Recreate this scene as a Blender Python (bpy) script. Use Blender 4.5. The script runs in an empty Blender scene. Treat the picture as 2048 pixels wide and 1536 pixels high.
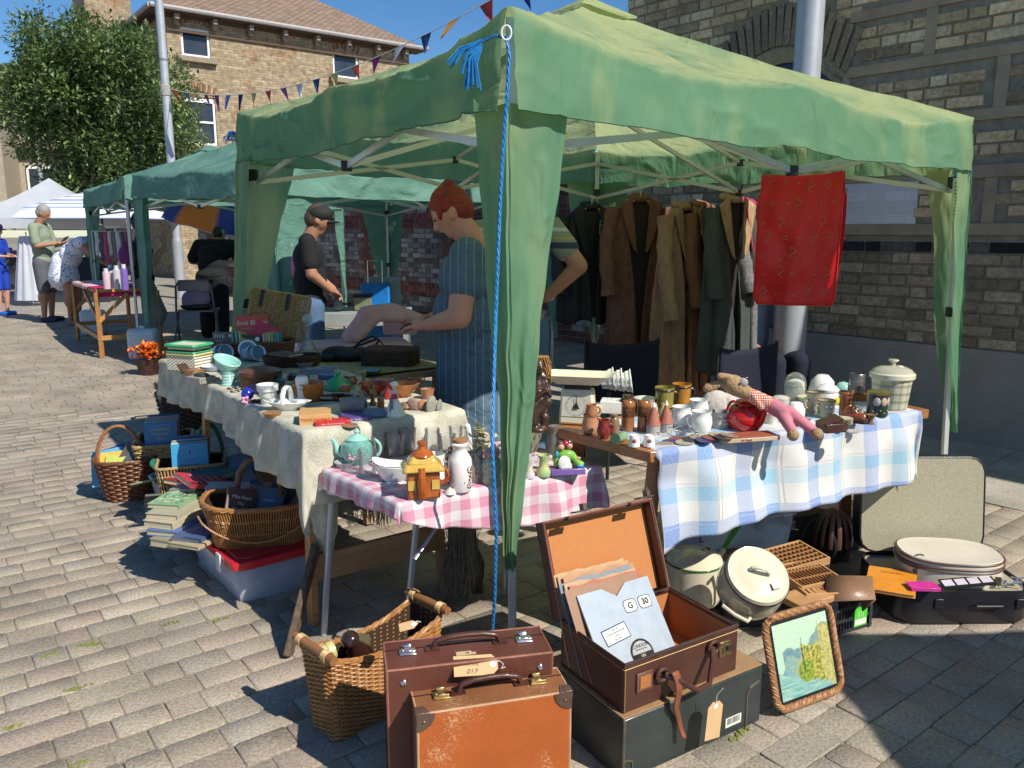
import bpy,math,random
from mathutils import Vector,Matrix,Euler,noise
R=math.radians
random.seed(7)
sc=bpy.context.scene
COL=sc.collection
# ---- camera, sky, sun, exposure
TH=R(10.7);CH=1.36;F=1600.0
cd=bpy.data.cameras.new('camera');cam=bpy.data.objects.new('camera',cd);COL.objects.link(cam)
cam.location=(0,0,CH);cam.rotation_euler=(R(90)-TH,0,0)
cd.sensor_width=36;cd.lens=36*F/2048;cd.clip_start=0.05;cd.clip_end=600
sc.camera=cam
SUN=Vector((0.80,-0.65,1.0)).normalized()
w=bpy.data.worlds.new('World');sc.world=w;w.use_nodes=True
nt=w.node_tree;bg=nt.nodes['Background']
sk=nt.nodes.new('ShaderNodeTexSky');sk.sky_type='NISHITA';sk.sun_disc=False
sk.sun_elevation=math.asin(SUN.z);sk.sun_rotation=math.atan2(SUN.x,SUN.y)
sk.air_density=0.9;sk.dust_density=0.25;sk.ozone_density=4.0
hs_=nt.nodes.new('ShaderNodeHueSaturation');hs_.inputs['Saturation'].default_value=1.22;nt.links.new(sk.outputs[0],hs_.inputs['Color']);nt.links.new(hs_.outputs[0],bg.inputs[0]);bg.inputs[1].default_value=0.095
sl=bpy.data.lights.new('sun','SUN');sl.energy=4.7;sl.angle=R(0.5);sl.color=(1,0.945,0.85)
so=bpy.data.objects.new('sun',sl);COL.objects.link(so);so.rotation_euler=SUN.to_track_quat('Z','Y').to_euler()
sc.view_settings.view_transform='Standard';sc.view_settings.look='None';sc.view_settings.exposure=0.38
sc.cycles.max_bounces=8;sc.cycles.transparent_max_bounces=12
# ---- where a picture ray meets the place
cT,sT=math.cos(TH),math.sin(TH)
def ray(px,py):
 x=(px-1024)/F;y=(768-py)/F
 return Vector((x,cT+y*sT,-sT+y*cT))
def G(px,py,z=0.0):
 d=ray(px,py);s=(z-CH)/d.z
 return Vector((d.x*s,d.y*s,z))
def Q(px,py,Y):
 d=ray(px,py);s=Y/d.y
 return Vector((d.x*s,Y,CH+d.z*s))
 # ---- materials
MC={}
def lin(c):
 return tuple(((v/255)/12.92 if v/255<=.04045 else((v/255+.055)/1.055)**2.4)for v in c)
def nmat(name):
 m=bpy.data.materials.new(name);m.use_nodes=True
 return m,m.node_tree,m.node_tree.nodes['Principled BSDF']
def mk(name,col,rough=.55,metal=0.,col2=None,vs=8.,va=.25,bs=0.,bstr=.2,coat=0.,stretch=(1,1,1),trans=0.,ior=1.45,bdist=.004,alpha=1.,emi=0.):
 """general procedural material: two tones mixed by noise, fine speckle, bump"""
 if name in MC:return MC[name]
 m,t,p=nmat(name);N=t.nodes;L=t.links
 tc=N.new('ShaderNodeTexCoord');mp=N.new('ShaderNodeMapping');mp.inputs['Scale'].default_value=stretch
 L.new(tc.outputs['Object'],mp.inputs[0])
 if col2 is None:col2=tuple(c*(1-va)for c in col)
 nz=N.new('ShaderNodeTexNoise');nz.inputs['Scale'].default_value=vs;nz.inputs['Detail'].default_value=8;nz.inputs['Roughness'].default_value=.65
 L.new(mp.outputs[0],nz.inputs['Vector'])
 rp=N.new('ShaderNodeValToRGB');rp.color_ramp.elements[0].position=.33;rp.color_ramp.elements[1].position=.67
 rp.color_ramp.elements[0].color=(*col2,1);rp.color_ramp.elements[1].color=(*col,1)
 L.new(nz.outputs['Fac'],rp.inputs[0]);L.new(rp.outputs[0],p.inputs['Base Color'])
 p.inputs['Roughness'].default_value=rough;p.inputs['Metallic'].default_value=metal
 rr=N.new('ShaderNodeMapRange');rr.inputs[3].default_value=max(0,rough-.1);rr.inputs[4].default_value=min(1,rough+.12)
 L.new(nz.outputs['Fac'],rr.inputs[0]);L.new(rr.outputs[0],p.inputs['Roughness'])
 p.inputs['Coat Weight'].default_value=coat
 p.inputs['Coat Roughness'].default_value=.08
 p.inputs['Transmission Weight'].default_value=trans;p.inputs['IOR'].default_value=ior
 if emi:p.inputs['Emission Color'].default_value=(*col,1);p.inputs['Emission Strength'].default_value=emi
 if bs:
  n2=N.new('ShaderNodeTexNoise');n2.inputs['Scale'].default_value=bs;n2.inputs['Detail'].default_value=5
  L.new(mp.outputs[0],n2.inputs['Vector'])
  b=N.new('ShaderNodeBump');b.inputs['Strength'].default_value=bstr;b.inputs['Distance'].default_value=bdist
  L.new(n2.outputs['Fac'],b.inputs['Height']);L.new(b.outputs[0],p.inputs['Normal'])
 MC[name]=m;return m
def attr_mat(name,rough=.7,speck=0.,sscale=220.,bs=60.,bstr=.3,coat=0.,attr='col',trl=0.,metal=0,bdist=.004):
 """colour carried by each piece, speckle and bump on top"""
 if name in MC:return MC[name]
 m,t,p=nmat(name);N=t.nodes;L=t.links
 a=N.new('ShaderNodeAttribute');a.attribute_name=attr
 tc=N.new('ShaderNodeTexCoord')
 nz=N.new('ShaderNodeTexNoise');nz.inputs['Scale'].default_value=sscale;nz.inputs['Detail'].default_value=6;nz.inputs['Roughness'].default_value=.7
 L.new(tc.outputs['Object'],nz.inputs['Vector'])
 mr=N.new('ShaderNodeMapRange');mr.inputs[1].default_value=.3;mr.inputs[2].default_value=.7;mr.inputs[3].default_value=1-speck;mr.inputs[4].default_value=1+speck
 L.new(nz.outputs['Fac'],mr.inputs[0])
 n3=N.new('ShaderNodeTexNoise');n3.inputs['Scale'].default_value=3.;n3.inputs['Detail'].default_value=5
 L.new(tc.outputs['Object'],n3.inputs['Vector'])
 m3=N.new('ShaderNodeMapRange');m3.inputs[1].default_value=.3;m3.inputs[2].default_value=.7;m3.inputs[3].default_value=1-speck*.6;m3.inputs[4].default_value=1+speck*.5
 L.new(n3.outputs['Fac'],m3.inputs[0])
 mu=N.new('ShaderNodeMath');mu.operation='MULTIPLY';L.new(mr.outputs[0],mu.inputs[0]);L.new(m3.outputs[0],mu.inputs[1])
 vm=N.new('ShaderNodeVectorMath');vm.operation='SCALE'
 L.new(a.outputs['Color'],vm.inputs[0]);L.new(mu.outputs[0],vm.inputs['Scale']);L.new(vm.outputs[0],p.inputs['Base Color'])
 p.inputs['Roughness'].default_value=rough;p.inputs['Coat Weight'].default_value=coat;p.inputs['Metallic'].default_value=metal
 n2=N.new('ShaderNodeTexNoise');n2.inputs['Scale'].default_value=bs;n2.inputs['Detail'].default_value=6
 L.new(tc.outputs['Object'],n2.inputs['Vector'])
 b=N.new('ShaderNodeBump');b.inputs['Strength'].default_value=bstr;b.inputs['Distance'].default_value=bdist
 L.new(n2.outputs['Fac'],b.inputs['Height']);L.new(b.outputs[0],p.inputs['Normal'])
 MC[name]=m;return m
def cloth_mat(name,col,col2,trl=.35,vs=3.,stretch=(1,1,1),bs=9.,bstr=.5,fine=0.,rough=.75,crease=True,bdist=.02,bleach=0.):
 """thin cloth that lets some sun through, with creases"""
 if name in MC:return MC[name]
 m,t,p=nmat(name);N=t.nodes;L=t.links;out=N['Material Output']
 tc=N.new('ShaderNodeTexCoord');mp=N.new('ShaderNodeMapping');mp.inputs['Scale'].default_value=stretch
 L.new(tc.outputs['Object'],mp.inputs[0])
 nz=N.new('ShaderNodeTexNoise');nz.inputs['Scale'].default_value=vs;nz.inputs['Detail'].default_value=6;nz.inputs['Distortion'].default_value=.6
 L.new(mp.outputs[0],nz.inputs['Vector'])
 rp=N.new('ShaderNodeValToRGB');rp.color_ramp.elements[0].position=.42;rp.color_ramp.elements[1].position=.68
 rp.color_ramp.elements[0].color=(*col,1);rp.color_ramp.elements[1].color=(*col2,1)
 if bleach:
  at=N.new('ShaderNodeAttribute');at.attribute_name='col';ma=N.new('ShaderNodeMath');ma.operation='MULTIPLY_ADD';ma.inputs[1].default_value=bleach
  L.new(at.outputs['Fac'],ma.inputs[0]);L.new(nz.outputs['Fac'],ma.inputs[2]);L.new(ma.outputs[0],rp.inputs[0]);rp.color_ramp.elements[0].position=.52;rp.color_ramp.elements[1].position=.80
 else:L.new(nz.outputs['Fac'],rp.inputs[0])
 L.new(rp.outputs[0],p.inputs['Base Color']);p.inputs['Roughness'].default_value=rough
 cr=N.new('ShaderNodeTexNoise');cr.noise_type='RIDGED_MULTIFRACTAL' if crease else 'FBM'
 cr.inputs['Scale'].default_value=bs;cr.inputs['Detail'].default_value=3;cr.inputs['Distortion'].default_value=.8
 L.new(mp.outputs[0],cr.inputs['Vector'])
 b=N.new('ShaderNodeBump');b.inputs['Strength'].default_value=bstr;b.inputs['Distance'].default_value=bdist
 L.new(cr.outputs['Fac'],b.inputs['Height'])
 if crease and bs:
  c2_=N.new('ShaderNodeTexNoise');c2_.noise_type='RIDGED_MULTIFRACTAL';c2_.inputs['Scale'].default_value=bs*3.1;c2_.inputs['Detail'].default_value=2;c2_.inputs['Distortion'].default_value=1.2
  L.new(mp.outputs[0],c2_.inputs['Vector']);b2=N.new('ShaderNodeBump');b2.inputs['Strength'].default_value=bstr*.55;b2.inputs['Distance'].default_value=bdist*.4
  L.new(c2_.outputs['Fac'],b2.inputs['Height']);L.new(b.outputs[0],b2.inputs['Normal']);b=b2
 L.new(b.outputs[0],p.inputs['Normal'])
 tr=N.new('ShaderNodeBsdfTranslucent');L.new(rp.outputs[0],tr.inputs[0]);L.new(b.outputs[0],tr.inputs['Normal'])
 mx=N.new('ShaderNodeMixShader');mx.inputs[0].default_value=trl
 L.new(p.outputs[0],mx.inputs[1]);L.new(tr.outputs[0],mx.inputs[2]);L.new(mx.outputs[0],out.inputs[0])
 MC[name]=m;return m
def glass(name,col=(1,1,1),rough=.02,alpha=.25):
 """thin glass: clear with a coloured body and a sharp gloss"""
 if name in MC:return MC[name]
 m,t,p=nmat(name);N=t.nodes;L=t.links;out=N['Material Output']
 gl=N.new('ShaderNodeBsdfGlossy');gl.inputs['Roughness'].default_value=rough
 tp=N.new('ShaderNodeBsdfTransparent');tp.inputs[0].default_value=(*col,1)
 df=N.new('ShaderNodeBsdfPrincipled');df.inputs['Base Color'].default_value=(*[c*.8 for c in col],1);df.inputs['Roughness'].default_value=.1
 lw=N.new('ShaderNodeLayerWeight');lw.inputs[0].default_value=.35
 m1=N.new('ShaderNodeMixShader');m1.inputs[0].default_value=alpha
 L.new(tp.outputs[0],m1.inputs[1]);L.new(df.outputs[0],m1.inputs[2])
 m2=N.new('ShaderNodeMixShader');mm=N.new('ShaderNodeMath');mm.operation='MULTIPLY';mm.inputs[1].default_value=.7
 L.new(lw.outputs['Fresnel'],mm.inputs[0]);L.new(mm.outputs[0],m2.inputs[0])
 L.new(m1.outputs[0],m2.inputs[1]);L.new(gl.outputs[0],m2.inputs[2]);L.new(m2.outputs[0],out.inputs[0])
 MC[name]=m;return m
def fn_mat(name,build,rough=.8,trl=0.,bs=0.,bstr=.3,metal=0.,bdist=.003):
 """cloth or paper whose pattern is drawn from the flat coordinates 'pc' of the sheet"""
 if name in MC:return MC[name]
 m,t,p=nmat(name);N=t.nodes;L=t.links
 a=N.new('ShaderNodeAttribute');a.attribute_name='pc'
 sx=N.new('ShaderNodeSeparateXYZ');L.new(a.outputs['Vector'],sx.inputs[0])
 def wave(axis,period,duty,off=0.):
  d=N.new('ShaderNodeMath');d.operation='MULTIPLY_ADD';d.inputs[1].default_value=1/period;d.inputs[2].default_value=off+100
  L.new(sx.outputs[axis],d.inputs[0])
  f=N.new('ShaderNodeMath');f.operation='FRACT';L.new(d.outputs[0],f.inputs[0])
  g=N.new('ShaderNodeMath');g.operation='LESS_THAN';g.inputs[1].default_value=duty;L.new(f.outputs[0],g.inputs[0])
  return g.outputs[0]
 def mix(fac,a_,b_,mode='MIX'):
  x=N.new('ShaderNodeMix');x.data_type='RGBA';x.blend_type=mode
  for sock,v in((x.inputs['Factor'],fac),(x.inputs[6],a_),(x.inputs[7],b_)):
   if isinstance(v,bpy.types.NodeSocket):L.new(v,sock)
   elif isinstance(v,(int,float)):sock.default_value=v
   else:sock.default_value=(*v,1)
  return x.outputs[2]
 def nz(scale,lo=.35,hi=.65,st=(1,1,1),detail=4):
  q=N.new('ShaderNodeTexNoise');q.inputs['Scale'].default_value=scale;q.inputs['Detail'].default_value=detail
  mp=N.new('ShaderNodeMapping');mp.inputs['Scale'].default_value=st;L.new(a.outputs['Vector'],mp.inputs[0]);L.new(mp.outputs[0],q.inputs['Vector'])
  r=N.new('ShaderNodeMapRange');r.inputs[1].default_value=lo;r.inputs[2].default_value=hi;L.new(q.outputs['Fac'],r.inputs[0])
  return r.outputs[0]
 c=build(wave,mix,nz)
 L.new(c,p.inputs['Base Color']);p.inputs['Roughness'].default_value=rough;p.inputs['Metallic'].default_value=metal
 if bs:
  n2=N.new('ShaderNodeTexNoise');n2.inputs['Scale'].default_value=bs;n2.inputs['Detail'].default_value=4
  L.new(a.outputs['Vector'],n2.inputs['Vector'])
  b=N.new('ShaderNodeBump');b.inputs['Strength'].default_value=bstr;b.inputs['Distance'].default_value=bdist
  L.new(n2.outputs['Fac'],b.inputs['Height']);L.new(b.outputs[0],p.inputs['Normal'])
 if trl:
  out=N['Material Output'];tr=N.new('ShaderNodeBsdfTranslucent');L.new(c,tr.inputs[0])
  mx=N.new('ShaderNodeMixShader');mx.inputs[0].default_value=trl
  L.new(p.outputs[0],mx.inputs[1]);L.new(tr.outputs[0],mx.inputs[2]);L.new(mx.outputs[0],out.inputs[0])
 MC[name]=m;return m
 # ---- objects
def T(name,label,cat,loc=(0,0,0),rz=0.,group=None,rot=None,kind=None):
 o=bpy.data.objects.new(name,None);COL.objects.link(o);o.empty_display_size=.05
 o.location=loc;o.rotation_euler=rot if rot else(0,0,rz)
 return tag(o,label,cat,group,kind)
def tag(o,label=None,cat=None,group=None,kind=None):
 if label:o['label']=label
 if cat:o['category']=cat
 if group:o['group']=group
 if kind:o['kind']=kind
 return o
def tree_copy(src,loc,rot=None,label=None,group=None,parent=None,scale=None):
 o=src.copy();COL.objects.link(o)
 if parent is None:
  o.location=loc
  if rot is not None:o.rotation_euler=rot
  if label:o['label']=label
  if group:o['group']=group
  if scale:o.scale=scale
 else:o.parent=parent
 for ch in list(src.children):tree_copy(ch,None,parent=o)
 return o
class MB:
 def __init__(s):s.v=[];s.f=[];s.m=[];s.u=[];s.c=[];s.X=Matrix.Identity(4);s.mi=0;s.col=(1,1,1)
 def add(s,vs,fs,uv=None,cols=None):
  o=len(s.v);s.v+=[tuple(s.X@Vector(v))for v in vs]
  s.f+=[tuple(i+o for i in f)for f in fs];s.m+=[s.mi]*len(fs)
  s.u+=uv if uv else[tuple(v)for v in vs]
  s.c+=cols if cols else[s.col]*len(vs)
  return s
 def at(s,loc=(0,0,0),rot=(0,0,0),sc_=(1,1,1)):
  s.X=Matrix.Translation(loc)@Euler(rot).to_matrix().to_4x4()@Matrix.Diagonal((*sc_,1));return s
 def box(s,c,d,taper=1.):
  x,y,z=d[0]/2,d[1]/2,d[2]/2
  vs=[(c[0]+i*x*(taper if k>0 else 1),c[1]+j*y*(taper if k>0 else 1),c[2]+k*z)for k in(-1,1)for j in(-1,1)for i in(-1,1)]
  return s.add(vs,[(0,2,3,1),(4,5,7,6),(0,1,5,4),(2,6,7,3),(0,4,6,2),(1,3,7,5)])
 def beam(s,p0,p1,w,h,up=(0,0,1)):
  p0=Vector(p0);p1=Vector(p1);d=(p1-p0);L_=d.length;d.normalize()
  a=d.cross(Vector(up))
  if a.length<1e-4:a=d.cross(Vector((1,0,0)))
  a.normalize();b=a.cross(d)
  vs=[p+a*i*w/2+b*j*h/2 for p in(p0,p1)for j in(-1,1)for i in(-1,1)]
  return s.add(vs,[(0,2,3,1),(4,5,7,6),(0,1,5,4),(2,6,7,3),(0,4,6,2),(1,3,7,5)])
 def lathe(s,prof,n=24,c=(0,0,0),sx=1.,sy=1.,flute=0,fa=0.):
  vs=[];fs=[]
  for(r,z)in prof:
   for i in range(n):
    a=2*math.pi*i/n;q=r*(1+fa*math.cos(flute*a))if flute else r
    vs.append((c[0]+q*math.cos(a)*sx,c[1]+q*math.sin(a)*sy,c[2]+z))
  for k in range(len(prof)-1):
   for i in range(n):
    j=(i+1)%n;fs.append((k*n+i,k*n+j,(k+1)*n+j,(k+1)*n+i))
  if prof[0][0]>1e-5:fs.append(tuple(range(n-1,-1,-1)))
  if prof[-1][0]>1e-5:fs.append(tuple((len(prof)-1)*n+i for i in range(n)))
  return s.add(vs,fs)
 def ell(s,c,r,n=16,m=10,rot=None):
  if isinstance(r,(int,float)):r=(r,r,r)
  q=Euler(rot).to_matrix()if rot else None
  vs=[(0,0,-1)];fs=[]
  for k in range(1,m):
   t=math.pi*k/m
   for i in range(n):a=2*math.pi*i/n;vs.append((math.sin(t)*math.cos(a),math.sin(t)*math.sin(a),-math.cos(t)))
  vs.append((0,0,1));e=len(vs)-1
  for i in range(n):
   j=(i+1)%n;fs.append((0,1+j,1+i));fs.append((e,1+(m-2)*n+i,1+(m-2)*n+j))
   for k in range(m-2):fs.append((1+k*n+i,1+k*n+j,1+(k+1)*n+j,1+(k+1)*n+i))
  out=[]
  for v in vs:
   p=Vector((v[0]*r[0],v[1]*r[1],v[2]*r[2]))
   if q:p=q@p
   out.append(tuple(p+Vector(c)))
  return s.add(out,fs)
 def tube(s,pts,r,n=6,closed=False,flat=1.):
  pts=[Vector(p)for p in pts];N_=len(pts);vs=[];fs=[];prev=None
  for i,p in enumerate(pts):
   if closed:d=pts[(i+1)%N_]-pts[i-1]
   else:d=pts[min(i+1,N_-1)]-pts[max(i-1,0)]
   if d.length<1e-9:d=Vector((0,0,1))
   d.normalize()
   if prev is None:
    a=d.cross(Vector((0,0,1)))
    if a.length<.05:a=d.cross(Vector((1,0,0)))
   else:a=prev-d*prev.dot(d)
   a.normalize();prev=a;b=a.cross(d);q=r[i]if isinstance(r,(list,tuple))else r
   for k in range(n):
    t=2*math.pi*k/n;vs.append(p+a*q*math.cos(t)+b*q*flat*math.sin(t))
  M_=N_ if closed else N_-1
  for i in range(M_):
   for k in range(n):
    l=(k+1)%n;j=(i+1)%N_;fs.append((i*n+k,j*n+k,j*n+l,i*n+l))
  if not closed:fs.append(tuple(range(n)));fs.append(tuple((N_-1)*n+k for k in range(n-1,-1,-1)))
  return s.add(vs,fs)
 def grid(s,nu,nv,fn,uvf=None,colf=None):
  vs=[];uv=[];cs=[]
  for j in range(nv+1):
   for i in range(nu+1):
    u=i/nu;v=j/nv;vs.append(tuple(fn(u,v)));uv.append(tuple(uvf(u,v))if uvf else(u,v,0));cs.append(colf(u,v)if colf else s.col)
  fs=[(j*(nu+1)+i,j*(nu+1)+i+1,(j+1)*(nu+1)+i+1,(j+1)*(nu+1)+i)for j in range(nv)for i in range(nu)]
  return s.add(vs,fs,uv,cs)
 def prism(s,poly,z0,z1):
  n=len(poly);vs=[(x,y,z0)for x,y in poly]+[(x,y,z1)for x,y in poly]
  return s.add(vs,[tuple(range(n-1,-1,-1)),tuple(range(n,2*n))]+[(i,(i+1)%n,n+(i+1)%n,n+i)for i in range(n)])
 def handle(s,c,r,rad,a0=-90,a1=90,ax='x',n=12,sz=1.,k=6):
  """C-shaped handle bulging along +x from c"""
  pts=[]
  for i in range(n+1):
   a=R(a0+(a1-a0)*i/n);pts.append((c[0]+r*math.cos(a),c[1],c[2]+r*sz*math.sin(a)))
  if ax=='y':pts=[(c[0],c[1]+p[0]-c[0],p[2])for p in pts]
  return s.tube(pts,rad,k)
 def build(s,name,mat,parent=None,smooth=35,bevel=0.,solid=0.,sub=0,loc=None,rot=None,bseg=2):
  me=bpy.data.meshes.new(name);me.from_pydata(s.v,[],s.f)
  for m_ in(mat if isinstance(mat,(list,tuple))else[mat]):me.materials.append(m_)
  me.polygons.foreach_set('material_index',s.m)
  a=me.attributes.new('pc','FLOAT_VECTOR','POINT');a.data.foreach_set('vector',[x for u in s.u for x in(u if len(u)==3 else(*u,0))])
  a=me.attributes.new('col','FLOAT_COLOR','POINT');a.data.foreach_set('color',[x for c in s.c for x in(*c,1)])
  me.update();me.validate()
  if smooth:me.shade_smooth();me.set_sharp_from_angle(angle=R(smooth))
  o=bpy.data.objects.new(name,me);COL.objects.link(o)
  if bevel:b=o.modifiers.new('b','BEVEL');b.width=bevel;b.segments=bseg;b.limit_method='ANGLE';b.angle_limit=R(40)
  if solid:b=o.modifiers.new('s','SOLIDIFY');b.thickness=solid;b.offset=0
  if sub:b=o.modifiers.new('u','SUBSURF');b.levels=sub;b.render_levels=sub
  if parent:o.parent=parent
  if loc is not None:o.location=loc
  if rot is not None:o.rotation_euler=rot
  return o
def blob(name,prims,mat,parent=None,voxel=.01,it=4,fac=.6):
 """one continuous skin grown over tapered limbs and masses"""
 mb=MB()
 for p in prims:
  if p[0]=='c':
   _,a,b,r0,r1=p;a=Vector(a);b=Vector(b);d=b-a;L_=max(d.length,1e-4)
   q=d.to_track_quat('Z','Y').to_matrix().to_4x4();mb.X=Matrix.Translation(a)@q
   prof=[(1e-6,-r0)]+[(r0*math.sin(t),-r0*math.cos(t))for t in(.4,.8,1.2)]+[(r0,0),(r1,L_)]+[(r1*math.cos(t),L_+r1*math.sin(t))for t in(.4,.8,1.2)]+[(1e-6,L_+r1)]
   mb.lathe(prof,14);mb.X=Matrix.Identity(4)
  else:
   mb.ell(p[1],p[2],16,12,p[3]if len(p)>3 else None)
 me=bpy.data.meshes.new('t');me.from_pydata(mb.v,[],mb.f);t=bpy.data.objects.new('t',me);COL.objects.link(t)
 r=t.modifiers.new('r','REMESH');r.mode='VOXEL';r.voxel_size=voxel;r.use_smooth_shade=True
 if it:m_=t.modifiers.new('m','SMOOTH');m_.factor=fac;m_.iterations=it
 dg=bpy.context.evaluated_depsgraph_get();dg.update()
 nm=bpy.data.meshes.new_from_object(t.evaluated_get(dg));nm.name=name
 bpy.data.objects.remove(t);nm.materials.clear();nm.materials.append(mat)
 a=nm.attributes.new('pc','FLOAT_VECTOR','POINT')
 buf=[0.]*(3*len(nm.vertices));nm.vertices.foreach_get('co',buf);a.data.foreach_set('vector',buf)
 nm.shade_smooth()
 o=bpy.data.objects.new(name,nm);COL.objects.link(o)
 if parent:o.parent=parent
 return o
def text(s,size,mat,parent,loc,rot,name='lettering',ext=.0006,align='CENTER',shear=0.,sx=1.,bold=0.):
 c=bpy.data.curves.new('t','FONT');c.body=s;c.size=size;c.extrude=ext;c.align_x=align;c.align_y='CENTER';c.shear=shear;c.offset=bold
 c.resolution_u=3
 t=bpy.data.objects.new('t',c);COL.objects.link(t)
 dg=bpy.context.evaluated_depsgraph_get();dg.update()
 me=bpy.data.meshes.new_from_object(t.evaluated_get(dg));me.name=name;bpy.data.objects.remove(t)
 me.materials.clear();me.materials.append(mat)
 o=bpy.data.objects.new(name,me);COL.objects.link(o);o.parent=parent;o.location=loc;o.rotation_euler=rot;o.scale=(sx,1,1)
 return o
def solo(mb,name,mat,label,cat,loc=(0,0,0),rz=0.,group=None,**k):
 o=mb.build(name,mat,None,**k);o.location=loc
 o.rotation_euler=(0,0,rz)if isinstance(rz,(int,float))else rz
 return tag(o,label,cat,group)
 # ==== SETTING
XW=Vector((.65,-.76,0)).normalized();NW=Vector((.76,.65,0)).normalized()
ROW=-XW
WP=Vector((3.0,5.15,0));RZW=math.atan2(XW.y,XW.x)
# --- ground sheet and block paving
m,t,p=nmat('joint_sand');p.inputs['Base Color'].default_value=(.23,.19,.135,1);p.inputs['Roughness'].default_value=.95
g=MB();g.grid(2,2,lambda u,v:(-150+300*u,-60+300*v,-.0042))
tag(g.build('ground',m,smooth=0),kind='structure')
far=MB();fm=mk('far_paving',(.30,.275,.235),.9,vs=3,va=.25,bs=60,bstr=.3)
for(a,b,c_,d)in((-60,14,60,120),(-60,-20,-10,14),(6,-20,60,14),(-10,-20,6,.6)):
 far.add([(a,b,-.004),(c_,b,-.004),(c_,d,-.004),(a,d,-.004)],[(0,1,2,3)])
tag(far.build('far_paving',fm,smooth=0),kind='structure')
pv=MB();rnd=random.Random(3)
PU=Vector((.795,.607,0));PVV=Vector((-.607,.795,0))
pal=[(.325,.272,.205),(.315,.262,.198),(.33,.28,.21),(.30,.258,.20),(.33,.265,.205),(.315,.255,.20),(.305,.265,.21),(.33,.28,.208)]
rowh=.110;v=-9.;ri=0
def inside(x,y):
 return-10<x<6 and .6<y<14
while v<22:
 u=-14.+rnd.random()*.2
 while u<16:
  ln=rnd.choice((.10,.145,.145,.19,.22))
  cpt=PU*(u+ln/2)+PVV*(v+rowh/2)
  vis=inside(cpt.x,cpt.y)and(cpt-WP).dot(NW)<1.9 and abs(cpt.x)<.72*cpt.y+.8
  if vis:
   c0=rnd.choice(pal);k=rnd.uniform(.92,1.05);col=tuple(q*k for q in c0)
   j=.0012;e=.0045 if cpt.y<5 else .004;dz=rnd.uniform(-.0015,.0015);sk_=rnd.uniform(-.0018,.0018)
   a,b=u+j,u+ln-j;c_,d=v+j,v+rowh-j
   if cpt.y<6:
    ring=[]
    for(uu,vv,su,sv)in((a,c_,1,1),(b,c_,-1,1),(b,d,-1,-1),(a,d,1,-1)):
     cc=e*rnd.uniform(.8,2.2)
     if su*sv>0:ring+=[(uu,vv+sv*cc,su,sv),(uu+su*cc,vv,su,sv)]
     else:ring+=[(uu+su*cc,vv,su,sv),(uu,vv+sv*cc,su,sv)]
    pts=[]
    for(uu,vv,su,sv)in ring:pts.append(PU*uu+PVV*vv+Vector((0,0,-.014)))
    for(uu,vv,su,sv)in ring:pts.append(PU*uu+PVV*vv+Vector((0,0,dz-.0028)))
    for(uu,vv,su,sv)in ring:pts.append(PU*(uu+su*e*.6)+PVV*(vv+sv*e*.6)+Vector((0,0,dz+sk_)))
    fs=[(i,(i+1)%8,8+(i+1)%8,8+i)for i in range(8)]+[(8+i,8+(i+1)%8,16+(i+1)%8,16+i)for i in range(8)]+[tuple(range(16,24))]
   else:
    pts=[PU*x+PVV*y+Vector((0,0,-.014))for x,y in((a,c_),(b,c_),(b,d),(a,d))]+[PU*x+PVV*y+Vector((0,0,dz))for x,y in((a+e/2,c_+e/2),(b-e/2,c_+e/2),(b-e/2,d-e/2),(a+e/2,d-e/2))]
    fs=[(0,1,5,4),(1,2,6,5),(2,3,7,6),(3,0,4,7),(4,5,6,7)]
   pv.add(pts,fs,cols=[col]*len(pts))
  u+=ln
 v+=rowh
pm=attr_mat('paver',.88,.42,110.,110.,.8,bdist=.004)
tag(pv.build('paving',pm,smooth=50),kind='structure')
sb=MB()
for i in range(14):
 for j_ in range(2):
  o_=WP+XW*(-3.4+i*.62)-NW*(.62*(j_+1))
  q=[o_+XW*.004+NW*.004,o_+XW*.614+NW*.004,o_+XW*.614+NW*.612,o_+XW*.004+NW*.612]
  k=rnd.uniform(.9,1.08);sb.col=(.36*k,.33*k,.27*k)
  sb.add([(a.x,a.y,.004)for a in q]+[(a.x,a.y,-.01)for a in q],[(0,1,2,3),(4,5,1,0),(5,6,2,1),(6,7,3,2),(7,4,0,3)])
tag(sb.build('pavement',pm,smooth=0),kind='structure')
ms=MB();mcol=mk('moss',(.22,.24,.05),.95,col2=(.12,.15,.03),vs=60)
for(px,py)in((170,1290),(195,1288),(150,1378),(152,1530),(440,1240),(1260,1480),(1475,1475),(1485,1462),(100,1310),(345,1245),(24,1455)):
 c0=G(px,py)
 for k in range(22):
  q=c0+PU*rnd.gauss(0,.016)+PVV*rnd.gauss(0,.006);r_=rnd.uniform(.002,.006)
  ms.ell((q.x,q.y,.001),(r_,r_,r_*.6),6,4)
tag(ms.build('moss',mcol),kind='stuff',label='yellow green moss tufts in the paving joints')
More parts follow.
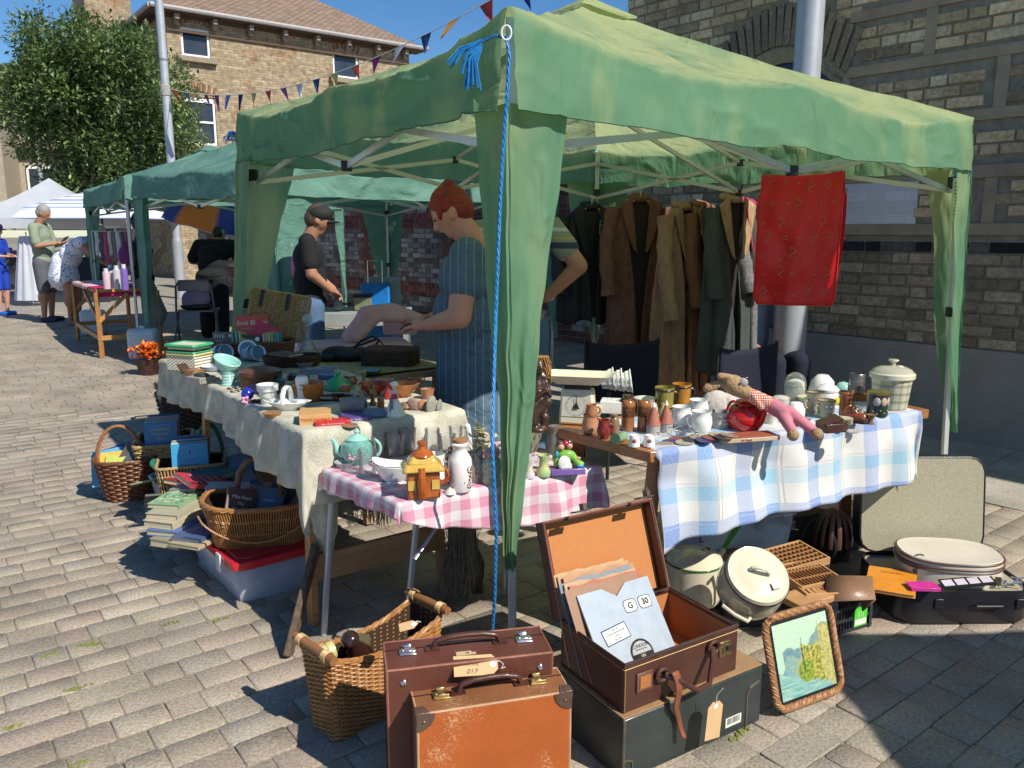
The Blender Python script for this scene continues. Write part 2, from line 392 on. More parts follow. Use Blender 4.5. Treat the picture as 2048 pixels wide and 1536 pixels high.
# --- brick walls laid brick by brick
brick_m=attr_mat('old_brick',.9,.42,38.,70.,.9,bdist=.006)
mortar_m=mk('mortar',(.30,.27,.22),.95,col2=(.18,.16,.13),vs=14,bs=90,bstr=.4)
def brickwork(x0,x1,z0,z1,y,colf,skip=None,seed=1,ch=.0755,bl=.228,depth=.012,mb=None,bmort=.010):
 rr=random.Random(seed);mb=mb or MB();z=z0;row=0
 while z+ch<=z1+.02:
  x=x0-(bl/2+.03 if row%2 else 0);k=0
  while x<x1:
   L_=bl if(k%2==0)else bl/2
   a=max(x,x0);b=min(x+L_,x1)-bmort
   if b-a>.03 and not(skip and skip((a+b)/2,z+ch/2)):
    pz=rr.uniform(-.003,.004);c0=colf((a+b)/2,z+ch/2,rr);e=.004
    j1,j2,j3,j4=(rr.uniform(-.002,.002)for _ in range(4))
    f=[(a+e,y-depth-pz,z+e+j1),(b-e,y-depth-pz,z+e+j2),(b-e,y-depth-pz,z+ch-bmort-e+j3),(a+e,y-depth-pz,z+ch-bmort-e+j4)]
    h=[(a,y,z),(b,y,z),(b,y,z+ch-bmort),(a,y,z+ch-bmort)]
    mb.add(f+h,[(0,1,2,3),(4,5,1,0),(5,6,2,1),(6,7,3,2),(7,4,0,3)],cols=[c0]*8)
   x+=L_;k+=1
  z+=ch;row+=1
 return mb
def jit(c,rr,a=.25):k=rr.uniform(1-a,1+a*.7);return tuple(x*k for x in c)
rb=T('brick_building','tall old brick building with banded blocks and dark painted base beside the stall','building',WP,RZW)
def rcol(x,z,rr):
 if z<1.27:return jit(rr.choice([(.28,.22,.16),(.32,.26,.19),(.37,.31,.23),(.23,.18,.13)]),rr)
 if z<1.345:return jit(rr.choice([(.012,.012,.018),(.02,.02,.025),(.10,.10,.09)]),rr)
 return jit(rr.choice([(.56,.43,.26),(.50,.38,.22),(.43,.32,.19),(.58,.48,.31),(.32,.24,.15)]),rr)
WX0,WX1,WZ0,WZ1=-2.08,-1.0,1.85,2.46
def arch(x):return WZ1+.26*(1-((x-(WX0+WX1)/2)/((WX1-WX0)/2))**2)
def inwin(x,z,g_=0.):return WX0-g_<x<WX1+g_ and WZ0-g_<z<(arch(min(max(x,WX0),WX1))+g_)
bands=[(1.345,1.42),(1.70,1.78),(2.05,2.12),(2.42,2.49),(2.78,2.85),(3.15,3.22)]
def rskip(x,z):
 if inwin(x,z,.02):return True
 if x>WX1-.02 and any(a-.035<z<b+.03 for a,b in bands):return True
 if x>WX1+.15 and z>1.42:
  r_=sum(1 for a,b in bands if z>b);s_=(x+.45*(r_%2))%.9
  if abs(s_-.45)<.04:return True
 if WX0-.1<x<WX1+.1 and arch(min(max(x,WX0),WX1))<z<arch(min(max(x,WX0),WX1))+.30:return True
 if-1.3<x<-.44 and 1.42<z<1.68 and x>WX1:return True
 return False
b_=brickwork(-3.05,6.0,.63,4.05,0,rcol,rskip,5)
b_.build('brickwork',brick_m,rb,smooth=0)
mo=MB()
for(a,b,c_,d)in((-3.05,WX0,0,4.1),(WX1,6.0,0,4.1),(WX0,WX1,0,WZ0)):
 mo.box(((a+b)/2,.15,(c_+d)/2),(b-a,.30,d-c_))
n_=12
for i in range(n_):
 a=WX0+(WX1-WX0)*i/n_;b=WX0+(WX1-WX0)*(i+1)/n_;z_=min(arch(a),arch(b));mo.box(((a+b)/2,.15,(z_+4.1)/2),(b-a,.30,4.1-z_))
mo.box((-2.9,2.8,3.2),(.3,5.0,4.1));mo.box((1.5,5.2,3.2),(9,.3,6.4))
mo.build('wall_core',mortar_m,rb,smooth=0)
pl=MB();pl.box((1.5,-.008,.31),(9.1,.028,.62));pl.build('plinth',mk('plinth_render',(.31,.29,.28),.9,col2=(.24,.225,.22),vs=3,bs=45,bstr=.5),rb,bevel=.004)
bd=MB()
for k,(a,b)in enumerate(bands):bd.box(((WX1+6)/2,-.010,(a+b)/2),(6-WX1,.018,b-a))
for k in range(1,6):
 z0_,z1_=bands[k-1][1],bands[k][0]
 x=.45-.45*(k%2)-1.8-.0
 while x<6:
  if x>WX1+.2:bd.box((x,-.009,(z0_+z1_)/2),(.075,.016,z1_-z0_))
  x+=.9
bd.build('band_course',mk('band_stone',(.40,.32,.22),.95,col2=(.28,.22,.15),vs=4,bs=28,bstr=.8,bdist=.014),rb,bevel=.004)
vo=MB();rr=random.Random(2)
for i in range(19):
 u=(i+.5)/19;x=WX0-.06+(WX1-WX0+.12)*u;an=(u-.5)*.75
 vo.col=jit((.24,.19,.13),rr);vo.at((x,-.010,arch(min(max(x,WX0),WX1))+.15),(0,an,0));vo.box((0,0,0),(.054,.034,.29))
vo.at();vo.build('arch_brickwork',brick_m,rb,bevel=.004)
wn=MB()
for k,(off,yy,th)in enumerate(((0,.03,.05),(.05,.06,.035))):
 pts=[(WX0+off,yy,WZ0)]+[(WX0+off+(WX1-WX0-2*off)*i/14,yy,arch(WX0+(WX1-WX0)*i/14)-off-.02)for i in range(15)]+[(WX1-off,yy,WZ0)]
 wn.tube(pts,th,4)
wn.box(((WX0+WX1)/2,.05,WZ0+.03),(WX1-WX0,.08,.06))
wf=wn.build('window',mk('old_cream_paint',(.42,.38,.30),.7,vs=20,va=.3),rb,smooth=30)
gz=MB();gz.add([(WX0+.02,.08,WZ0)]+[(WX0+.02+(WX1-WX0-.04)*i/14,.08,arch(WX0+(WX1-WX0)*i/14)-.03)for i in range(15)]+[(WX1-.02,.08,WZ0)],[tuple(range(17))])
gz.build('pane',mk('dark_glass',(.03,.035,.045),.12),wf,smooth=0)
pp=MB();brickwork(-1.0,-.44,1.42,1.70,-.004,lambda x,z,r_:jit((.66,.66,.68),r_,.04),None,9,mb=pp,bmort=.0035,depth=.010);pp.col=(.6,.6,.62);pp.box((-.72,-.006,1.56),(.56,.016,.28))
pp.build('painted_panel',attr_mat('whitewash',.8,.12,60.,40.,.5),rb,smooth=0)
# --- garden wall running on behind the stalls
gw=T('garden_wall','long weathered brick garden wall with red bands and flaking whitewash behind the stalls','wall',WP+XW*-3.2+NW*1.5,RZW)
def gcol(x,z,rr):
 red=1.42<z<1.64 or .36<z<.62 or abs((x%2.4)-.25)<.16 or z<.12
 if red:return jit(rr.choice([(.22,.06,.05),(.17,.05,.045),(.26,.09,.07)]),rr)
 return jit(rr.choice([(.34,.29,.27),(.24,.20,.18),(.14,.11,.10),(.40,.36,.34),(.20,.13,.11)]),rr)
brickwork(-15,0,0,2.12,0,gcol,None,8).build('brickwork',brick_m,gw,smooth=0)
q=MB();q.box((-7.5,.13,1.06),(15,.26,2.12));q.build('wall_core',mortar_m,gw,smooth=0)
q=MB();q.box((-7.5,.12,2.15),(15.05,.34,.06));q.build('coping',mk('band_stone',(.2,.16,.12)),gw,bevel=.01)
# --- brick house at the left, square to the street
LB=Vector((-9.75,24.,0));LX=Vector((.79,.613,0)).normalized();LN=Vector((-LX.y,LX.x,0));RZL=math.atan2(LX.y,LX.x)
def FP(px,py,org=LB,dx=LX):
 d=ray(px,py);nrm=Vector((-dx.y,dx.x,0));s=(org-Vector((0,0,0))).dot(nrm)/d.dot(nrm)
 P_=d*s;return(P_-org).dot(dx),CH+d.z*s
lb=T('brick_house','two storey yellow brick house with tiled hip roof beyond the tree','house',LB,RZL)
def brick_tex(name,c1,c2,mort,red,sw=False):
 m,t,p=nmat(name);N=t.nodes;L=t.links
 tc=N.new('ShaderNodeTexCoord');sx=N.new('ShaderNodeSeparateXYZ');cb=N.new('ShaderNodeCombineXYZ')
 L.new(tc.outputs['Object'],sx.inputs[0]);L.new(sx.outputs['Y' if sw else 'X'],cb.inputs[0]);L.new(sx.outputs['Z'],cb.inputs[1])
 br=N.new('ShaderNodeTexBrick');br.inputs['Scale'].default_value=1;br.inputs['Brick Width'].default_value=.225;br.inputs['Row Height'].default_value=.075
 br.inputs['Mortar Size'].default_value=.006;br.inputs['Mortar Smooth'].default_value=.2;br.inputs['Bias'].default_value=0
 br.inputs['Color1'].default_value=(*c1,1);br.inputs['Color2'].default_value=(*c2,1);br.inputs['Mortar'].default_value=(*mort,1)
 L.new(cb.outputs[0],br.inputs['Vector'])
 nz=N.new('ShaderNodeTexNoise');nz.inputs['Scale'].default_value=1.1;nz.inputs['Detail'].default_value=5;L.new(cb.outputs[0],nz.inputs['Vector'])
 rp=N.new('ShaderNodeValToRGB');rp.color_ramp.elements[0].position=.54;rp.color_ramp.elements[1].position=.68;L.new(nz.outputs['Fac'],rp.inputs[0])
 n2=N.new('ShaderNodeTexNoise');n2.inputs['Scale'].default_value=7;n2.inputs['Detail'].default_value=6;L.new(cb.outputs[0],n2.inputs['Vector'])
 r2=N.new('ShaderNodeMapRange');r2.inputs[1].default_value=.3;r2.inputs[2].default_value=.7;r2.inputs[3].default_value=.6;r2.inputs[4].default_value=1.2;L.new(n2.outputs['Fac'],r2.inputs[0])
 mu=N.new('ShaderNodeMath');mu.operation='MULTIPLY';mu.inputs[1].default_value=.7;L.new(rp.outputs[0],mu.inputs[0])
 mx=N.new('ShaderNodeMix');mx.data_type='RGBA';mx.blend_type='MULTIPLY';L.new(mu.outputs[0],mx.inputs['Factor']);L.new(br.outputs['Color'],mx.inputs[6]);mx.inputs[7].default_value=(*red,1)
 vm=N.new('ShaderNodeVectorMath');vm.operation='SCALE';L.new(mx.outputs[2],vm.inputs[0]);L.new(r2.outputs[0],vm.inputs['Scale'])
 L.new(vm.outputs[0],p.inputs['Base Color']);p.inputs['Roughness'].default_value=.9
 b=N.new('ShaderNodeBump');b.inputs['Distance'].default_value=.01;b.inputs['Strength'].default_value=.8;iv=N.new('ShaderNodeMath');iv.operation='SUBTRACT';iv.inputs[0].default_value=1
 L.new(br.outputs['Fac'],iv.inputs[1]);L.new(iv.outputs[0],b.inputs['Height']);L.new(b.outputs[0],p.inputs['Normal'])
 return m
bt=brick_tex('yellow_brick',(.43,.335,.205),(.29,.215,.13),(.30,.26,.20),(.82,.50,.38))
bts=brick_tex('yellow_brick_side',(.40,.28,.16),(.27,.18,.10),(.22,.19,.15),(.7,.4,.3),True)
EH=7.45;LW=7.9
wins=[(FP(360,52),FP(422,118),'flat'),(FP(365,190),FP(436,292),'arch'),(FP(665,103),FP(718,160),'flat'),(FP(560,300),FP(640,420),'flat')]
wins=[(min(a[0],b[0]),max(a[0],b[0]),min(a[1],b[1]),max(a[1],b[1]),k)for a,b,k in wins]
wl=MB();xs=sorted(set([0,LW]+[v_ for w_ in wins for v_ in w_[:2]]));zs=sorted(set([0,EH]+[v_ for w_ in wins for v_ in w_[2:4]]))
for i in range(len(xs)-1):
 for j in range(len(zs)-1):
  cx,cz=(xs[i]+xs[i+1])/2,(zs[j]+zs[j+1])/2
  if not any(w_[0]<cx<w_[1]and w_[2]<cz<w_[3]for w_ in wins):wl.box((cx,.15,cz),(xs[i+1]-xs[i],.3,zs[j+1]-zs[j]))
wl.build('wall',bt,lb,smooth=0)
q=MB();q.box((.15,4.3,EH/2),(.3,8,EH));q.box((LW-.15,4.3,EH/2),(.3,8,EH));q.build('wall',bts,lb,smooth=0)
wp_=mk('white_upvc',(.80,.80,.80),.35,va=.05);dg_=mk('window_glass',(.02,.03,.045),.04,col2=(.05,.06,.08),vs=1.2);st_=mk('sill_stone',(.30,.24,.17),.9,vs=10)
for wi,(a,b,c_,d,k)in enumerate(wins):
 f=MB();t_=.07
 f.box((a+t_/2,.08,(c_+d)/2),(t_,.08,d-c_));f.box((b-t_/2,.08,(c_+d)/2),(t_,.08,d-c_))
 f.box(((a+b)/2,.081,c_+t_/2),(b-a-2*t_,.08,t_));f.box(((a+b)/2,.081,d-t_/2),(b-a-2*t_,.08,t_))
 if k=='arch':f.box(((a+b)/2,.082,c_+(d-c_)*.48),(b-a-2*t_,.08,.06));f.prism([(a,.04),(b,.04),(b,.12),(a,.12)],d-.16,d)
 wo=f.build('window',wp_,lb,smooth=0,bevel=.008)
 g_=MB();g_.box(((a+b)/2,.1,(c_+d)/2),(b-a-.1,.01,d-c_-.1));g_.build('pane',dg_,wo,smooth=0)
 if wi==0 or wi==2:
  g_=MB();g_.box(((a+b)/2,-.06,c_-.09),(b-a+.3,.2,.15));g_.build('sill',st_,wo,bevel=.01)
 ar=MB();n=15;rr=random.Random(wi)
 for i in range(n):
  u=(i+.5)/n;x=a-.1+(b-a+.2)*u;cv=.16*(1-(2*u-1)**2)
  ar.col=jit((.26,.13,.07)if i%2 else(.36,.25,.14),rr);ar.at((x,-.008,d+cv+.11),(0,(u-.5)*.7,0));ar.box((0,0,0),((b-a+.2)/n*.72,.05,.24))
  if k=='arch' or True:pass
 ar.at();ar.build('arch_brickwork',brick_m,wo,smooth=0)
 if k!='none':
  hd=MB();hd.add([(a,.07,d-.005)]+[(a+(b-a)*i/8,.07,d+.15*(1-(2*i/8-1)**2)-.005)for i in range(9)]+[(b,.07,d-.005)],[tuple(range(11))])
  if k=='arch':hd.build('head_panel',wp_,wo,smooth=0)
q=MB();q.box((LW/2,-.03,EH-.45),(LW,.07,.06));q.box((LW/2,-.015,EH-.06),(LW+.1,.06,.12));q.build('string_course',mk('dark_brick',(.12,.075,.05),.9),lb,smooth=0)
for i in range(8):
 q=MB();x=.25+i*(LW-.5)/7;q.box((x,-.16,EH-.12),(.12,.30,.14));q.box((x,-.09,EH-.25),(.10,.16,.14));q.build('corbel',mk('corbel_stone',(.30,.24,.2),.8),lb,smooth=0)
q=MB();q.box((LW/2,-.02,EH+.0),(LW+.9,.62,.06));q.box((-.42,4.3,EH),(.05,9.2,.05));q.build('soffit',mk('dark_brick',(.12,.075,.05),.9),lb,smooth=0)
q=MB();q.tube([(-.5,-.42,EH+.05),(LW+.5,-.42,EH+.05)],.07,8);q.tube([(-.5,-.42,EH+.05),(-.5,8.9,EH+.05)],.07,8);q.build('gutter',mk('gutter_grey',(.36,.34,.33),.5),lb)
m,t,p=nmat('roof_tiles');N=t.nodes;L=t.links
a=N.new('ShaderNodeAttribute');a.attribute_name='pc';br=N.new('ShaderNodeTexBrick');br.inputs['Scale'].default_value=1;br.inputs['Brick Width'].default_value=.22;br.inputs['Row Height'].default_value=.13
br.inputs['Mortar Size'].default_value=.012;br.inputs['Mortar Smooth'].default_value=.6;br.inputs['Color1'].default_value=(.30,.20,.14,1);br.inputs['Color2'].default_value=(.20,.14,.10,1);br.inputs['Mortar'].default_value=(.06,.045,.035,1)
L.new(a.outputs['Vector'],br.inputs['Vector']);L.new(br.outputs['Color'],p.inputs['Base Color']);p.inputs['Roughness'].default_value=.9
b=N.new('ShaderNodeBump');b.inputs['Distance'].default_value=.04;b.invert=True;L.new(br.outputs['Fac'],b.inputs['Height']);L.new(b.outputs[0],p.inputs['Normal'])
rf=MB();e0=EH+.05;A_=(-.45,-.4,e0);B_=(LW+.45,-.4,e0);C_=(LW+.45,9,e0);D_=(-.45,9,e0);r1=(3.9,4.0,e0+2.75);r2=(4.0,5.0,e0+2.75)
rf.add([A_,B_,r1],[(0,1,2)],uv=[(0,0,0),(8.8,0,0),(4.4,5.3,0)]);rf.add([B_,C_,r2,r1],[(0,1,2,3)],uv=[(0,0,0),(9.4,0,0),(5.4,5.3,0),(4.4,5.3,0)])
rf.add([C_,D_,r2],[(0,1,2)],uv=[(0,0,0),(8.8,0,0),(4.4,5.3,0)]);rf.add([D_,A_,r1,r2],[(0,1,2,3)],uv=[(0,0,0),(9.4,0,0),(5,5.3,0),(4.4,5.3,0)])
ro=rf.build('roof',m,lb,smooth=0)
q=MB();q.box((2.3,5.6,EH+2.6),(.8,.9,1.9));q.build('chimney',bt,ro,smooth=0)
ct=T('chimney_block','tan brick gable block with stone cap rising behind the tree','building',Q(250,400,31),RZL);zz=Q(250,8,31).z
q=MB();q.box((0,1,zz/2-.3),(1.55,2,zz-.6));q.build('wall',bt,ct,smooth=0)
q=MB();q.box((0,1,zz-.18),(1.9,2.4,.3));q.box((0,1,zz-.45),(1.72,2.2,.24));q.build('cap',st_,ct,bevel=.03)
# --- farther buildings at the left edge
fb=T('gabled_house','distant narrow brown brick house with bay window behind the grey canopy','house',Q(92,460,40),.2)
hz=Q(60,205,40).z
q=MB();q.box((.3,2,hz/2),(2.3,4,hz));q.build('wall',brick_tex('dull_brick',(.20,.15,.12),(.15,.11,.09),(.2,.18,.16),(.8,.6,.5)),fb,smooth=0)
q=MB();q.prism([(-1.0,-.3),(1.6,-.3),(1.6,4.2),(-1.0,4.2)],hz,hz+.2);q.build('roof',mk('slate',(.07,.075,.09),.6),fb,smooth=0)
for zc in(hz*.43,hz*.72):
 q=MB();q.box((.55,-.05,zc),(.8,.1,1.3));q.build('window',wp_,fb,smooth=0)
 q=MB();q.box((.55,-.11,zc),(.62,.02,1.1));q.build('pane',dg_,fb,smooth=0)
fs_=T('white_shop','distant white fronted shop under a strip of brown brick','shop',Q(20,460,52),.05)
q=MB();q.box((-3.5,3,Q(20,335,52).z/2),(11.5,6,Q(20,335,52).z));q.build('wall',mk('white_render',(.75,.74,.72),.8,va=.06),fs_,smooth=0)
z1_=Q(20,335,52).z;z2_=Q(20,308,52).z;q=MB();q.box((-3.5,3,(z1_+z2_)/2),(11.5,5.9,z2_-z1_));q.build('parapet',MC.get('dull',bt),fs_,smooth=0)
q=MB();q.box((-3.5,-.03,1.5),(9,.1,2.6));q.build('shop_window',dg_,fs_,smooth=0)
cs=T('cream_shop','cream rendered shopfront with slate lean-to behind the striped parasol','shop',Q(185,460,33),.3)
q=MB();q.box((.5,2,Q(150,385,33).z/2+.4),(9,4,Q(150,385,33).z+.8));q.build('wall',mk('cream_render',(.42,.36,.27),.85),cs,smooth=0)
zc=Q(150,385,33).z+.8;q=MB();q.add([(-4.2,-.4,zc-.7),(5.2,-.4,zc-.7),(5.2,4,zc+.7),(-4.2,4,zc+.7),(-4.2,4,zc-.7),(5.2,4,zc-.7)],[(0,1,2,3),(0,3,4),(1,5,2)]);q.build('roof',mk('slate',(.07,.075,.09),.6),cs,smooth=0)
for x in(-3,-1.6,.2,1.7,3.2):
 q=MB();q.box((x,-.05,1.5),(1.05,.1,1.9));q.build('window',wp_,cs,smooth=0)
 q=MB();q.box((x,-.11,1.5),(.85,.03,1.7));q.build('pane',dg_,cs,smooth=0)
gb=T('gable_end','white edged gable of a distant roof at the left edge','building',Q(-40,460,30),.3)
q=MB();q.prism([(-4,0),(1.0,0),(1.0,3),(-4,3)],0,Q(0,210,30).z);q.build('wall',mk('cream_render',(.5,.42,.3)),gb,smooth=0)
za,zb=Q(0,140,30).z,Q(0,112,30).z;q=MB();q.beam((-2.2,-.1,zb+1.3),(1.35,-.1,za-.35),.12,.22);q.build('bargeboard',wp_,gb,smooth=0)
q=MB();q.add([(-4,0,za),(1.1,0,Q(0,210,30).z),(1.0,3,za-1),(-4,3,zb+1)],[(0,1,2,3)]);q.build('roof',mk('slate',(.07,.075,.09)),gb,smooth=0,solid=.1)
# --- lamp posts
def lamp_post(px,Y,r,h,label,top=None,base=None):
 q0=base if base else Q(px,400,Y);t_=T('lamp_post',label,'lamp post',(q0.x,q0.y,0),0,'silver lamp posts')
 q=MB();q.tube([(0,0,0),(0,0,1.2)],r*1.25,16);q.build('base',mk('lamp_grey',(.42,.44,.47),.42,metal=.25,va=.12),t_)
 q=MB();q.tube([(0,0,1.2),(0,0,1.3),(0,0,h*.75),(0,0,h)],[r*1.22,r,r*.95,r*.7],16);q.build('pole',MC['lamp_grey'],t_)
 q=MB();q.tube([(0,0,h*.56),(0,0,h*.56+.03)],r*1.06,16);q.build('collar',mk('collar_grey',(.2,.21,.23),.5),t_)
 q=MB();q.tube([(0,0,h),(0,-.2,h+.25),(0,-.7,h+.35)],.03,8);q.build('arm',MC['lamp_grey'],t_)
 q=MB();q.ell((0,-.95,h+.33),(.12,.32,.07));q.build('lamp_head',MC['collar_grey'],t_)
 return t_
lp1=lamp_post(348,17,.085,8.5,'silver lamp post with bunting tied round it in front of the house')
lp2=lamp_post(86,29,.08,7.3,'small far silver lamp post among the low branches at the left')
lp2.scale=(1,1,.62)
lp3=lamp_post(0,0,.088,7.0,'thick silver lamp post rising behind the green canopy and red silk',base=Vector((1.92,5.5,0)))
# --- tree
tr=T('tree','bushy green street tree with shiny leaves in front of the brick house','tree',Q(215,420,19.5)*1.0)
tr.location.z=0;TO=Vector(tr.location)
rt=random.Random(11)
def px3(px,py,Y):return Q(px,py,Y)-TO
lobes=[(205,240,150,150,260),(70,205,72,62,80),(250,330,130,80,110),(215,120,95,75,95),(62,62,30,34,14),(150,55,22,40,12),(95,105,45,50,26),(330,225,55,110,70),(28,175,40,40,24),(140,380,50,36,30),(60,288,26,20,8),(12,225,16,22,9),(365,285,38,40,22),(108,170,70,90,55)]
lf=MB();tips=[]
lcol=[(.13,.21,.055),(.09,.155,.04),(.18,.26,.08),(.06,.105,.03),(.24,.31,.12)]
for(cx,cy,rx,ry,n)in lobes:
 for k in range(n):
  while True:
   a,b,c_=rt.uniform(-1,1),rt.uniform(-1,1),rt.uniform(-1,1)
   if a*a+b*b+c_*c_<1:break
  ctr=px3(cx+a*rx,cy+b*ry,19.3+c_*2.0);tips.append(ctr)
  for l in range(58):
   d=Vector((rt.gauss(0,1),rt.gauss(0,1),rt.gauss(0,.8))).normalized()*rt.random()**.5*.36;o_=ctr+d
   ax=(d.normalized()+Vector((rt.uniform(-.6,.6),rt.uniform(-.6,.6),rt.uniform(-.5,.5)))).normalized();up=Vector((rt.uniform(-.5,.5),rt.uniform(-.5,.5),1));sd=ax.cross(up).normalized();L_=rt.uniform(.09,.16);w_=L_*.24;nn=sd.cross(ax)*w_*.35
   lf.add([o_,o_+ax*L_*.5+sd*w_+nn,o_+ax*L_,o_+ax*L_*.5-sd*w_+nn],[(0,1,2),(0,2,3)],cols=[jit(rt.choice(lcol),rt)]*4)
m,t,p=nmat('leaves');N=t.nodes;L=t.links
a=N.new('ShaderNodeAttribute');a.attribute_name='col';L.new(a.outputs['Color'],p.inputs['Base Color']);p.inputs['Roughness'].default_value=.42;p.inputs['Specular IOR Level'].default_value=.6
td=N.new('ShaderNodeBsdfTranslucent');L.new(a.outputs['Color'],td.inputs[0]);mx=N.new('ShaderNodeMixShader');mx.inputs[0].default_value=.3
L.new(p.outputs[0],mx.inputs[1]);L.new(td.outputs[0],mx.inputs[2]);L.new(mx.outputs[0],N['Material Output'].inputs[0])
lf.build('crown',m,tr,smooth=0)
bk=MB();fork=Vector((0,0,2.4));bk.tube([(0,0,0),(.03,0,1.2),fork],[.17,.14,.12],10)
for k in range(26):
 tp=rt.choice(tips);md=fork.lerp(tp,.5)+Vector((0,0,.25));bk.tube([fork,md,tp],[.07,.04,.01],6)
for sp in((62,25),(98,20),(148,2),(105,25)):
 e_=px3(*sp,19.3);s_=px3(sp[0]+5,sp[1]+70,19.3);bk.tube([s_,e_],.008,4)
bk.build('trunk',mk('bark',(.16,.13,.09),.9,bs=30),tr)
# --- bunting strung from lamp post to building
bu=T('bunting','string of coloured triangular bunting flags from the lamp post over the canopy','bunting')
P0=Q(342,178,17);P1=Vector((1.0,7.35,4.0))
def bp(t_):q_=P0.lerp(P1,t_);q_.z-=.6*4*t_*(1-t_);return q_
q=MB();q.tube([bp(i/60)for i in range(61)],.006,4);q.build('string',mk('string_white',(.6,.58,.52),.8),bu)
fc=[lin(c_)for c_ in((190,70,50),(45,60,130),(190,150,70),(110,40,40),(110,40,110),(110,130,190),(25,40,80),(190,165,95),(160,60,50),(100,50,120),(195,200,215),(35,60,110),(200,185,120),(185,85,70),(130,35,110),(180,185,205),(40,65,120),(205,140,50),(170,60,70),(60,80,150),(200,160,80),(160,50,60))]
for i in range(22):
 a0,a1=bp((i+.26)/22),bp((i+.66)/22);dn=Vector((rt.uniform(-.12,.12),rt.uniform(-.2,.1),-rt.uniform(.20,.27)));q=MB()
 q.grid(5,5,lambda u,v_:a0.lerp(a1,.5+(u-.5)*(1-v_))+dn*v_+Vector((0,.05*math.sin(3*u+i)*v_,0))+(a1-a0).normalized()*.08*v_*math.sin(i*2.1))
 q.build('flag',cloth_mat('flag_%d'%i,fc[i],tuple(c_*.85 for c_ in fc[i]),.35,bstr=.2),bu)
q=MB()
for k in range(10):
 a_=Vector((lp1.location.x,lp1.location.y,P0.z));pts=[a_+Vector((.1*math.cos(.9*j+k),.1*math.sin(.9*j+k),.02*k-.12))for j in range(8)];q.tube(pts,.008,4)
q.build('knot',mk('string_white',(.6,.58,.52)),bu)
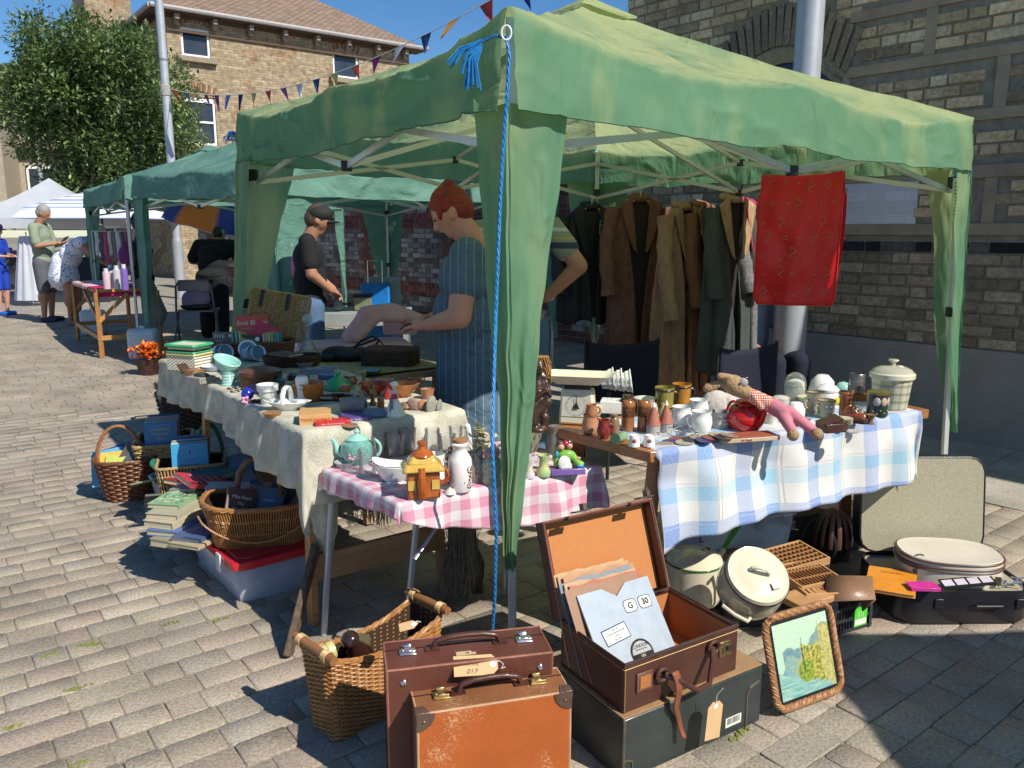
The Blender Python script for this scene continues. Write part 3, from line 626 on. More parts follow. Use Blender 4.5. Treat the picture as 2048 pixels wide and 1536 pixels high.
# ==== GAZEBOS
alu=mk('painted_steel',(.62,.64,.60),.4,metal=.25,va=.12,vs=14)
blk=mk('black_plastic',(.02,.02,.022),.45,va=.3)
can1=cloth_mat('faded_green_canopy',(.17,.36,.21),(.50,.58,.29),.54,vs=1.5,stretch=(1.7,1.7,.55),bs=3.6,bstr=.9,bdist=.035,bleach=.30)
can2=cloth_mat('teal_canopy',(.13,.30,.235),(.20,.39,.31),.38,vs=2.2,stretch=(1,1,1.4),bs=4.,bstr=.9,bdist=.035)
def gazebo(label,A,B,D,Cc,peak,mat,drop=.29,curt=(),sag=.10,name='gazebo',legs=(0,1,2,3),wrinkle=.014,amb=0,group='green pop-up gazebos along the wall',grid_n=36,splay={}):
 """corners in order round the square, each (x, y, eave height)"""
 cs=[Vector(c)for c in(A,B,D,Cc)];ctr=sum(cs,Vector())/4;base=Vector((ctr.x,ctr.y,0));pk=Vector((ctr.x,ctr.y,peak))-base
 t_=T(name,label,'gazebo',base,0,group)
 cs=[c-base for c in cs];fab=MB();hems=[];sd=random.Random(int(A[0]*100)+5).uniform(0,50)
 def wr(p,a=1.):
  q_=p*2.6+Vector((sd,0,0));n1=noise.noise_vector(q_);n2=noise.noise_vector(p*7.5+Vector((0,sd,0)))
  r_=1-abs(noise.noise(Vector((p.x*5+p.z*3,p.y*5-p.z*2,p.z*4+sd))))*2
  r2_=max(0,1-abs(noise.noise(Vector((p.x*3.1,p.y*3.1,p.z*6+sd)))*5))**2;r3_=max(0,1-abs(noise.noise(Vector((p.x*9+7,p.y*9,p.z*9-p.x*8)))*4))**2
  p=p+Vector((-.45,-.55,.35))*wrinkle*a*(.50*r2_+.20*r3_)
  return p+(n1*.5+n2*.35)*wrinkle*a+Vector((0,0,0))+n1.normalized()*(r_**4*wrinkle*.5)*a
 def eave(i,u):
  a,b=cs[i],cs[(i+1)%4];e=a.lerp(b,u);s_=abs(math.sin(2*math.pi*u))*.55+.45*4*u*(1-u)
  e.z-=sag*s_;return e
 for i in range(4):
  a,b=cs[i],cs[(i+1)%4];out=(a+b)/2;out.z=0;out.normalize()
  def f(u,v):
   if v<=.6:
    k=v/.6;e=eave(i,u);r_=pk.lerp(e,k);r_.z+=-.06*math.sin(math.pi*k)*(1-.5*abs(2*u-1))
    return wr(r_,.2+.8*k)
   k=(v-.6)/.4;e=eave(i,u);dd=drop-sag*(abs(math.sin(2*math.pi*u))*.55+.45*4*u*(1-u))+.02*math.sin(math.pi*u)
   e=e+out*(.012+.03*k+.006*math.sin(19*u+sd)*k*math.sin(math.pi*u)**.5);e.z-=dd*k
   return wr(e,1.1)
  fab.grid(grid_n,64 if grid_n>50 else 40,f,colf=lambda u,v:(max(0,min(1,(.66-v)*12))*.9+.05,)*3)
  hm0=MB();hm0.tube([f(k/110,1.)for k in range(111)],.0022,4);hems.append(hm0)
 o=fab.build('canopy',mat,t_,smooth=180)
 for h_ in hems:h_.build('hem',mk('hem_green',(.07,.18,.10),.8),t_)
 cp=MB()
 for i in range(4):
  a,b=cs[i],cs[(i+1)%4]
  cp.grid(14,5,lambda u,v:(pk+Vector((0,0,.035))).lerp(a.lerp(b,u)+Vector((0,0,0)),v*.13+.006*v*abs(math.sin(u*22)))+Vector((0,0,-.022*v)))
 cp.build('vent_cap',mat,t_,smooth=60)
 for i in legs:
  c_=cs[i];iw=Vector((-c_.x,-c_.y,0)).normalized()*.03
  fo=Vector((c_.x,c_.y,0))+Vector((*splay.get(i,(0,0)),0));hi=Vector((c_.x,c_.y,c_.z-.02));mi=fo.lerp(hi,.5)
  q=MB();q.beam(fo+iw,mi+iw,.026,.026,(0,1,0));q.beam(fo.lerp(hi,.48)+iw,hi+iw,.034,.034,(0,1,0))
  q.box((fo.x+iw.x,fo.y+iw.y,.008),(.07,.07,.012));lg=q.build('leg',alu,t_,bevel=.003)
  q=MB();q.box(tuple(mi+iw*1.3),(.038,.038,.05));q.build('joint',blk,lg,bevel=.003)
  q=MB();q.box((c_.x+iw.x*1.6,c_.y+iw.y*1.6,c_.z-.32),(.042,.042,.06));q.build('joint',blk,lg,bevel=.003)
 for i in range(4):
  a,b=cs[i],cs[(i+1)%4];m_=a.lerp(b,.5);iw=Vector((-m_.x,-m_.y,0)).normalized()*.05
  zt,zb=-.10,-.36;q=MB()
  pts={k:a.lerp(b,k)+iw for k in(0.01,.5,.99)}
  def pt(k,z):return pts[k]+Vector((0,0,z))
  for(k0,z0,k1,z1)in((.01,zt,.5,zb+.02),(.01,zb,.5,zt-.06),(.5,zb+.02,.99,zt),(.5,zt-.06,.99,zb)):
   q=MB();q.beam(pt(k0,z0),pt(k1,z1),.012,.024);tu=q.build('scissor_bar',alu,t_,smooth=0)
  q=MB();q.box(pt(.5,zb+.02),(.04,.04,.04));q.build('joint',blk,t_,bevel=.004);q=MB();q.box(pt(.5,zt-.06),(.04,.04,.04));q.build('joint',blk,t_,bevel=.004)
  q=MB();mid=pts[.5];q.beam(mid+Vector((0,0,-.16)),Vector((0,0,(peak+m_.z)/2-.05)),.012,.022);q.build('roof_bar',alu,t_,smooth=0);q=MB();q.beam(mid+Vector((0,0,-.34)),Vector((0,0,peak-.45)),.012,.022);q.build('roof_bar',alu,t_,smooth=0)
 q=MB();q.tube([(0,0,peak-.5),(0,0,peak-.03)],.014,8);q.build('king_post',blk,t_)
 for(i,w1,w2,zb,amp,ty)in curt:
  c_=cs[i];da=(cs[(i-1)%4]-c_);db=(cs[(i+1)%4]-c_)
  for d_,ww in((da,w1),(db,w2)):
   if ww<=0:continue
   d_=Vector((d_.x,d_.y,0)).normalized();out=Vector((c_.x,c_.y,0)).normalized();zt_=c_.z-drop+.02;q=MB();q.col=(.25,.25,.25);ph=random.Random(i+int(ww*100)).uniform(0,6)
   def f(u,v):
    z=zt_+(zb-zt_)*v;w_=ww*(1-v)**ty+.035
    p_=Vector((c_.x,c_.y,z))+Vector((*splay.get(i,(0,0)),0))*(1-z/c_.z)+d_*(w_*u-.008)+out*(.018+amp*(.25+v)*math.sin(u*9+ph+1.7*v)*(.35+u)*.5)
    n_=noise.noise_vector(Vector((p_.x*6,p_.y*6,p_.z*2.4))+Vector((sd,0,0)));n2=noise.noise_vector(Vector((p_.x*22,p_.y*22,p_.z*9)))
    return p_+n_*(.016*u+.005)+n2*.006
   q.grid(22,90,f);q.build('leg_curtain',mat,t_,smooth=180)
 return t_,base
GA=(-.005,2.30,1.955);GB=(-1.42,4.38,1.98);GD=(.64,6.2,1.97);GC=(2.29,4.18,1.93)
gz1,gb1=gazebo('large faded green gazebo over the bric-a-brac stall, blue rope on its front leg',GA,GB,GD,GC,2.48,can1,.265,[(0,.185,.150,.36,.030,1.3),(1,.26,.30,.72,.03,.6),(2,.3,.3,.5,.03,1.0),(3,.18,.16,.32,.02,.8)],sag=.09,wrinkle=.022,grid_n=110,splay={1:(-.16,.02),3:(.07,-.03)})
A2=(-1.86,6.42,1.90);B2=(-4.02,8.75,1.98);C2=(.44,8.1,1.90);D2=(-1.6,10.5,1.93)
gz2,gb2=gazebo('middle teal green gazebo with scissor bars showing, behind the faded green one',A2,B2,D2,C2,2.62,can2,.25,[(0,.34,.26,.45,.05,.45),(1,.24,.12,.1,.03,.5),(2,.35,.35,.3,.03,.9),(3,.3,.3,.3,.03,.9)],sag=.05,wrinkle=.02)
A3=(-4.22,8.95,1.97);B3=(-5.95,11.45,1.95);C3=(-2.35,11.3,1.92);D3=(-3.9,13.4,1.95)
gz3,gb3=gazebo('farthest teal gazebo sheltering the stall of pink cloth and bottles',A3,B3,D3,C3,2.5,can2,.25,[(1,.2,.15,.2,.03,.7),(2,.3,.3,.3,.03,.9),(3,.14,.14,.3,.02,.9)],sag=.05,wrinkle=.02)
gz4,gb4=gazebo('added green gazebo out of view on the right, shading the near paving',(2.53,1.28,1.95),(2.58,-1.7,1.95),(5.5,-1.7,1.95),(5.4,1.42,1.95),2.5,can1,.25,[],sag=.04,group=None,name='gazebo')  # unseen gazebo, added to throw shade over the right foreground
q=MB();o_=Vector(GC);q.grid(2,6,lambda u,v:(-.09+.085*u,-.02,-.30*1-.215*v+.0))
lb_=q.build('care_label',mk('label_paper',(.55,.53,.42),.8,va=.06),gz1,smooth=0,solid=.001);lb_.location=o_-gb1;lb_.rotation_euler=(0,0,.35)
tm=mk('ink_black',(.015,.015,.018),.7)
for i,(s_,sz)in enumerate((('WARNING',.012),('KEEP AWAY FROM',.008),('FLAME & HEAT',.009),('IMPORTANT',.010),('This canopy is not',.006),('fire proof. It will',.006),('burn if left in',.006),('contact with flame',.006),('CARE & USE',.009),('Wipe clean with a',.006),('damp cloth only',.006))):
 text(s_,sz,tm,lb_,(-.0475,-.0215,-.325-.017*i),(R(90),0,0),'lettering')
rope_m=mk('blue_rope',(.03,.27,.60),.55,col2=(.015,.16,.42),vs=60)
rope_d=rope_m
def rope(label,pts,r=.0065,tassel=None,eyelet=None,ntas=5,tl=.10):
 o0=Vector(pts[0]);t_=T('rope',label,'rope',o0)
 cr=[];P_=[Vector(p)-o0 for p in pts]
 sm=[]
 for i in range(len(P_)-1):
  n_=max(2,int((P_[i+1]-P_[i]).length/.007))
  for k in range(n_):sm.append(P_[i].lerp(P_[i+1],k/n_))
 sm.append(P_[-1]);q=MB()
 for s_ in range(3):
  ph=s_*2.094;q.tube([p+Vector((math.cos(i*.72+ph),math.sin(i*.72+ph),.25*math.sin(i*.72+ph)))*r*.55 for i,p in enumerate(sm)],r*.62,5)
 q.build('strand',rope_m,t_)
 if tassel:
  rr=random.Random(4);q=MB();T0=Vector(tassel[0])-o0;dr=Vector(tassel[1])
  for k in range(ntas*6):
   a=T0+Vector((rr.gauss(0,.004),rr.gauss(0,.004),rr.gauss(0,.004)));g_=(k%ntas-ntas/2)/ntas
   e=a+dr*tl*rr.uniform(.7,1.2)+Vector((g_*.12,rr.gauss(0,.008),rr.gauss(0,.006)-abs(g_)*.01));md=a.lerp(e,.5)+Vector((rr.gauss(0,.006),rr.gauss(0,.006),.012))
   q.tube([a,md,e],.0018,4)
  q.build('frayed_end',rope_m,t_)
 return t_
e0=Q(1013,78,2.27);e0.z=min(e0.z,1.92)
rp1=rope('twisted blue rope down the front leg of the faded green gazebo, frayed at top',[e0+Vector((0,-.03,0)),e0+Vector((.008,-.035,-.05)),Q(1005,330,2.24),Q(1000,420,2.24),Q(992,620,2.22),Q(988,760,2.16),Q(985,900,2.08),Q(993,1060,2.1),Q(990,1190,2.16),Q(985,1260,2.2)],.0048)
q=MB();a0=e0+Vector((0,-.035,-.005));o0=Vector(rp1.location)
knt=[a0-o0,a0-o0+Vector((-.03,-.01,.004)),a0-o0+Vector((-.065,-.01,-.012)),a0-o0+Vector((-.085,-.01,-.03))]
for s_ in range(3):
 q.tube([knt[0].lerp(knt[1],k/6)if k<6 else(knt[1].lerp(knt[2],(k-6)/6)if k<12 else knt[2].lerp(knt[3],(k-12)/6))for k in range(19)],.0045,5)
rr=random.Random(8)
for k in range(34):
 g_=rr.uniform(-1,1);s0=knt[2]+Vector((rr.gauss(0,.004),0,rr.gauss(0,.004)));e_=s0+Vector((-.045+g_*.045,rr.gauss(0,.01),-.075-.035*(g_>0)+.02*(g_<-.3)));q.tube([s0,s0.lerp(e_,.5)+Vector((-.012,-.005,.008)),e_],.0022,4)
q.build('frayed_end',rope_m,rp1)
q=MB();q.tube([Vector((.0,-.02,.004))+Vector((.013*math.cos(a),.0,.018*math.sin(a)))for a in[i*math.pi/7 for i in range(14)]],.0028,6,closed=True);q.build('eyelet',mk('white_plastic',(.8,.8,.78),.3),rp1)
e1=Q(1927,285,4.16)
rope('frayed blue rope ends dangling from the right corner of the faded green gazebo',[e1,e1+Vector((.01,0,-.03))],.008,(e1+Vector((.01,0,-.02)),(0.06,0,-1)),ntas=4,tl=.17)
e2=Q(466,268,4.42)
rope('blue rope knotted at the left corner of the faded green gazebo',[e2+Vector((.03,0,0)),e2+Vector((-.02,0,.01)),e2+Vector((-.03,0,-.03)),e2+Vector((.02,-.02,-.035)),e2+Vector((0,0,.012)),e2+Vector((.03,0,-.02)),e2+Vector((.035,0,-.3))],.007,(e2,(.1,0,-.4)),ntas=3,tl=.08)
# --- plain grey market canopy, striped parasol, orange and blue parasol
def canopy_simple(label,c,wx,wy,ze,zp,mat,rz,drop=.25,name='market_canopy'):
 t_=T(name,label,'canopy',c,rz);f=MB();P_=[(-wx,-wy),(wx,-wy),(wx,wy),(-wx,wy)]
 for i in range(4):
  a,b=P_[i],P_[(i+1)%4]
  def fn(u,v):
   e=Vector((a[0]+(b[0]-a[0])*u,a[1]+(b[1]-a[1])*u,ze-.06*4*u*(1-u)))
   if v<=.75:return Vector((0,0,zp)).lerp(e,v/.75)-Vector((0,0,.12*math.sin(math.pi*v/.75)))
   return e-Vector((0,0,drop*(v-.75)/.25))
  f.grid(10,12,fn)
 f.build('canopy',mat,t_,smooth=30)
 for x,y in P_:
  q=MB();q.beam((x*.97,y*.97,0),(x*.97,y*.97,ze),.035,.035,(0,1,0));q.build('leg',alu,t_,smooth=0)
 return t_
cg=cloth_mat('grey_canopy',(.66,.69,.74),(.72,.75,.80),.45,bstr=.2)
g5=Q(20,460,15.5);gc=canopy_simple('grey pointed market canopy at the left edge',(g5.x,g5.y+1.5,0),1.45,1.2,Q(20,425,15.5).z-.04,Q(20,345,15.5).z,cg,.25,.2)
q=MB()
g6=Q(200,400,16)
pt_=T('parasol','white parasol with thin blue stripes behind the far gazebo','parasol',(g6.x,g6.y,0));f=MB();zt,ze=Q(200,380,16).z,Q(200,425,16).z
def stripe(u,v):return(.62,.66,.74)if int(v*26)%2 else(.16,.24,.46)if int(v*26)%4 else(.70,.72,.78)
def sqp(u,v):
 a=u*2*math.pi;r_=v*.95/max(abs(math.cos(a)),abs(math.sin(a)),.72);z=zt+(ze-zt)*v**1.2 if v<.9 else ze-(v-.9)*1.3
 return Vector((r_*math.cos(a)*1.25,r_*math.sin(a)*1.1,z))
f.grid(40,52,sqp,colf=stripe);f.build('canopy',attr_mat('striped_canvas',.8,.05),pt_,smooth=50)
q=MB();q.tube([(0,0,0),(0,0,zt)],.022,8);[q.tube([(0,0,zt-.45),(.75*math.cos(a),.75*math.sin(a),ze+.12)],.008,5)for a in[k*math.pi/4 for k in range(8)]];q.build('pole',mk('dark_wood',(.06,.04,.03),.6),pt_)
g7=Q(385,405,11.6)
um=T('parasol','orange and blue segmented parasol over the far stall','parasol',(g7.x,g7.y,0),rot=(R(4),R(13),.25))
zt,ze=Q(372,372,11.6).z+.14,Q(385,428,11.6).z
oc,bc=(.85,.21,.05),(.04,.05,.42)
def ump(u,v):
 a=u*2*math.pi;k=abs((u*8)%1-.5)*2;r_=.86*(v if v<.8 else .8+(v-.8)*.35);z=zt-(zt-ze)*(min(v,.8)/.8)**1.7-(max(0,v-.8)*.9)*(1-.0*k)+(.03*(1-k)*v)
 return Vector((r_*math.cos(a),r_*math.sin(a),z))
f=MB();f.grid(64,20,ump)
f.c=[(oc if int((u[0]+1e-4-(1e-3))*8)%2 else bc)for u in f.u]
o=f.build('canopy',attr_mat('nylon',.6,.03,attr='col'),um,smooth=60)
q=MB();q.tube([(0,0,0),(0,0,zt)],.016,8);q.build('pole',alu,um)
for k in range(8):
 q=MB();a=k*math.pi/4;q.tube([ump(k/8,.25)-Vector((0,0,.01)),ump(k/8,.8)-Vector((0,0,.015)),ump(k/8,1.)-Vector((0,0,.01))],.006,4);q.build('rib',alu,um)
q=MB();e_=[ump(i/64,1.)+Vector((0,0,0))for i in range(64)];q.tube(e_,.005,4,closed=True);q.build('piping',mk('white_plastic',(.8,.8,.78)),um)
# ==== SHARED BUILDERS FOR THE GOODS
ED=Vector((-.59,.81,0)).normalized()
def drape(name,label,p0,du,dv,z,fn_over,mat,top_in=.0,nu=60,nv=60,ripple=.016,cat='tablecloth',k=22.,seed=0.,hang=1.,solid=.002,r=.012):
 """cloth over a table: rectangle p0 + du*a + dv*b; fn_over(side, t) = overhang length; sides 0 front(v<0) 1 right(u>1) 2 back 3 left"""
 p0=Vector(p0);du=Vector(du);dv=Vector(dv);LU=du.length;LV=dv.length;eu=du.normalized();ev=dv.normalized()
 t_o=p0+(du+dv)/2;t_o.z=0;mb=MB()
 mxo=[max(fn_over(s,i/10)for i in range(11))for s in range(4)]
 def f(a,b):
  x=-mxo[3]+(LU+mxo[3]+mxo[1])*a;y=-mxo[0]+(LV+mxo[0]+mxo[2])*b
  tx=min(max(x/LU,0),1);ty=min(max(y/LV,0),1)
  if y<0:y*=fn_over(0,tx)/max(mxo[0],1e-4)
  if y>LV:y=LV+(y-LV)*fn_over(2,tx)/max(mxo[2],1e-4)
  if x<0:x*=fn_over(3,ty)/max(mxo[3],1e-4)
  if x>LU:x=LU+(x-LU)*fn_over(1,ty)/max(mxo[1],1e-4)
  cx=min(max(x,0),LU);cy=min(max(y,0),LV);ox,oy=x-cx,y-cy;d=math.hypot(ox,oy)
  P_=p0+eu*cx+ev*cy
  if d<1e-6:
   n_=noise.noise(P_*9+Vector((seed,0,0)));return Vector((P_.x,P_.y,z+.0012+.0012*n_))-t_o,(x,y,0)
  o=(eu*ox+ev*oy).normalized();al=cx*1.+cy*1.3+math.atan2(oy,ox)*.12
  h=max(0,d-r*.57);rip=ripple*min(1,h/.10)*(math.sin(al*k+seed)+.5*math.sin(al*k*2.3+1.3*seed)+1.4*noise.noise(Vector((al*5,h*5,seed))))
  outw=min(d,r)+h*.10+rip*hang;zz=z-h
  P_=P_+o*outw;return Vector((P_.x,P_.y,zz))-t_o,(x,y,0)
 mb.grid(nu,nv,lambda a,b:f(a,b)[0],lambda a,b:f(a,b)[1])
 ob=mb.build(name,mat,None,smooth=180,solid=solid);ob.location=t_o
 return tag(ob,label,cat)
def rrect(w,d,r,a,pw=None):
 """point on a rounded rectangle outline at turn a in 0..1"""
 w,d=w/2-r,d/2-r;segs=[2*d,r*math.pi/2,2*w,r*math.pi/2,2*d,r*math.pi/2,2*w,r*math.pi/2];tot=sum(segs);s=(a%1)*tot
 k=0
 while s>segs[k]and k<7:s-=segs[k];k+=1
 if k==0:return Vector((w+r,-d+s,0)),Vector((1,0,0))
 if k==2:return Vector((w-s,d+r,0)),Vector((0,1,0))
 if k==4:return Vector((-w-r,d-s,0)),Vector((-1,0,0))
 if k==6:return Vector((-w+s,-d-r,0)),Vector((0,-1,0))
 c={1:(w,d,0),3:(-w,d,90),5:(-w,-d,180),7:(w,-d,270)}[k];an=R(c[2])+s/r
 return Vector((c[0]+r*math.cos(an),c[1]+r*math.sin(an),0)),Vector((math.cos(an),math.sin(an),0))
wick={}
def wmat(key):
 D={'honey':((.42,.20,.065),(.26,.11,.03)),'brown':((.22,.085,.035),(.12,.045,.02)),'dark':((.10,.05,.028),(.05,.026,.015)),'straw':((.50,.33,.15),(.34,.20,.08))}
 return mk('wicker_'+key,D[key][0],.42,col2=D[key][1],vs=45,bs=120,bstr=.25)
def basket(t_,w,d,h,r,mat,rows=16,nst=40,flare=1.2,sr=.0045,kr=.0035,amp=.004,rimf=None,dense=False,gap=1.,bottom=True,rimr=.009,z0=0.,rim=True,name='weave'):
 """woven walls from real strands: rows winding round upright stakes"""
 rimf=rimf or(lambda a:1.)
 def P_(a,v,o=0.):
  fl=1+(flare-1)*v;p,n=rrect(w*fl,d*fl,r*fl,a);z=z0+h*v*(rimf(a)if v>0 else 1)
  return Vector((p.x+n.x*o,p.y+n.y*o,z))
 q=MB()
 if dense:
  for i in range(nst):q.tube([P_(i/nst,v/6*(1. if i%1==0 else 1),.002*math.sin(v*3))for v in range(7)],sr,5)
  for v in(.33,.36,.66,.69):q.tube([P_(a/90,v,.003*(1 if a%2 else-1))for a in range(90)],kr*.7,4,closed=True)
 else:
  for i in range(rows):
   v=(i+.5)/rows;N_=nst*3
   q.tube([P_(a/N_,v,amp*math.cos(math.pi*(a/3+i)))for a in range(N_)],sr,5,closed=True,flat=gap)
  for i in range(nst):q.tube([P_(i/nst,v/5)for v in range(6)],kr,4)
 q.build(name,mat,t_)
 if rim:
  q=MB()
  for s_ in range(3):q.tube([P_(a/150,1.,0)+rrect(1,1,.2,a/150)[1]*(rimr*.5*math.cos(a*.55+s_*2.1))+Vector((0,0,rimr*.5*math.sin(a*.55+s_*2.1)))for a in range(150)],rimr*.62,5,closed=True)
  q.build('rim',mat,t_)
 if bottom:
  q=MB();q.add([P_(a/40,.0)+Vector((0,0,.006))for a in range(40)],[tuple(range(40))]);q.build('base',mat,t_,smooth=0)
  q=MB();q.grid(60,6,lambda u,v:P_(u,v*.97,-.006));q.build('lining',mk('wicker_gap_shade',(.05,.025,.012),.9),t_,smooth=0)  # dark sheet behind the weave; shade of the gaps put into its colour
 return P_
PAP=mk('paper_edge',(.62,.54,.38),.9,col2=(.50,.42,.28),vs=30,stretch=(1,1,30),bs=200,bstr=.3)
PAPW=mk('paper_white',(.72,.70,.62),.85,va=.08,vs=30)
ink=mk('ink_black',(.015,.015,.018),.7);inkw=mk('ink_white',(.75,.73,.66),.7);inky=mk('ink_yellow',(.75,.55,.08),.6);inkr=mk('ink_red',(.5,.04,.03),.6)
def cov(c):return mk('cover_%02d%02d%02d'%tuple(int(x*99)for x in c),c,.45,va=.18,vs=25,coat=.15)
def book(label,loc,rot,w,h,t,col,group=None,title=None,pages=None,hard=True,tcol=None,tsize=None,spine=None,cat='book',extra=None):
 """lying flat: w along x (spine at -x), h along y, t along z"""
 b=T('book',label,cat,loc,rot=rot,group=group);cm=cov(col)if not isinstance(col,bpy.types.Material)else col;q=MB();k=.0022 if hard else .0009;e=.004 if hard else 0
 q.box((0,0,k/2),(w,h,k));q.box((0,0,t-k/2),(w,h,k));q.box((-w/2+k/2,0,t/2),(k,h,t-2*k));q.build('cover',cm,b,bevel=.0008)
 q=MB();q.box((-e/2+k/2,0,t/2),(w-e-k,h-2*e,t-2*k));q.build('pages',pages or PAP,b)
 if title:
  for i,(s_,sz,x,y,m_)in enumerate(title):text(s_,sz,m_,b,(x,y,t+.0004),(0,0,0),'title',ext=.0003)
 if spine:
  for(s_,sz,m_)in spine:text(s_,sz,m_,b,(-w/2-.0004,0,t/2),(R(90),0,R(-90)),'title',ext=.0003)
 if extra:extra(b,t)
 return b
ceram=mk('white_glaze',(.78,.77,.72),.12,va=.04,coat=.5);cream=mk('cream_glaze',(.66,.62,.46),.14,va=.06,coat=.5)
pine=mk('pine_wood',(.50,.25,.085),.5,col2=(.33,.15,.05),vs=5,stretch=(1,14,14),bs=10,bstr=.2)
pined=mk('planed_wood',(.42,.27,.14),.6,col2=(.30,.18,.09),vs=5,stretch=(1,10,10),bs=12,bstr=.2)
darkwood=mk('dark_oiled_wood',(.10,.04,.02),.4,col2=(.05,.02,.012),vs=5,stretch=(1,10,6),bs=25,bstr=.3)
def table(name,label,p0,du,dv,z,topm,th=.03,legs=None,legm=None,lr=.02,cat='table',inset=.06,over=0.):
 p0=Vector(p0);du=Vector(du);dv=Vector(dv);c=p0+(du+dv)/2;c.z=0;an=math.atan2(du.y,du.x);t_=T(name,label,cat,c,an)
 LU,LV=du.length,dv.length;q=MB();q.box((0,0,z-th/2),(LU,LV,th));q.build('table_top',topm,t_,bevel=.003)
 for sx in(-1,1):
  for sy in(-1,1):
   q=MB()
   if legs=='trestle':q.beam((sx*(LU/2-inset-.0),sy*(LV/2-.02),0),(sx*(LU/2-inset),sy*(LV/2-.16),z-th),.045,.025,(1,0,0))
   else:q.tube([(sx*(LU/2-inset+.03),sy*(LV/2-.03),0),(sx*(LU/2-inset),sy*(LV/2-.05),z-th)],lr,8)
   q.build('leg',legm or topm,t_)
  if legs=='trestle':q=MB();q.beam((sx*(LU/2-inset),-LV/2+.06,.25),(sx*(LU/2-inset),LV/2-.06,.25),.02,.07,(0,0,1));q.build('crossbar',legm or topm,t_)
 return t_
 # ---- TABLES AND CLOTHS
ZA,ZB,ZC=.72,.60,.70
a0=G(612,866,ZA);a1=G(326,719,ZA);a2=G(912,816,ZA)
dA=(a2-a0);dA=Vector((.79,.613,0))*.62;eA=Vector((-.613,.79,0));lA=(a1-a0).length;eA=(a1-a0).normalized();dA=Vector((eA.y,-eA.x,0))*.60
ta=table('folding_table','long folding table under the cream cloth of the left-hand goods',a0,dA,eA*lA,ZA,pined,legs='pole',legm=pine,lr=.001)
for ch in[c for c in ta.children if c.name.startswith('leg')]:bpy.data.objects.remove(ch)
for sy in(-1,1):
 for sx in(-1,1):q=MB();q.beam((sx*.27,sy*(lA/2-(.10 if sy<0 else .50)),0),(sx*.24,sy*(lA/2-(.14 if sy<0 else .54)),ZA-.03),.022,.05,(0,1,0));q.build('leg',pine,ta)
 q=MB();q.beam((-.25,sy*(lA/2-(.11 if sy<0 else .51)),.20),(.25,sy*(lA/2-(.11 if sy<0 else .51)),.20),.10,.018,(0,1,0));q.build('brace_board',pined,ta)
def clothA(w_,mix,nz):return mix(nz(11,.4,.6),mix(nz(150,.35,.65),(.78,.74,.62),(.60,.57,.45)),mix(nz(200,.4,.6),(.62,.59,.48),(.42,.40,.31)))
cA=fn_mat('cream_flecked_cloth',clothA,.9,.25,bs=160,bstr=.6)
def ovA(s,t):
 if s==0:return .22+.03*math.sin(5*t+1)
 if s==3:return .185+.02*math.sin(9*t)+.02*math.sin(4*t+2)
 if s==1:return .26
 return .16
drape('tablecloth','cream flecked cloth hanging over the long left-hand table',a0,dA,eA*lA,ZA+.002,ovA,cA,nu=70,nv=110,ripple=.012,seed=2.)
q=MB();p_=a0+eA*.02+dA.normalized()*.0
def trail(label,top,pts,wd,mat,seed,name='cloth',cat='cloth',n=26,amp=.02):
 o0=Vector((top[0],top[1],0));q=MB();P_=[Vector(p)-o0 for p in pts]
 def f(u,v):
  x=v*(len(P_)-1);i=min(int(x),len(P_)-2);c=P_[i].lerp(P_[i+1],x-i);a=(u-.5)*math.pi*1.7;w_=wd(v)
  return c+Vector((w_*math.sin(a),-w_*.5*math.cos(a)+amp*math.sin(u*21+seed+v*3),0))+noise.noise_vector(Vector((u*4,v*6,seed)))*amp*.8
 q.grid(n,40,f);ob=q.build(name,mat,None,smooth=180);ob.location=o0;return tag(ob,label,cat)
c0=G(633,905,.62)
trail('loose corner of cream cloth bunched down the left corner of the long table',c0,[G(632,905,.64),Q(632,985,c0.y),Q(640,1060,c0.y),Q(650,1105,c0.y)],lambda v:.055*(1-v)+.02*v+.03*math.sin(v*3),cA,3.,amp=.012)
net=mk('string_net',(.30,.27,.20),.95,col2=(.16,.14,.10),vs=60,bs=50,bstr=1.)
c1=Q(925,1080,2.95)
sack=trail('grey brown cloth bundle hanging under the long table',c1,[Q(918,1000,2.95),Q(925,1080,2.95),Q(935,1150,2.9),Q(930,1195,2.9)],lambda v:.05+.03*v,mk('sackcloth',(.20,.18,.14),.95,vs=20,bs=60,bstr=.6),5.)
q=MB();rr=random.Random(12);o0=Vector((c1.x,c1.y,0))
for k in range(150):
 x=905+rr.gauss(0,16);a_=Q(x+10,rr.uniform(1040,1110),2.84);b_=Q(x+rr.gauss(0,14),rr.uniform(1150,1235),2.80);m_=a_.lerp(b_,.5)+Vector((rr.gauss(0,.012),rr.gauss(0,.01),0));q.tube([a_-o0,m_-o0,b_-o0],.0014,3)
ob=q.build('netting',net,None);ob.location=o0;tag(ob,'tangled string netting hanging in front of the cloth bundle under the table','netting')
q=MB();c2=Q(730,1000,2.62);o0=Vector((c2.x,c2.y,0))
for k in range(170):
 x=690+90*rr.random();x=688+round((x-688)/14)*14+rr.gauss(0,3);a_=Q(x,985,2.66);l_=rr.uniform(25,70);b_=Q(x+rr.gauss(0,5),985+l_,2.62);m_=a_.lerp(b_,.5)+Vector((rr.gauss(0,.006),rr.gauss(0,.006),0));q.tube([a_-o0,m_-o0,b_-o0],.0013,3)
ob=q.build('fringe',net,None);ob.location=o0;tag(ob,'crocheted string fringe hanging behind the pink gingham cloth','fringe')
b0=G(800,1006,ZB);b1=G(1196,932,ZB);dB=b1-b0;eB=Vector((-dB.y,dB.x,0)).normalized();dB2=G(652,938,ZB)-b0
camp=mk('camp_leg',(.50,.53,.58),.38,metal=.5,va=.12,vs=12)
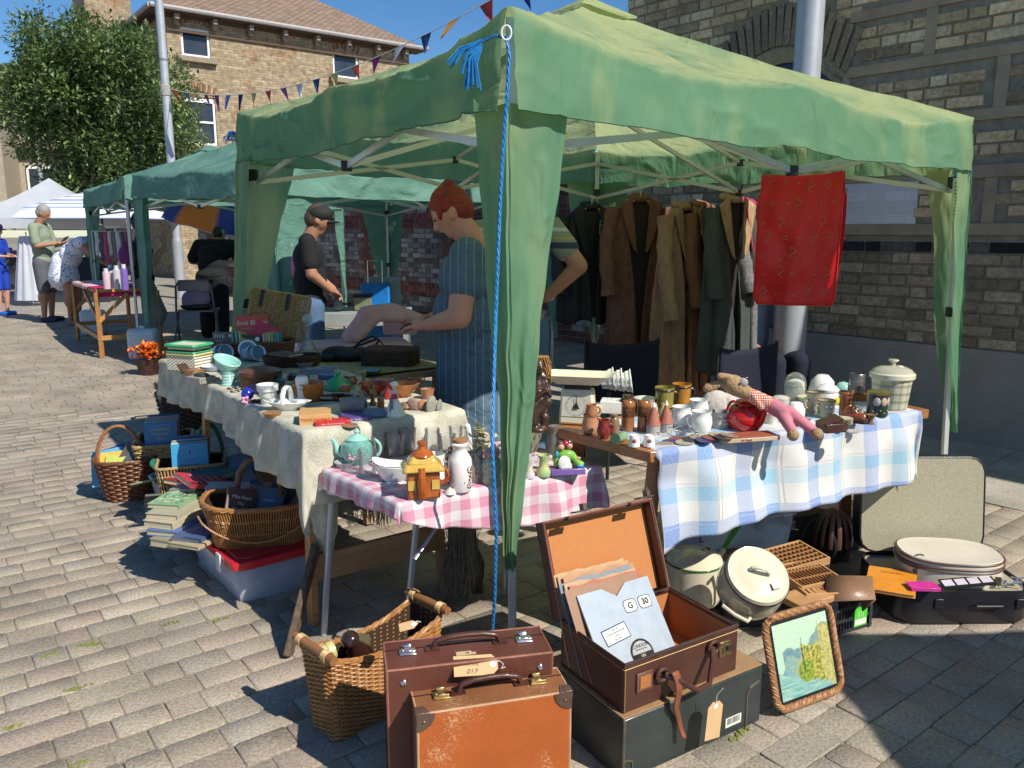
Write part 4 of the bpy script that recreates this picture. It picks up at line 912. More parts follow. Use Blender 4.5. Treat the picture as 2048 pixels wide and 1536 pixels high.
tb=T('camping_table','small folding camping table with pale metal legs under pink gingham','table',(0,0,0))
q=MB();q.X=Matrix.Identity(4);n_=[b0,b1,b1+dB2,b0+dB2];q.add([(p.x,p.y,ZB-.02)for p in n_]+[(p.x,p.y,ZB)for p in n_],[(3,2,1,0),(4,5,6,7),(0,1,5,4),(1,2,6,5),(2,3,7,6),(3,0,4,7)]);q.build('table_top',pined,tb)
for(px,py,px2,py2)in((810,1275,836,1010),(648,1260,664,990)):
 g_=G(px,py+10,.0);tp=Q(px2,py2,g_.y+.03);tp.z=min(tp.z,ZB-.02);q=MB();q.tube([g_,tp],.011,10);q.build('leg',camp,tb)
for p_ in(b1+dB2*.1-dB*.06,b1+dB2*.95-dB*.06):q=MB();q.tube([(p_.x,p_.y,0),(p_.x,p_.y,ZB-.02)],.011,10);q.build('leg',camp,tb)
q=MB();q.tube([Q(829,1118,2.26),Q(873,1055,2.34)],.0065,8,flat=.5);q.build('strut',camp,tb)
def gingham(w_,mix,nz):
 a,b=w_(0,.062,.5),w_(1,.062,.5);base=mix(a,(.78,.72,.73),(.66,.22,.34));b2=mix(b,(.78,.72,.73),(.66,.22,.34));r_=mix(.5,base,b2);return mix(nz(260,.3,.7),r_,mix(.25,r_,(.9,.85,.85)))
cB=fn_mat('pink_gingham',gingham,.85,.22,bs=240,bstr=.35)
def ovB(s,t):return(.06+.095*min(1,t*2.2)+.008*math.sin(11*t))if s==0 else(.15+.03*t if s==1 else(.05 if s==2 else .055+.02*t))
drape('tablecloth','pink and white gingham cloth on the small camping table',b0,dB,dB2,ZB+.002,ovB,cB,nu=90,nv=70,ripple=.012,seed=5.,k=26)
c0_=G(1312,903,ZC);c1_=G(1108,851,ZC);c2_=G(1838,822,ZC);eC=Vector((-.655,.756,0));dC=(c2_-c0_);LC=dC.length;dCn=dC.normalized();eCn=Vector((-dCn.y,dCn.x,0));
tc_=T('trestle_table','varnished pine trestle table at the right of the stall','table')
q=MB();pts=[c0_+dCn*-.02,c0_+dCn*(LC+.06),c0_+dCn*(LC+.06)+eCn*.46,c0_+eC*.46+dCn*-.02]
q.add([(p.x,p.y,ZC-.035)for p in pts]+[(p.x,p.y,ZC)for p in pts],[(3,2,1,0),(4,5,6,7),(0,1,5,4),(1,2,6,5),(2,3,7,6),(3,0,4,7)]);q.build('table_top',mk('varnished_pine',(.40,.17,.055),.38,col2=(.26,.10,.035),vs=4,stretch=(5,5,30),bs=20,bstr=.15,coat=.3),tc_,bevel=.003)
for(p_,q_)in((c0_+eCn*.04+dCn*.03,Vector((-.05,-.02,0))),(c0_+eC*.40+dCn*.06,Vector((-.06,.06,0))),(c0_+dCn*(LC-.02)+eCn*.30,Vector((.02,-.02,0))),(c0_+dCn*(LC-.02)+eCn*.42,Vector((.05,.05,0)))):
 q=MB();q.beam(Vector((p_.x,p_.y,0))+q_,Vector((p_.x,p_.y,ZC-.036)),.028,.045,(1,0,0));q.build('leg',MC['varnished_pine'],tc_,bevel=.003)
def plaid(w_,mix,nz):
 wh=(.78,.76,.72);a=mix(w_(0,.30,.22),wh,(.17,.30,.66));a=mix(w_(0,.30,.20,.55),a,(.22,.48,.72));b=mix(w_(1,.26,.25,.2),wh,(.20,.34,.68));b=mix(w_(1,.26,.18,.7),b,(.35,.62,.72))
 c=mix(.5,a,b);l_=mix(w_(0,.30,.02,.36),c,(.55,.52,.50));l_=mix(w_(0,.30,.02,.31),l_,(.55,.52,.50));l_=mix(w_(1,.13,.04),l_,mix(.5,c,(.5,.5,.6)));return mix(nz(180,.3,.7,(1,1,1)),l_,mix(.3,l_,(.92,.92,.88)))
cC=fn_mat('blue_check_cotton',plaid,.9,.28,bs=170,bstr=.4)
def ovC(s,t):return(.282+.05*math.exp(-t*14)-.10*max(0,t-.62)+.008*math.sin(9*t))if s==0 else(.12 if s==1 else .03 if s==2 else .025)
drape('tablecloth','blue and white checked seersucker cloth over the right-hand trestle table',c0_+dCn*.015,dCn*(LC-.02),eCn*.40,ZC+.002,ovC,cC,nu=110,nv=70,ripple=.020,seed=1.,k=15,hang=1.)
# ==== GOODS ON THE GROUND
def leather(name,c,c2,wear=None,rough=.38):
 if name in MC:return MC[name]
 m=mk(name,c,rough,col2=c2,vs=9,bs=110,bstr=.25,coat=.15)
 if wear:
  N=m.node_tree.nodes;L=m.node_tree.links;p=N['Principled BSDF'];src=p.inputs['Base Color'].links[0].from_socket
  tc=N.new('ShaderNodeTexCoord');n1=N.new('ShaderNodeTexNoise');n1.inputs['Scale'].default_value=160;n1.inputs['Detail'].default_value=8;n1.inputs['Roughness'].default_value=.8
  n2=N.new('ShaderNodeTexNoise');n2.inputs['Scale'].default_value=7;n2.inputs['Detail'].default_value=3
  L.new(tc.outputs['Object'],n1.inputs['Vector']);L.new(tc.outputs['Object'],n2.inputs['Vector'])
  mu=N.new('ShaderNodeMath');mu.operation='MULTIPLY';L.new(n1.outputs['Fac'],mu.inputs[0]);L.new(n2.outputs['Fac'],mu.inputs[1])
  r=N.new('ShaderNodeMapRange');r.inputs[1].default_value=.30;r.inputs[2].default_value=.40;L.new(mu.outputs[0],r.inputs[0])
  x=N.new('ShaderNodeMix');x.data_type='RGBA';L.new(r.outputs[0],x.inputs['Factor']);L.new(src,x.inputs[6]);x.inputs[7].default_value=(*wear,1);L.new(x.outputs[2],p.inputs['Base Color'])
 return m
chrome=mk('nickel',(.70,.70,.72),.22,metal=1.,va=.15,vs=40);brass=mk('aged_brass',(.50,.38,.16),.35,metal=.9,col2=(.25,.2,.1),vs=50)
kraft=mk('kraft_tag',(.62,.40,.20),.8,va=.10,vs=30,bs=60,bstr=.1);stringm=mk('tag_string',(.72,.70,.65),.8)
def rbox_edges(w,d,h,z0=0.):
 x,y=w/2,d/2;return[[(-x,-y,z0),(x,-y,z0)],[(-x,-y,z0+h),(x,-y,z0+h)],[(-x,y,z0+h),(x,y,z0+h)],[(-x,-y,z0),(-x,-y,z0+h)],[(x,-y,z0),(x,-y,z0+h)],[(x,y,z0),(x,y,z0+h)],[(-x,-y,z0+h),(-x,y,z0+h)],[(x,-y,z0+h),(x,y,z0+h)]]
def catch(t_,x,y,z,m,w=.040,rot=(0,0,0)):
 q=MB();q.at((x,y,z),rot);q.box((0,0,.002),(w,.030,.003));q.box((0,-.008,.006),(w*.92,.006,.006));q.box((0,.004,.008),(w*.4,.026,.004));q.tube([(-w*.25,.016,.010),(w*.25,.016,.010)],.005,8);q.tube([(-w*.30,.001,.003),(-w*.30,.001,.009)],.006,10)
 q.at();return q.build('catch',m,t_,bevel=.0008)
def grip(t_,x,y,z,L_,rise,m,rot=0.):
 q=MB();pts=[(-L_/2,0,0),(-L_/2+.008,0,rise*.75),(-L_/4,0,rise),(0,0,rise*1.05),(L_/4,0,rise),(L_/2-.008,0,rise*.75),(L_/2,0,0)]
 q.at((x,y,z),(rot,0,0));q.tube([Vector(a).lerp(Vector(b),k/4)for a,b in zip(pts,pts[1:])for k in range(4)]+[Vector(pts[-1])],.0085,8,flat=.8)
 for s_ in(-1,1):q.box((s_*L_/2,0,.002),(.035,.018,.006))
 q.at();return q.build('handle',m,t_,smooth=60)
def suitcase(label,loc,rz,w,d,h,m_front,m_top,piping,catches,xs=.32,corner=None,rivets=None,seam=True):
 t_=T('suitcase',label,'suitcase',loc,rz)
 q=MB();q.box((0,0,h/2),(w,d,h));q.build('body',[m_front,m_top],t_,bevel=.006,bseg=3);ob=t_.children[0]
 for p_ in ob.data.polygons:p_.material_index=0 if abs(p_.normal.y)>.5 else 1
 if seam:q=MB();q.box((0,d*.16,h/2),(w+.0025,.003,h+.0025));q.build('seam',mk('seam_shadow',(.02,.01,.008),.8),t_)
 q=MB()
 for e_ in rbox_edges(w-.004,d-.004,h-.002):q.tube([tuple(Vector(e_[0]).lerp(Vector(e_[1]),k/10)+noise.noise_vector(Vector(e_[0]).lerp(Vector(e_[1]),k/10)*30)*.0006)for k in range(11)],.0032,6)
 q.build('piping',piping,t_)
 for s_ in(-1,1):catch(t_,s_*w*xs,.004,h,catches)
 grip(t_,0,.004,h,w*.42,.030,leather('handle_leather',(.085,.03,.02),(.05,.018,.012)))
 if corner:
  for sx in(-1,1):
   q=MB();x,y,z=sx*w/2,-d/2,h;rr_=.042
   q.ell((x-sx*.012,y+.012,z-.012),(.0155,.0150,.0155),14,10);q.box((x-sx*.008,y+.010,z-.008),(.022,.0245,.0215));q.prism([(x+sx*.0015,y-.0016),(x-sx*rr_*.75,y-.0016),(x-sx*rr_*.5,y+.03),(x+sx*.0015,y+.03)],z-.03,z+.0018)
   q.add([(x+sx*.001,y-.0035,z+.0015)]+[(x-sx*rr_*math.sin(a*math.pi/16),y-.0035,z-rr_*math.cos(a*math.pi/16)+.0)for a in range(9)],[tuple(range(10))]);q.build('corner_cap',corner,t_,bevel=.002)
   q=MB();q.ell((x-sx*.016,y-.005,z-.018),(.0035,.002,.0035),8,6);q.build('rivet',brass,t_)
 if rivets:
  for(x,z)in rivets:q=MB();q.ell((x,-d/2-.001,z),(.0085,.005,.0085),12,8);q.build('stud',chrome,t_)
 return t_
def luggage_tag(label,loc,rot,w,h,lines,cut=True,string=None):
 t_=T('luggage_tag',label,'tag',loc,rot=rot);q=MB();c=.014
 q.prism([(-w/2,-h/2),(w/2-c,-h/2),(w/2,-h/2+c),(w/2,h/2-c),(w/2-c,h/2),(-w/2,h/2)],0,.0008);q.build('card',kraft,t_)
 q=MB();q.lathe([(.0075,.0009),(.0075,.0014),(.003,.0014)],14,(w/2-.012,0,0));q.build('eyelet',mk('white_plastic',(.8,.8,.78)),t_)
 for(s_,sz,x,y,r_)in lines:text(s_,sz,mk('pen_ink',(.10,.06,.04),.8),t_,(x,y,.001),(0,0,r_),'handwriting',ext=.0002,shear=.3)
 if string:q=MB();q.tube(string,.0012,5);q.build('string',stringm,t_)
 return t_
f0,f1=G(833,1430,.30),G(1143,1382,.30);rz=math.atan2(f1.y-f0.y,f1.x-f0.x);w_=(f1-f0).length;n_=Vector((-math.sin(rz),math.cos(rz),0));c_=(f0+f1)/2+n_*.055;c_.z=0
s1=suitcase('small battered orange brown suitcase with dark corner caps, nearest the camera',c_,rz,w_,.11,.30,leather('orange_leather',(.42,.105,.022),(.36,.085,.018),(.62,.36,.20)),leather('tan_top_leather',(.27,.11,.045),(.20,.075,.03),(.45,.28,.15)),leather('pale_piping',(.55,.33,.18),(.40,.22,.12)),brass,corner=leather('cap_leather',(.11,.065,.05),(.08,.045,.035)))
s2c=MB()
luggage_tag('brown card price tag lying on the handle of the orange brown suitcase',Vector(c_)+Vector((-.035,.022,.350)),(R(28),R(-2),rz+R(176)),.105,.052,[('£10',.017,-.005,.014,0),('Suitcase',.010,-.004,-.002,0),('Vintage Antique',.0085,-.002,-.014,0)],string=[(.040,0,.001),(.056,.006,.004),(.066,-.002,.002),(.060,-.012,0),(.07,-.006,-.006)])
bpy.data.objects['luggage_tag'].rotation_euler=(R(152),R(0),rz)
bpy.data.objects['luggage_tag'].rotation_euler=(R(32),0,rz+R(-8))
for ch in bpy.data.objects['luggage_tag'].children:
 if ch.name.startswith('handwriting'):ch.rotation_euler[2]+=math.pi;ch.location=(-ch.location.x-.012,-ch.location.y,ch.location.z)
f0,f1=G(772,1342,.36),G(1106,1304,.36);rz=math.atan2(f1.y-f0.y,f1.x-f0.x);w_=(f1-f0).length;n_=Vector((-math.sin(rz),math.cos(rz),0));c_=(f0+f1)/2+n_*.068;c_.z=0
s2=suitcase('larger dark red brown suitcase standing behind the orange one, silver catches and studs',c_,rz,w_,.136,.36,leather('maroon_leather',(.125,.040,.026),(.095,.03,.02)),MC['maroon_leather'],leather('worn_piping',(.34,.13,.08),(.22,.08,.05)),chrome,.36,rivets=[(-w_*.40,.325),(w_*.42,.325),(-w_*.40,.08)])
q=MB();q.box((-.012,-.03,.3612),(.038,.018,.0008));q.box((.008,-.034,.3614),(.018,.01,.0008));q.build('paper_label',mk('old_label',(.58,.42,.24),.8,vs=60),s2)
text('15',.010,ink,s2,(-.004,-.03,.3619),(0,0,0),'lettering')
luggage_tag('small brown card tag tied at the far left of the dark suitcase',Vector(c_)+Vector((-.155,.10,.365)),(R(15),R(-10),rz),.05,.03,[],string=[(.012,0,.001),(.022,.004,.004),(.032,0,.001)])
bA,bB,bC,bD=G(660,1322,.25),G(598,1288,.25),G(828,1195,.25),G(882,1225,.25)
ctr=(bA+bB+bC+bD)/4;ctr.z=0;ax=((bC+bD)-(bA+bB))/2;rz=math.atan2(ax.y,ax.x);Lb=ax.length;Wb=.155
wb=T('wicker_basket','long brown wicker basket with a wooden bar at each end beside the suitcases','basket',(ctr.x,ctr.y,0),rz)
def dip(a):
 p,n=rrect(Lb,Wb,.02,a);return 1-.16*(1-min(1,abs(p.x)/(Lb/2))**2)
basket(wb,Lb*.90,Wb*.82,.245,.022,wmat('honey'),rows=34,nst=44,flare=1.13,sr=.0036,kr=.0034,amp=.0038,rimf=dip,rimr=.008)
for s_ in(-1,1):
 q=MB();q.tube([(s_*(Lb*.5+.0),-Wb*.62,.262),(s_*(Lb*.5+.0),Wb*.62,.262)],.0125,12);bar=q.build('bar',mk('turned_wood',(.30,.13,.05),.5,vs=12,stretch=(8,1,8)),wb)
 for y in(-1,1):
  q=MB()
  for k in range(5):q.tube([Vector((s_*Lb*.5+.0152*math.cos(a),y*(Wb*.46)+k*.0045*y*-1,.262+.0152*math.sin(a)))for a in[j*math.pi/6 for j in range(12)]],.0024,4,closed=True)
  q.build('binding',wmat('straw'),bar)
q=MB();q.at((Vector((.02,-.02,.19))));bt_=T('bottle','dark brown glass bottle poking out of the wicker bar basket','bottle',ctr+Vector((.0,-.015,.10)),rot=(R(8),R(-30),rz))
q=MB();q.lathe([(.02,0),(.034,.006),(.036,.06),(.036,.12),(.030,.145),(.018,.165),(.014,.18)],20);q.build('body',mk('brown_glass',(.03,.012,.008),.08,coat=.6),bt_)
q=MB();q.ell((0,0,.195),(.026,.026,.022));q.build('stopper',mk('bakelite',(.035,.018,.015),.18,coat=.5),bt_)
jr=T('jar','pale yellow plastic pot lying at the near end of the wicker bar basket','jar',ctr+Vector((-.115,-.095,.225)),rot=(R(82),0,rz+R(80)));q=MB();q.lathe([(.018,0),(.024,.004),(.024,.03),(.026,.032),(.026,.05),(.02,.053)],20,(0,0,-.03));q.build('body',mk('yellow_plastic',(.62,.58,.25),.3),jr)
jr2=T('jar','dull olive pot deeper in the wicker bar basket beside the brown bottle','jar',ctr+Vector((-.045,-.03,.175)),rot=(0,R(10),0));q=MB();q.lathe([(.03,0),(.032,.05),(.03,.058)],18);q.build('body',mk('olive_pot',(.12,.11,.06),.4),jr2)
q=MB();p0_,p1_=G(575,1315,0),Q(632,1092,2.62)
st=T('plank','weathered dark wooden plank propped against the corner of the long table','plank',p0_);q.beam((0,0,.0),p1_-p0_,.055,.022,(1,0,0));q.build('board',mk('weathered_wood',(.16,.11,.065),.8,col2=(.06,.04,.03),vs=25,stretch=(3,3,1),bs=60,bstr=.6),st,bevel=.004)
q=MB();pB=G(690,1180,0)
clear=mk('cloudy_plastic',(.42,.46,.54),.25,col2=(.30,.33,.40),vs=6)
def storage(label,p_near,p_left,wid,h,lid,latch=True,group='plastic storage boxes under the long table',full=True):
 d=p_left-p_near;ln=d.length;rz=math.atan2(d.y,d.x);nn=Vector((d.y,-d.x,0)).normalized();c=(p_near+p_left)/2+nn*wid/2;c.z=0
 t_=T('storage_box',label,'box',c,rz,group);q=MB()
 def ring(v,o=0.):return[tuple(rrect(ln*(.90+.10*v)+o,wid*(.88+.12*v)+o,.03,a/48)[0]+Vector((0,0,h*v)))for a in range(48)]
 vs=ring(0)+ring(.15)+ring(1.);q.add(vs,[(k*48+i,k*48+(i+1)%48,(k+1)*48+(i+1)%48,(k+1)*48+i)for k in(0,1)for i in range(48)]+[tuple(range(47,-1,-1))]);q.build('tub',clear,t_,solid=.003)
 if lid:
  q=MB();poly=[tuple(rrect(ln+.03,wid+.03,.035,a/48)[0])[:2]for a in range(48)];poly2=[tuple(rrect(ln-.03,wid-.03,.03,a/48)[0])[:2]for a in range(48)]
  q.prism(poly,h-.012,h+.018);q.prism(poly2,h+.018,h+.024);lo=q.build('lid',lid,t_,bevel=.004)
  if latch:
   for sx in(-1,1):q=MB();q.box((sx*ln*.0+ln*.27*sx,(wid/2+.02),h-.015),(.045,.008,.07));q.build('latch',mk('latch_plastic',(.68,.70,.74),.3),t_,bevel=.003)
 else:
  q=MB();q.tube([rrect(ln+.004,wid+.004,.03,a/60)[0]+Vector((0,0,h))for a in range(60)],.007,6,closed=True);q.build('rim',mk('latch_plastic',(.68,.70,.74),.3),t_)
 return t_,c,rz
redl=mk('red_plastic_lid',(.55,.018,.03),.3,va=.1,coat=.2)
n1=G(478,1216,0);l1=G(380,1118,0)
sb1,sc1,sr1=storage('clear plastic storage box with a bright red lid under the arched basket',n1,l1,.38,.155,redl)
n2=G(372,1102,0);l2=G(303,1015,0)
sb2,sc2,sr2=storage('grey lidless plastic storage box heaped with books, behind the red lidded box',n2+Vector((.02,-.02,0)),l2,.42,.17,None)
q=MB();q.box((0,0,.08),(.50,.34,.14));cr=tag(q.build('box_contents',mk('dark_cloth',(.03,.03,.035),.9),None),'dark folded cloth filling the red lidded box','cloth');cr.location=(sc1.x,sc1.y,0);cr.rotation_euler=(0,0,sr1);cr.scale=(.72,.8,.8)
tg=Vector((-.985,2.985,.18));rzg=R(12)
tr_=T('wicker_basket','big honey wicker basket with a thick arched handle on the red lidded box','basket',tg,rzg)
def tgr(a):
 p,n=rrect(.42,.27,.10,a);return 1+.14*(abs(p.x)/.21)**2.5
basket(tr_,.34,.20,.155,.08,wmat('honey'),nst=120,flare=1.24,sr=.0030,kr=.004,rimf=tgr,dense=True,rimr=.010)
q=MB();pts=[(-.075-.0*0,0,.09),(-.083,.0,.20),(-.070,0,.27),(-.035,0,.318),(0,0,.327),(.035,0,.318),(.070,0,.27),(.083,0,.20),(.075,0,.09)]
pts=[Vector(a).lerp(Vector(b),k/4)for a,b in zip(pts,pts[1:])for k in range(4)]+[Vector(pts[-1])]
q.tube(pts,.015,10,flat=.8);q.build('handle',mk('twisted_willow',(.20,.095,.045),.6,col2=(.10,.05,.03),vs=25,bs=50,bstr=.6),tr_)
q=MB();[q.tube([Vector((-.21+.42*i/30,0,0))+Vector((0,-.125-.02*math.sin(math.pi*i/30),.15-.115*math.sin(math.pi*i/30)**.6))for i in range(31)],.004,5)];q.build('curved_rod',wmat('honey'),tr_)
def on(base,rz_,x,y,z):return Vector(base)+Vector((x*math.cos(rz_)-y*math.sin(rz_),x*math.sin(rz_)+y*math.cos(rz_),z))
W_=inkw
book('brown paperback with white script title upright in the arched basket',on(tg,rzg,-.075,-.045,.135),(R(62),R(18),rzg+R(14)),.11,.16,.022,(.10,.045,.03),title=[('Miss Read',.018,0,.045,W_),('The',.015,0,.02,W_),('Market',.02,0,-.003,W_),('Square',.02,0,-.028,W_)])
book('grey blue paperback leaning in the arched basket right of the brown one',on(tg,rzg,.03,-.02,.12),(R(50),R(8),rzg-R(12)),.11,.17,.02,(.10,.14,.20),title=[('NIGHT',.014,0,.03,W_)])
book('buff paperback on its spine in the arched basket',on(tg,rzg,-.015,0.02,.10),(R(70),0,rzg+R(5)),.11,.16,.025,(.33,.27,.19))
book('coral pink paperback with torn corner at the right end of the arched basket',on(tg,rzg,.16,.02,.14),(R(40),R(-15),rzg-R(20)),.12,.18,.012,(.60,.22,.24))
book('dark paperback at the back of the arched basket',on(tg,rzg,.09,.035,.12),(R(60),R(5),rzg),.11,.16,.02,(.05,.05,.07))
bz=sc2;BR=sr2
def bb(px,py,z):return G(px,py,z)
stk=[(365,1078,.17,(.30,.26,.18),.030,-20,'bottom tan hardback of the pile at the corner of the grey box'),(355,1055,.20,(.08,.16,.36),.022,-12,'blue hardback third from top in the pile on the grey box'),(350,1040,.222,(.50,.42,.28),.028,-16,'thick cream edged book under the green one on the grey box'),(352,1022,.25,(.42,.38,.28),.022,-10,'thin buff book just under the green patterned one')]
for(px,py,z,c_,th,an,lb__)in stk:book(lb__,G(px,py,z),(0,0,R(180+an)),.14,.20,th,c_)
def leafy(b,t):
 q=MB();rr=random.Random(6)
 for k in range(70):
  x,y=rr.uniform(-.06,.06),rr.uniform(-.085,.085);q.col=rr.choice([(.10,.25,.12),(.55,.60,.35),(.20,.38,.25),(.65,.62,.45),(.05,.12,.10)]);a=rr.uniform(0,6);L_=rr.uniform(.006,.018);q.add([(x+L_*math.cos(a),y+L_*math.sin(a),t+.0003+k*2e-6),(x+L_*.4*math.cos(a+1.6),y+L_*.4*math.sin(a+1.6),t+.0003+k*2e-6),(x-L_*math.cos(a),y-L_*math.sin(a),t+.0003+k*2e-6),(x+L_*.4*math.cos(a-1.6),y+L_*.4*math.sin(a-1.6),t+.0003+k*2e-6)],[(0,1,2,3)])
 q.build('cover_picture',attr_mat('print',.5,.05),b,smooth=0)
book('green and cream leaf patterned book on top of the pile on the grey box',G(352,1002,.272),(0,0,R(172)),.14,.19,.018,(.25,.40,.22),extra=leafy)
book('navy spotted notebook lying at the front of the book pile',G(398,1068,.205),(0,0,R(165)),.13,.17,.014,(.06,.10,.22),extra=None)
book('thin tan book under the navy spotted notebook',G(400,1080,.19),(0,0,R(160)),.14,.18,.015,(.45,.36,.22))
book('red and white striped book slanting behind the leaf patterned pile',G(410,968,.30),(R(18),R(-8),R(138)),.15,.22,.02,(.50,.05,.07),extra=lambda b,t:[text('= = = = = =',.022,inkw,b,(0,y,t+.0004),(0,0,0),'stripe')for y in(-.07,-.03,.01,.05)])
book('black glossy book below the red and white striped one',G(430,985,.26),(0,0,R(140)),.15,.22,.025,(.02,.02,.025))
book('white paperback edge on beside the red striped book',G(455,985,.28),(R(6),0,R(110)),.12,.18,.03,(.62,.60,.55))
book('large pale grey album lying under the cloth behind the arched basket',G(515,962,.24),(R(4),R(4),R(20)),.30,.22,.02,(.45,.48,.52))
book('large pale blue atlas under the grey album',G(545,975,.21),(0,0,R(12)),.34,.24,.02,(.30,.42,.52))
book('green magazine flopping over the left edge of the grey box',G(312,960,.20),(R(-8),R(18),R(112)),.15,.21,.006,(.28,.42,.22))
book('dark slim book sliding down the side of the grey box',G(342,1000,.15),(R(5),R(40),R(120)),.12,.22,.012,(.06,.07,.06))
cb=G(244,1003,0)+Vector((0,.09,0));bk_=T('wicker_basket','dark brown flared wicker basket with tall looped handle at the far left front','basket',cb,R(14))
basket(bk_,.215,.19,.215,.08,wmat('brown'),rows=17,nst=26,flare=1.42,sr=.0062,kr=.004,amp=.006,rimr=.009)
q=MB()
for s_ in range(3):q.tube([Vector((-.11*math.cos(a)-.03,0,.19+.19*math.sin(a)))+Vector((.006*math.cos(i*.6+s_*2.1),.006*math.sin(i*.6+s_*2.1),0))for i,a in enumerate([j*math.pi/50 for j in range(51)])],.0062,6)
q.build('handle',mk('wicker_handle',(.40,.17,.07),.4,col2=(.26,.10,.04),vs=40),bk_)
for(x,y,rx,ry,w2,h2,c_,l_)in((-.10,0,50,-10,.16,.20,(.15,.38,.55),'pale blue picture book in the dark brown looped basket'),(-.055,-.02,58,-4,.15,.18,(.65,.45,.08),'yellow and red comic annual in the dark brown looped basket'),(-.08,.03,62,-16,.15,.20,(.03,.06,.25),'navy book behind the yellow annual in the looped basket'),(.02,.01,75,30,.16,.22,(.10,.07,.06),'slim brown book sticking up to the right from the looped basket'),(.055,.0,75,34,.16,.24,(.07,.09,.10),'tall dark grey book leaning right out of the looped basket'),(-.03,-.04,52,6,.13,.15,(.45,.50,.10),'lime green paperback in the looped basket')):
 book(l_,Vector(cb)+Vector((x,y,.155)),(R(rx),R(ry),R(14)),w2,h2,.012,c_)
def bookrow(cb_,rz_,n,x0,dx,y,z,w2,h2,cols,who,tilt=0.,first_title=None):
 for k in range(n):
  c_=cols[k%len(cols)];th=dx*.9
  nm=['front','second','third','fourth','fifth','sixth','seventh','eighth','ninth'][k]
  book('%s paperback from the front, %s'%(nm,who)if k else 'front paperback facing out, %s'%who,on(cb_,rz_,y,x0+dx*k,z),(R(84+tilt),0,rz_),w2,h2,th,c_,title=first_title if k==0 else None)
pa_=G(334,952,.12);pa_=pa_*1.05;pa_.z=.12
ob1=T('wicker_basket','tan rectangular wicker basket of upright books behind the green handled one','basket',pa_,R(18))
basket(ob1,.24,.30,.15,.03,wmat('straw'),rows=12,nst=30,flare=1.15,sr=.006,kr=.004,amp=.005,rimr=.009)
bookrow(pa_,R(18),8,-.10,.030,0.0,.165,.16,.19,[(.03,.20,.42),(.66,.62,.60),(.30,.33,.12),(.62,.56,.40),(.55,.20,.15),(.60,.58,.50),(.08,.14,.22),(.05,.10,.16)],'in the tan rectangular basket',first_title=[('GOVERNESS',.017,0,.06,inky),('WISHING',.017,0,.035,inky),('WELL',.017,0,.01,inky)])
pb_=G(388,992,.19);pb_=pb_*1.04;pb_.z=.19
ob2=T('wicker_basket','pale wicker basket with a green bound handle holding blue paperbacks','basket',pb_,R(20))
basket(ob2,.27,.20,.125,.03,wmat('straw'),nst=70,flare=1.1,sr=.0036,kr=.004,dense=True,rimr=.007)
q=MB();q.tube([(-.15,-.04,.115),(-.168,-.01,.130),(-.165,.04,.130),(-.15,.08,.115)],.011,8);q.build('handle',mk('green_binding',(.02,.22,.13),.5,bs=120),ob2)
q=MB();q.tube([Vector((.08+.06*math.cos(a),.11,.10+.17*math.sin(a)))for a in[j*math.pi/14 for j in range(15)]],.010,8);q.build('hoop',MC['green_binding'],ob2)
bookrow(pb_,R(20),7,-.075,.027,0.,.135,.155,.185,[(.04,.30,.56),(.60,.52,.34),(.12,.20,.28),(.60,.58,.50),(.10,.14,.22),(.14,.20,.30),(.20,.28,.38)],'in the basket with the green handle',first_title=[('f',.03,0,.05,ink),('- - - - - -',.014,0,.02,ink),('ANTHOLOGY',.012,0,-.005,ink),('- - - - -',.014,0,-.03,ink)])
q=MB();q.box((0,0,.06),(.30,.34,.12));cr2=T('crate','dark crate under the tan rectangular book basket','crate',(pa_.x,pa_.y,0),R(18));q.build('body',mk('black_crate',(.03,.03,.035),.6),cr2,bevel=.004)
q=MB();q.box((0,0,.1),(.26,.24,.175));cr3=T('crate','dark crate under the basket with the green handle','crate',(pb_.x+.03,pb_.y+.04,0),R(20));q.build('body',MC['black_crate'],cr3,bevel=.004)
pf=G(322,862,0)+Vector((.12,.1,0));bf=T('wicker_basket','dark rough basket of sticks with hooped handle past the end of the long table','basket',(pf.x,pf.y,0),0)
basket(bf,.24,.24,.26,.10,wmat('dark'),rows=16,nst=24,flare=1.3,sr=.008,kr=.005,amp=.007,rimr=.013)
q=MB();q.tube([Vector((.02*math.sin(3*a),-.15*math.cos(a),.24+.24*math.sin(a)))+Vector((-.10*math.sin(a),0,0))for a in[j*math.pi/20 for j in range(21)]],.015,8);q.build('handle',wmat('straw'),bf)
q=MB();rr=random.Random(3)
for k in range(40):a=rr.uniform(0,6.3);q.tube([(.05*math.cos(a),.05*math.sin(a),.15),(.17*math.cos(a+.4),.17*math.sin(a+.4),rr.uniform(.27,.36))],rr.uniform(.003,.007),4)
sk_=q.build('sticks',wmat('straw'),None);sk_.location=bf.location;tag(sk_,'bundle of dry sticks in the dark rough basket','sticks',kind=None)
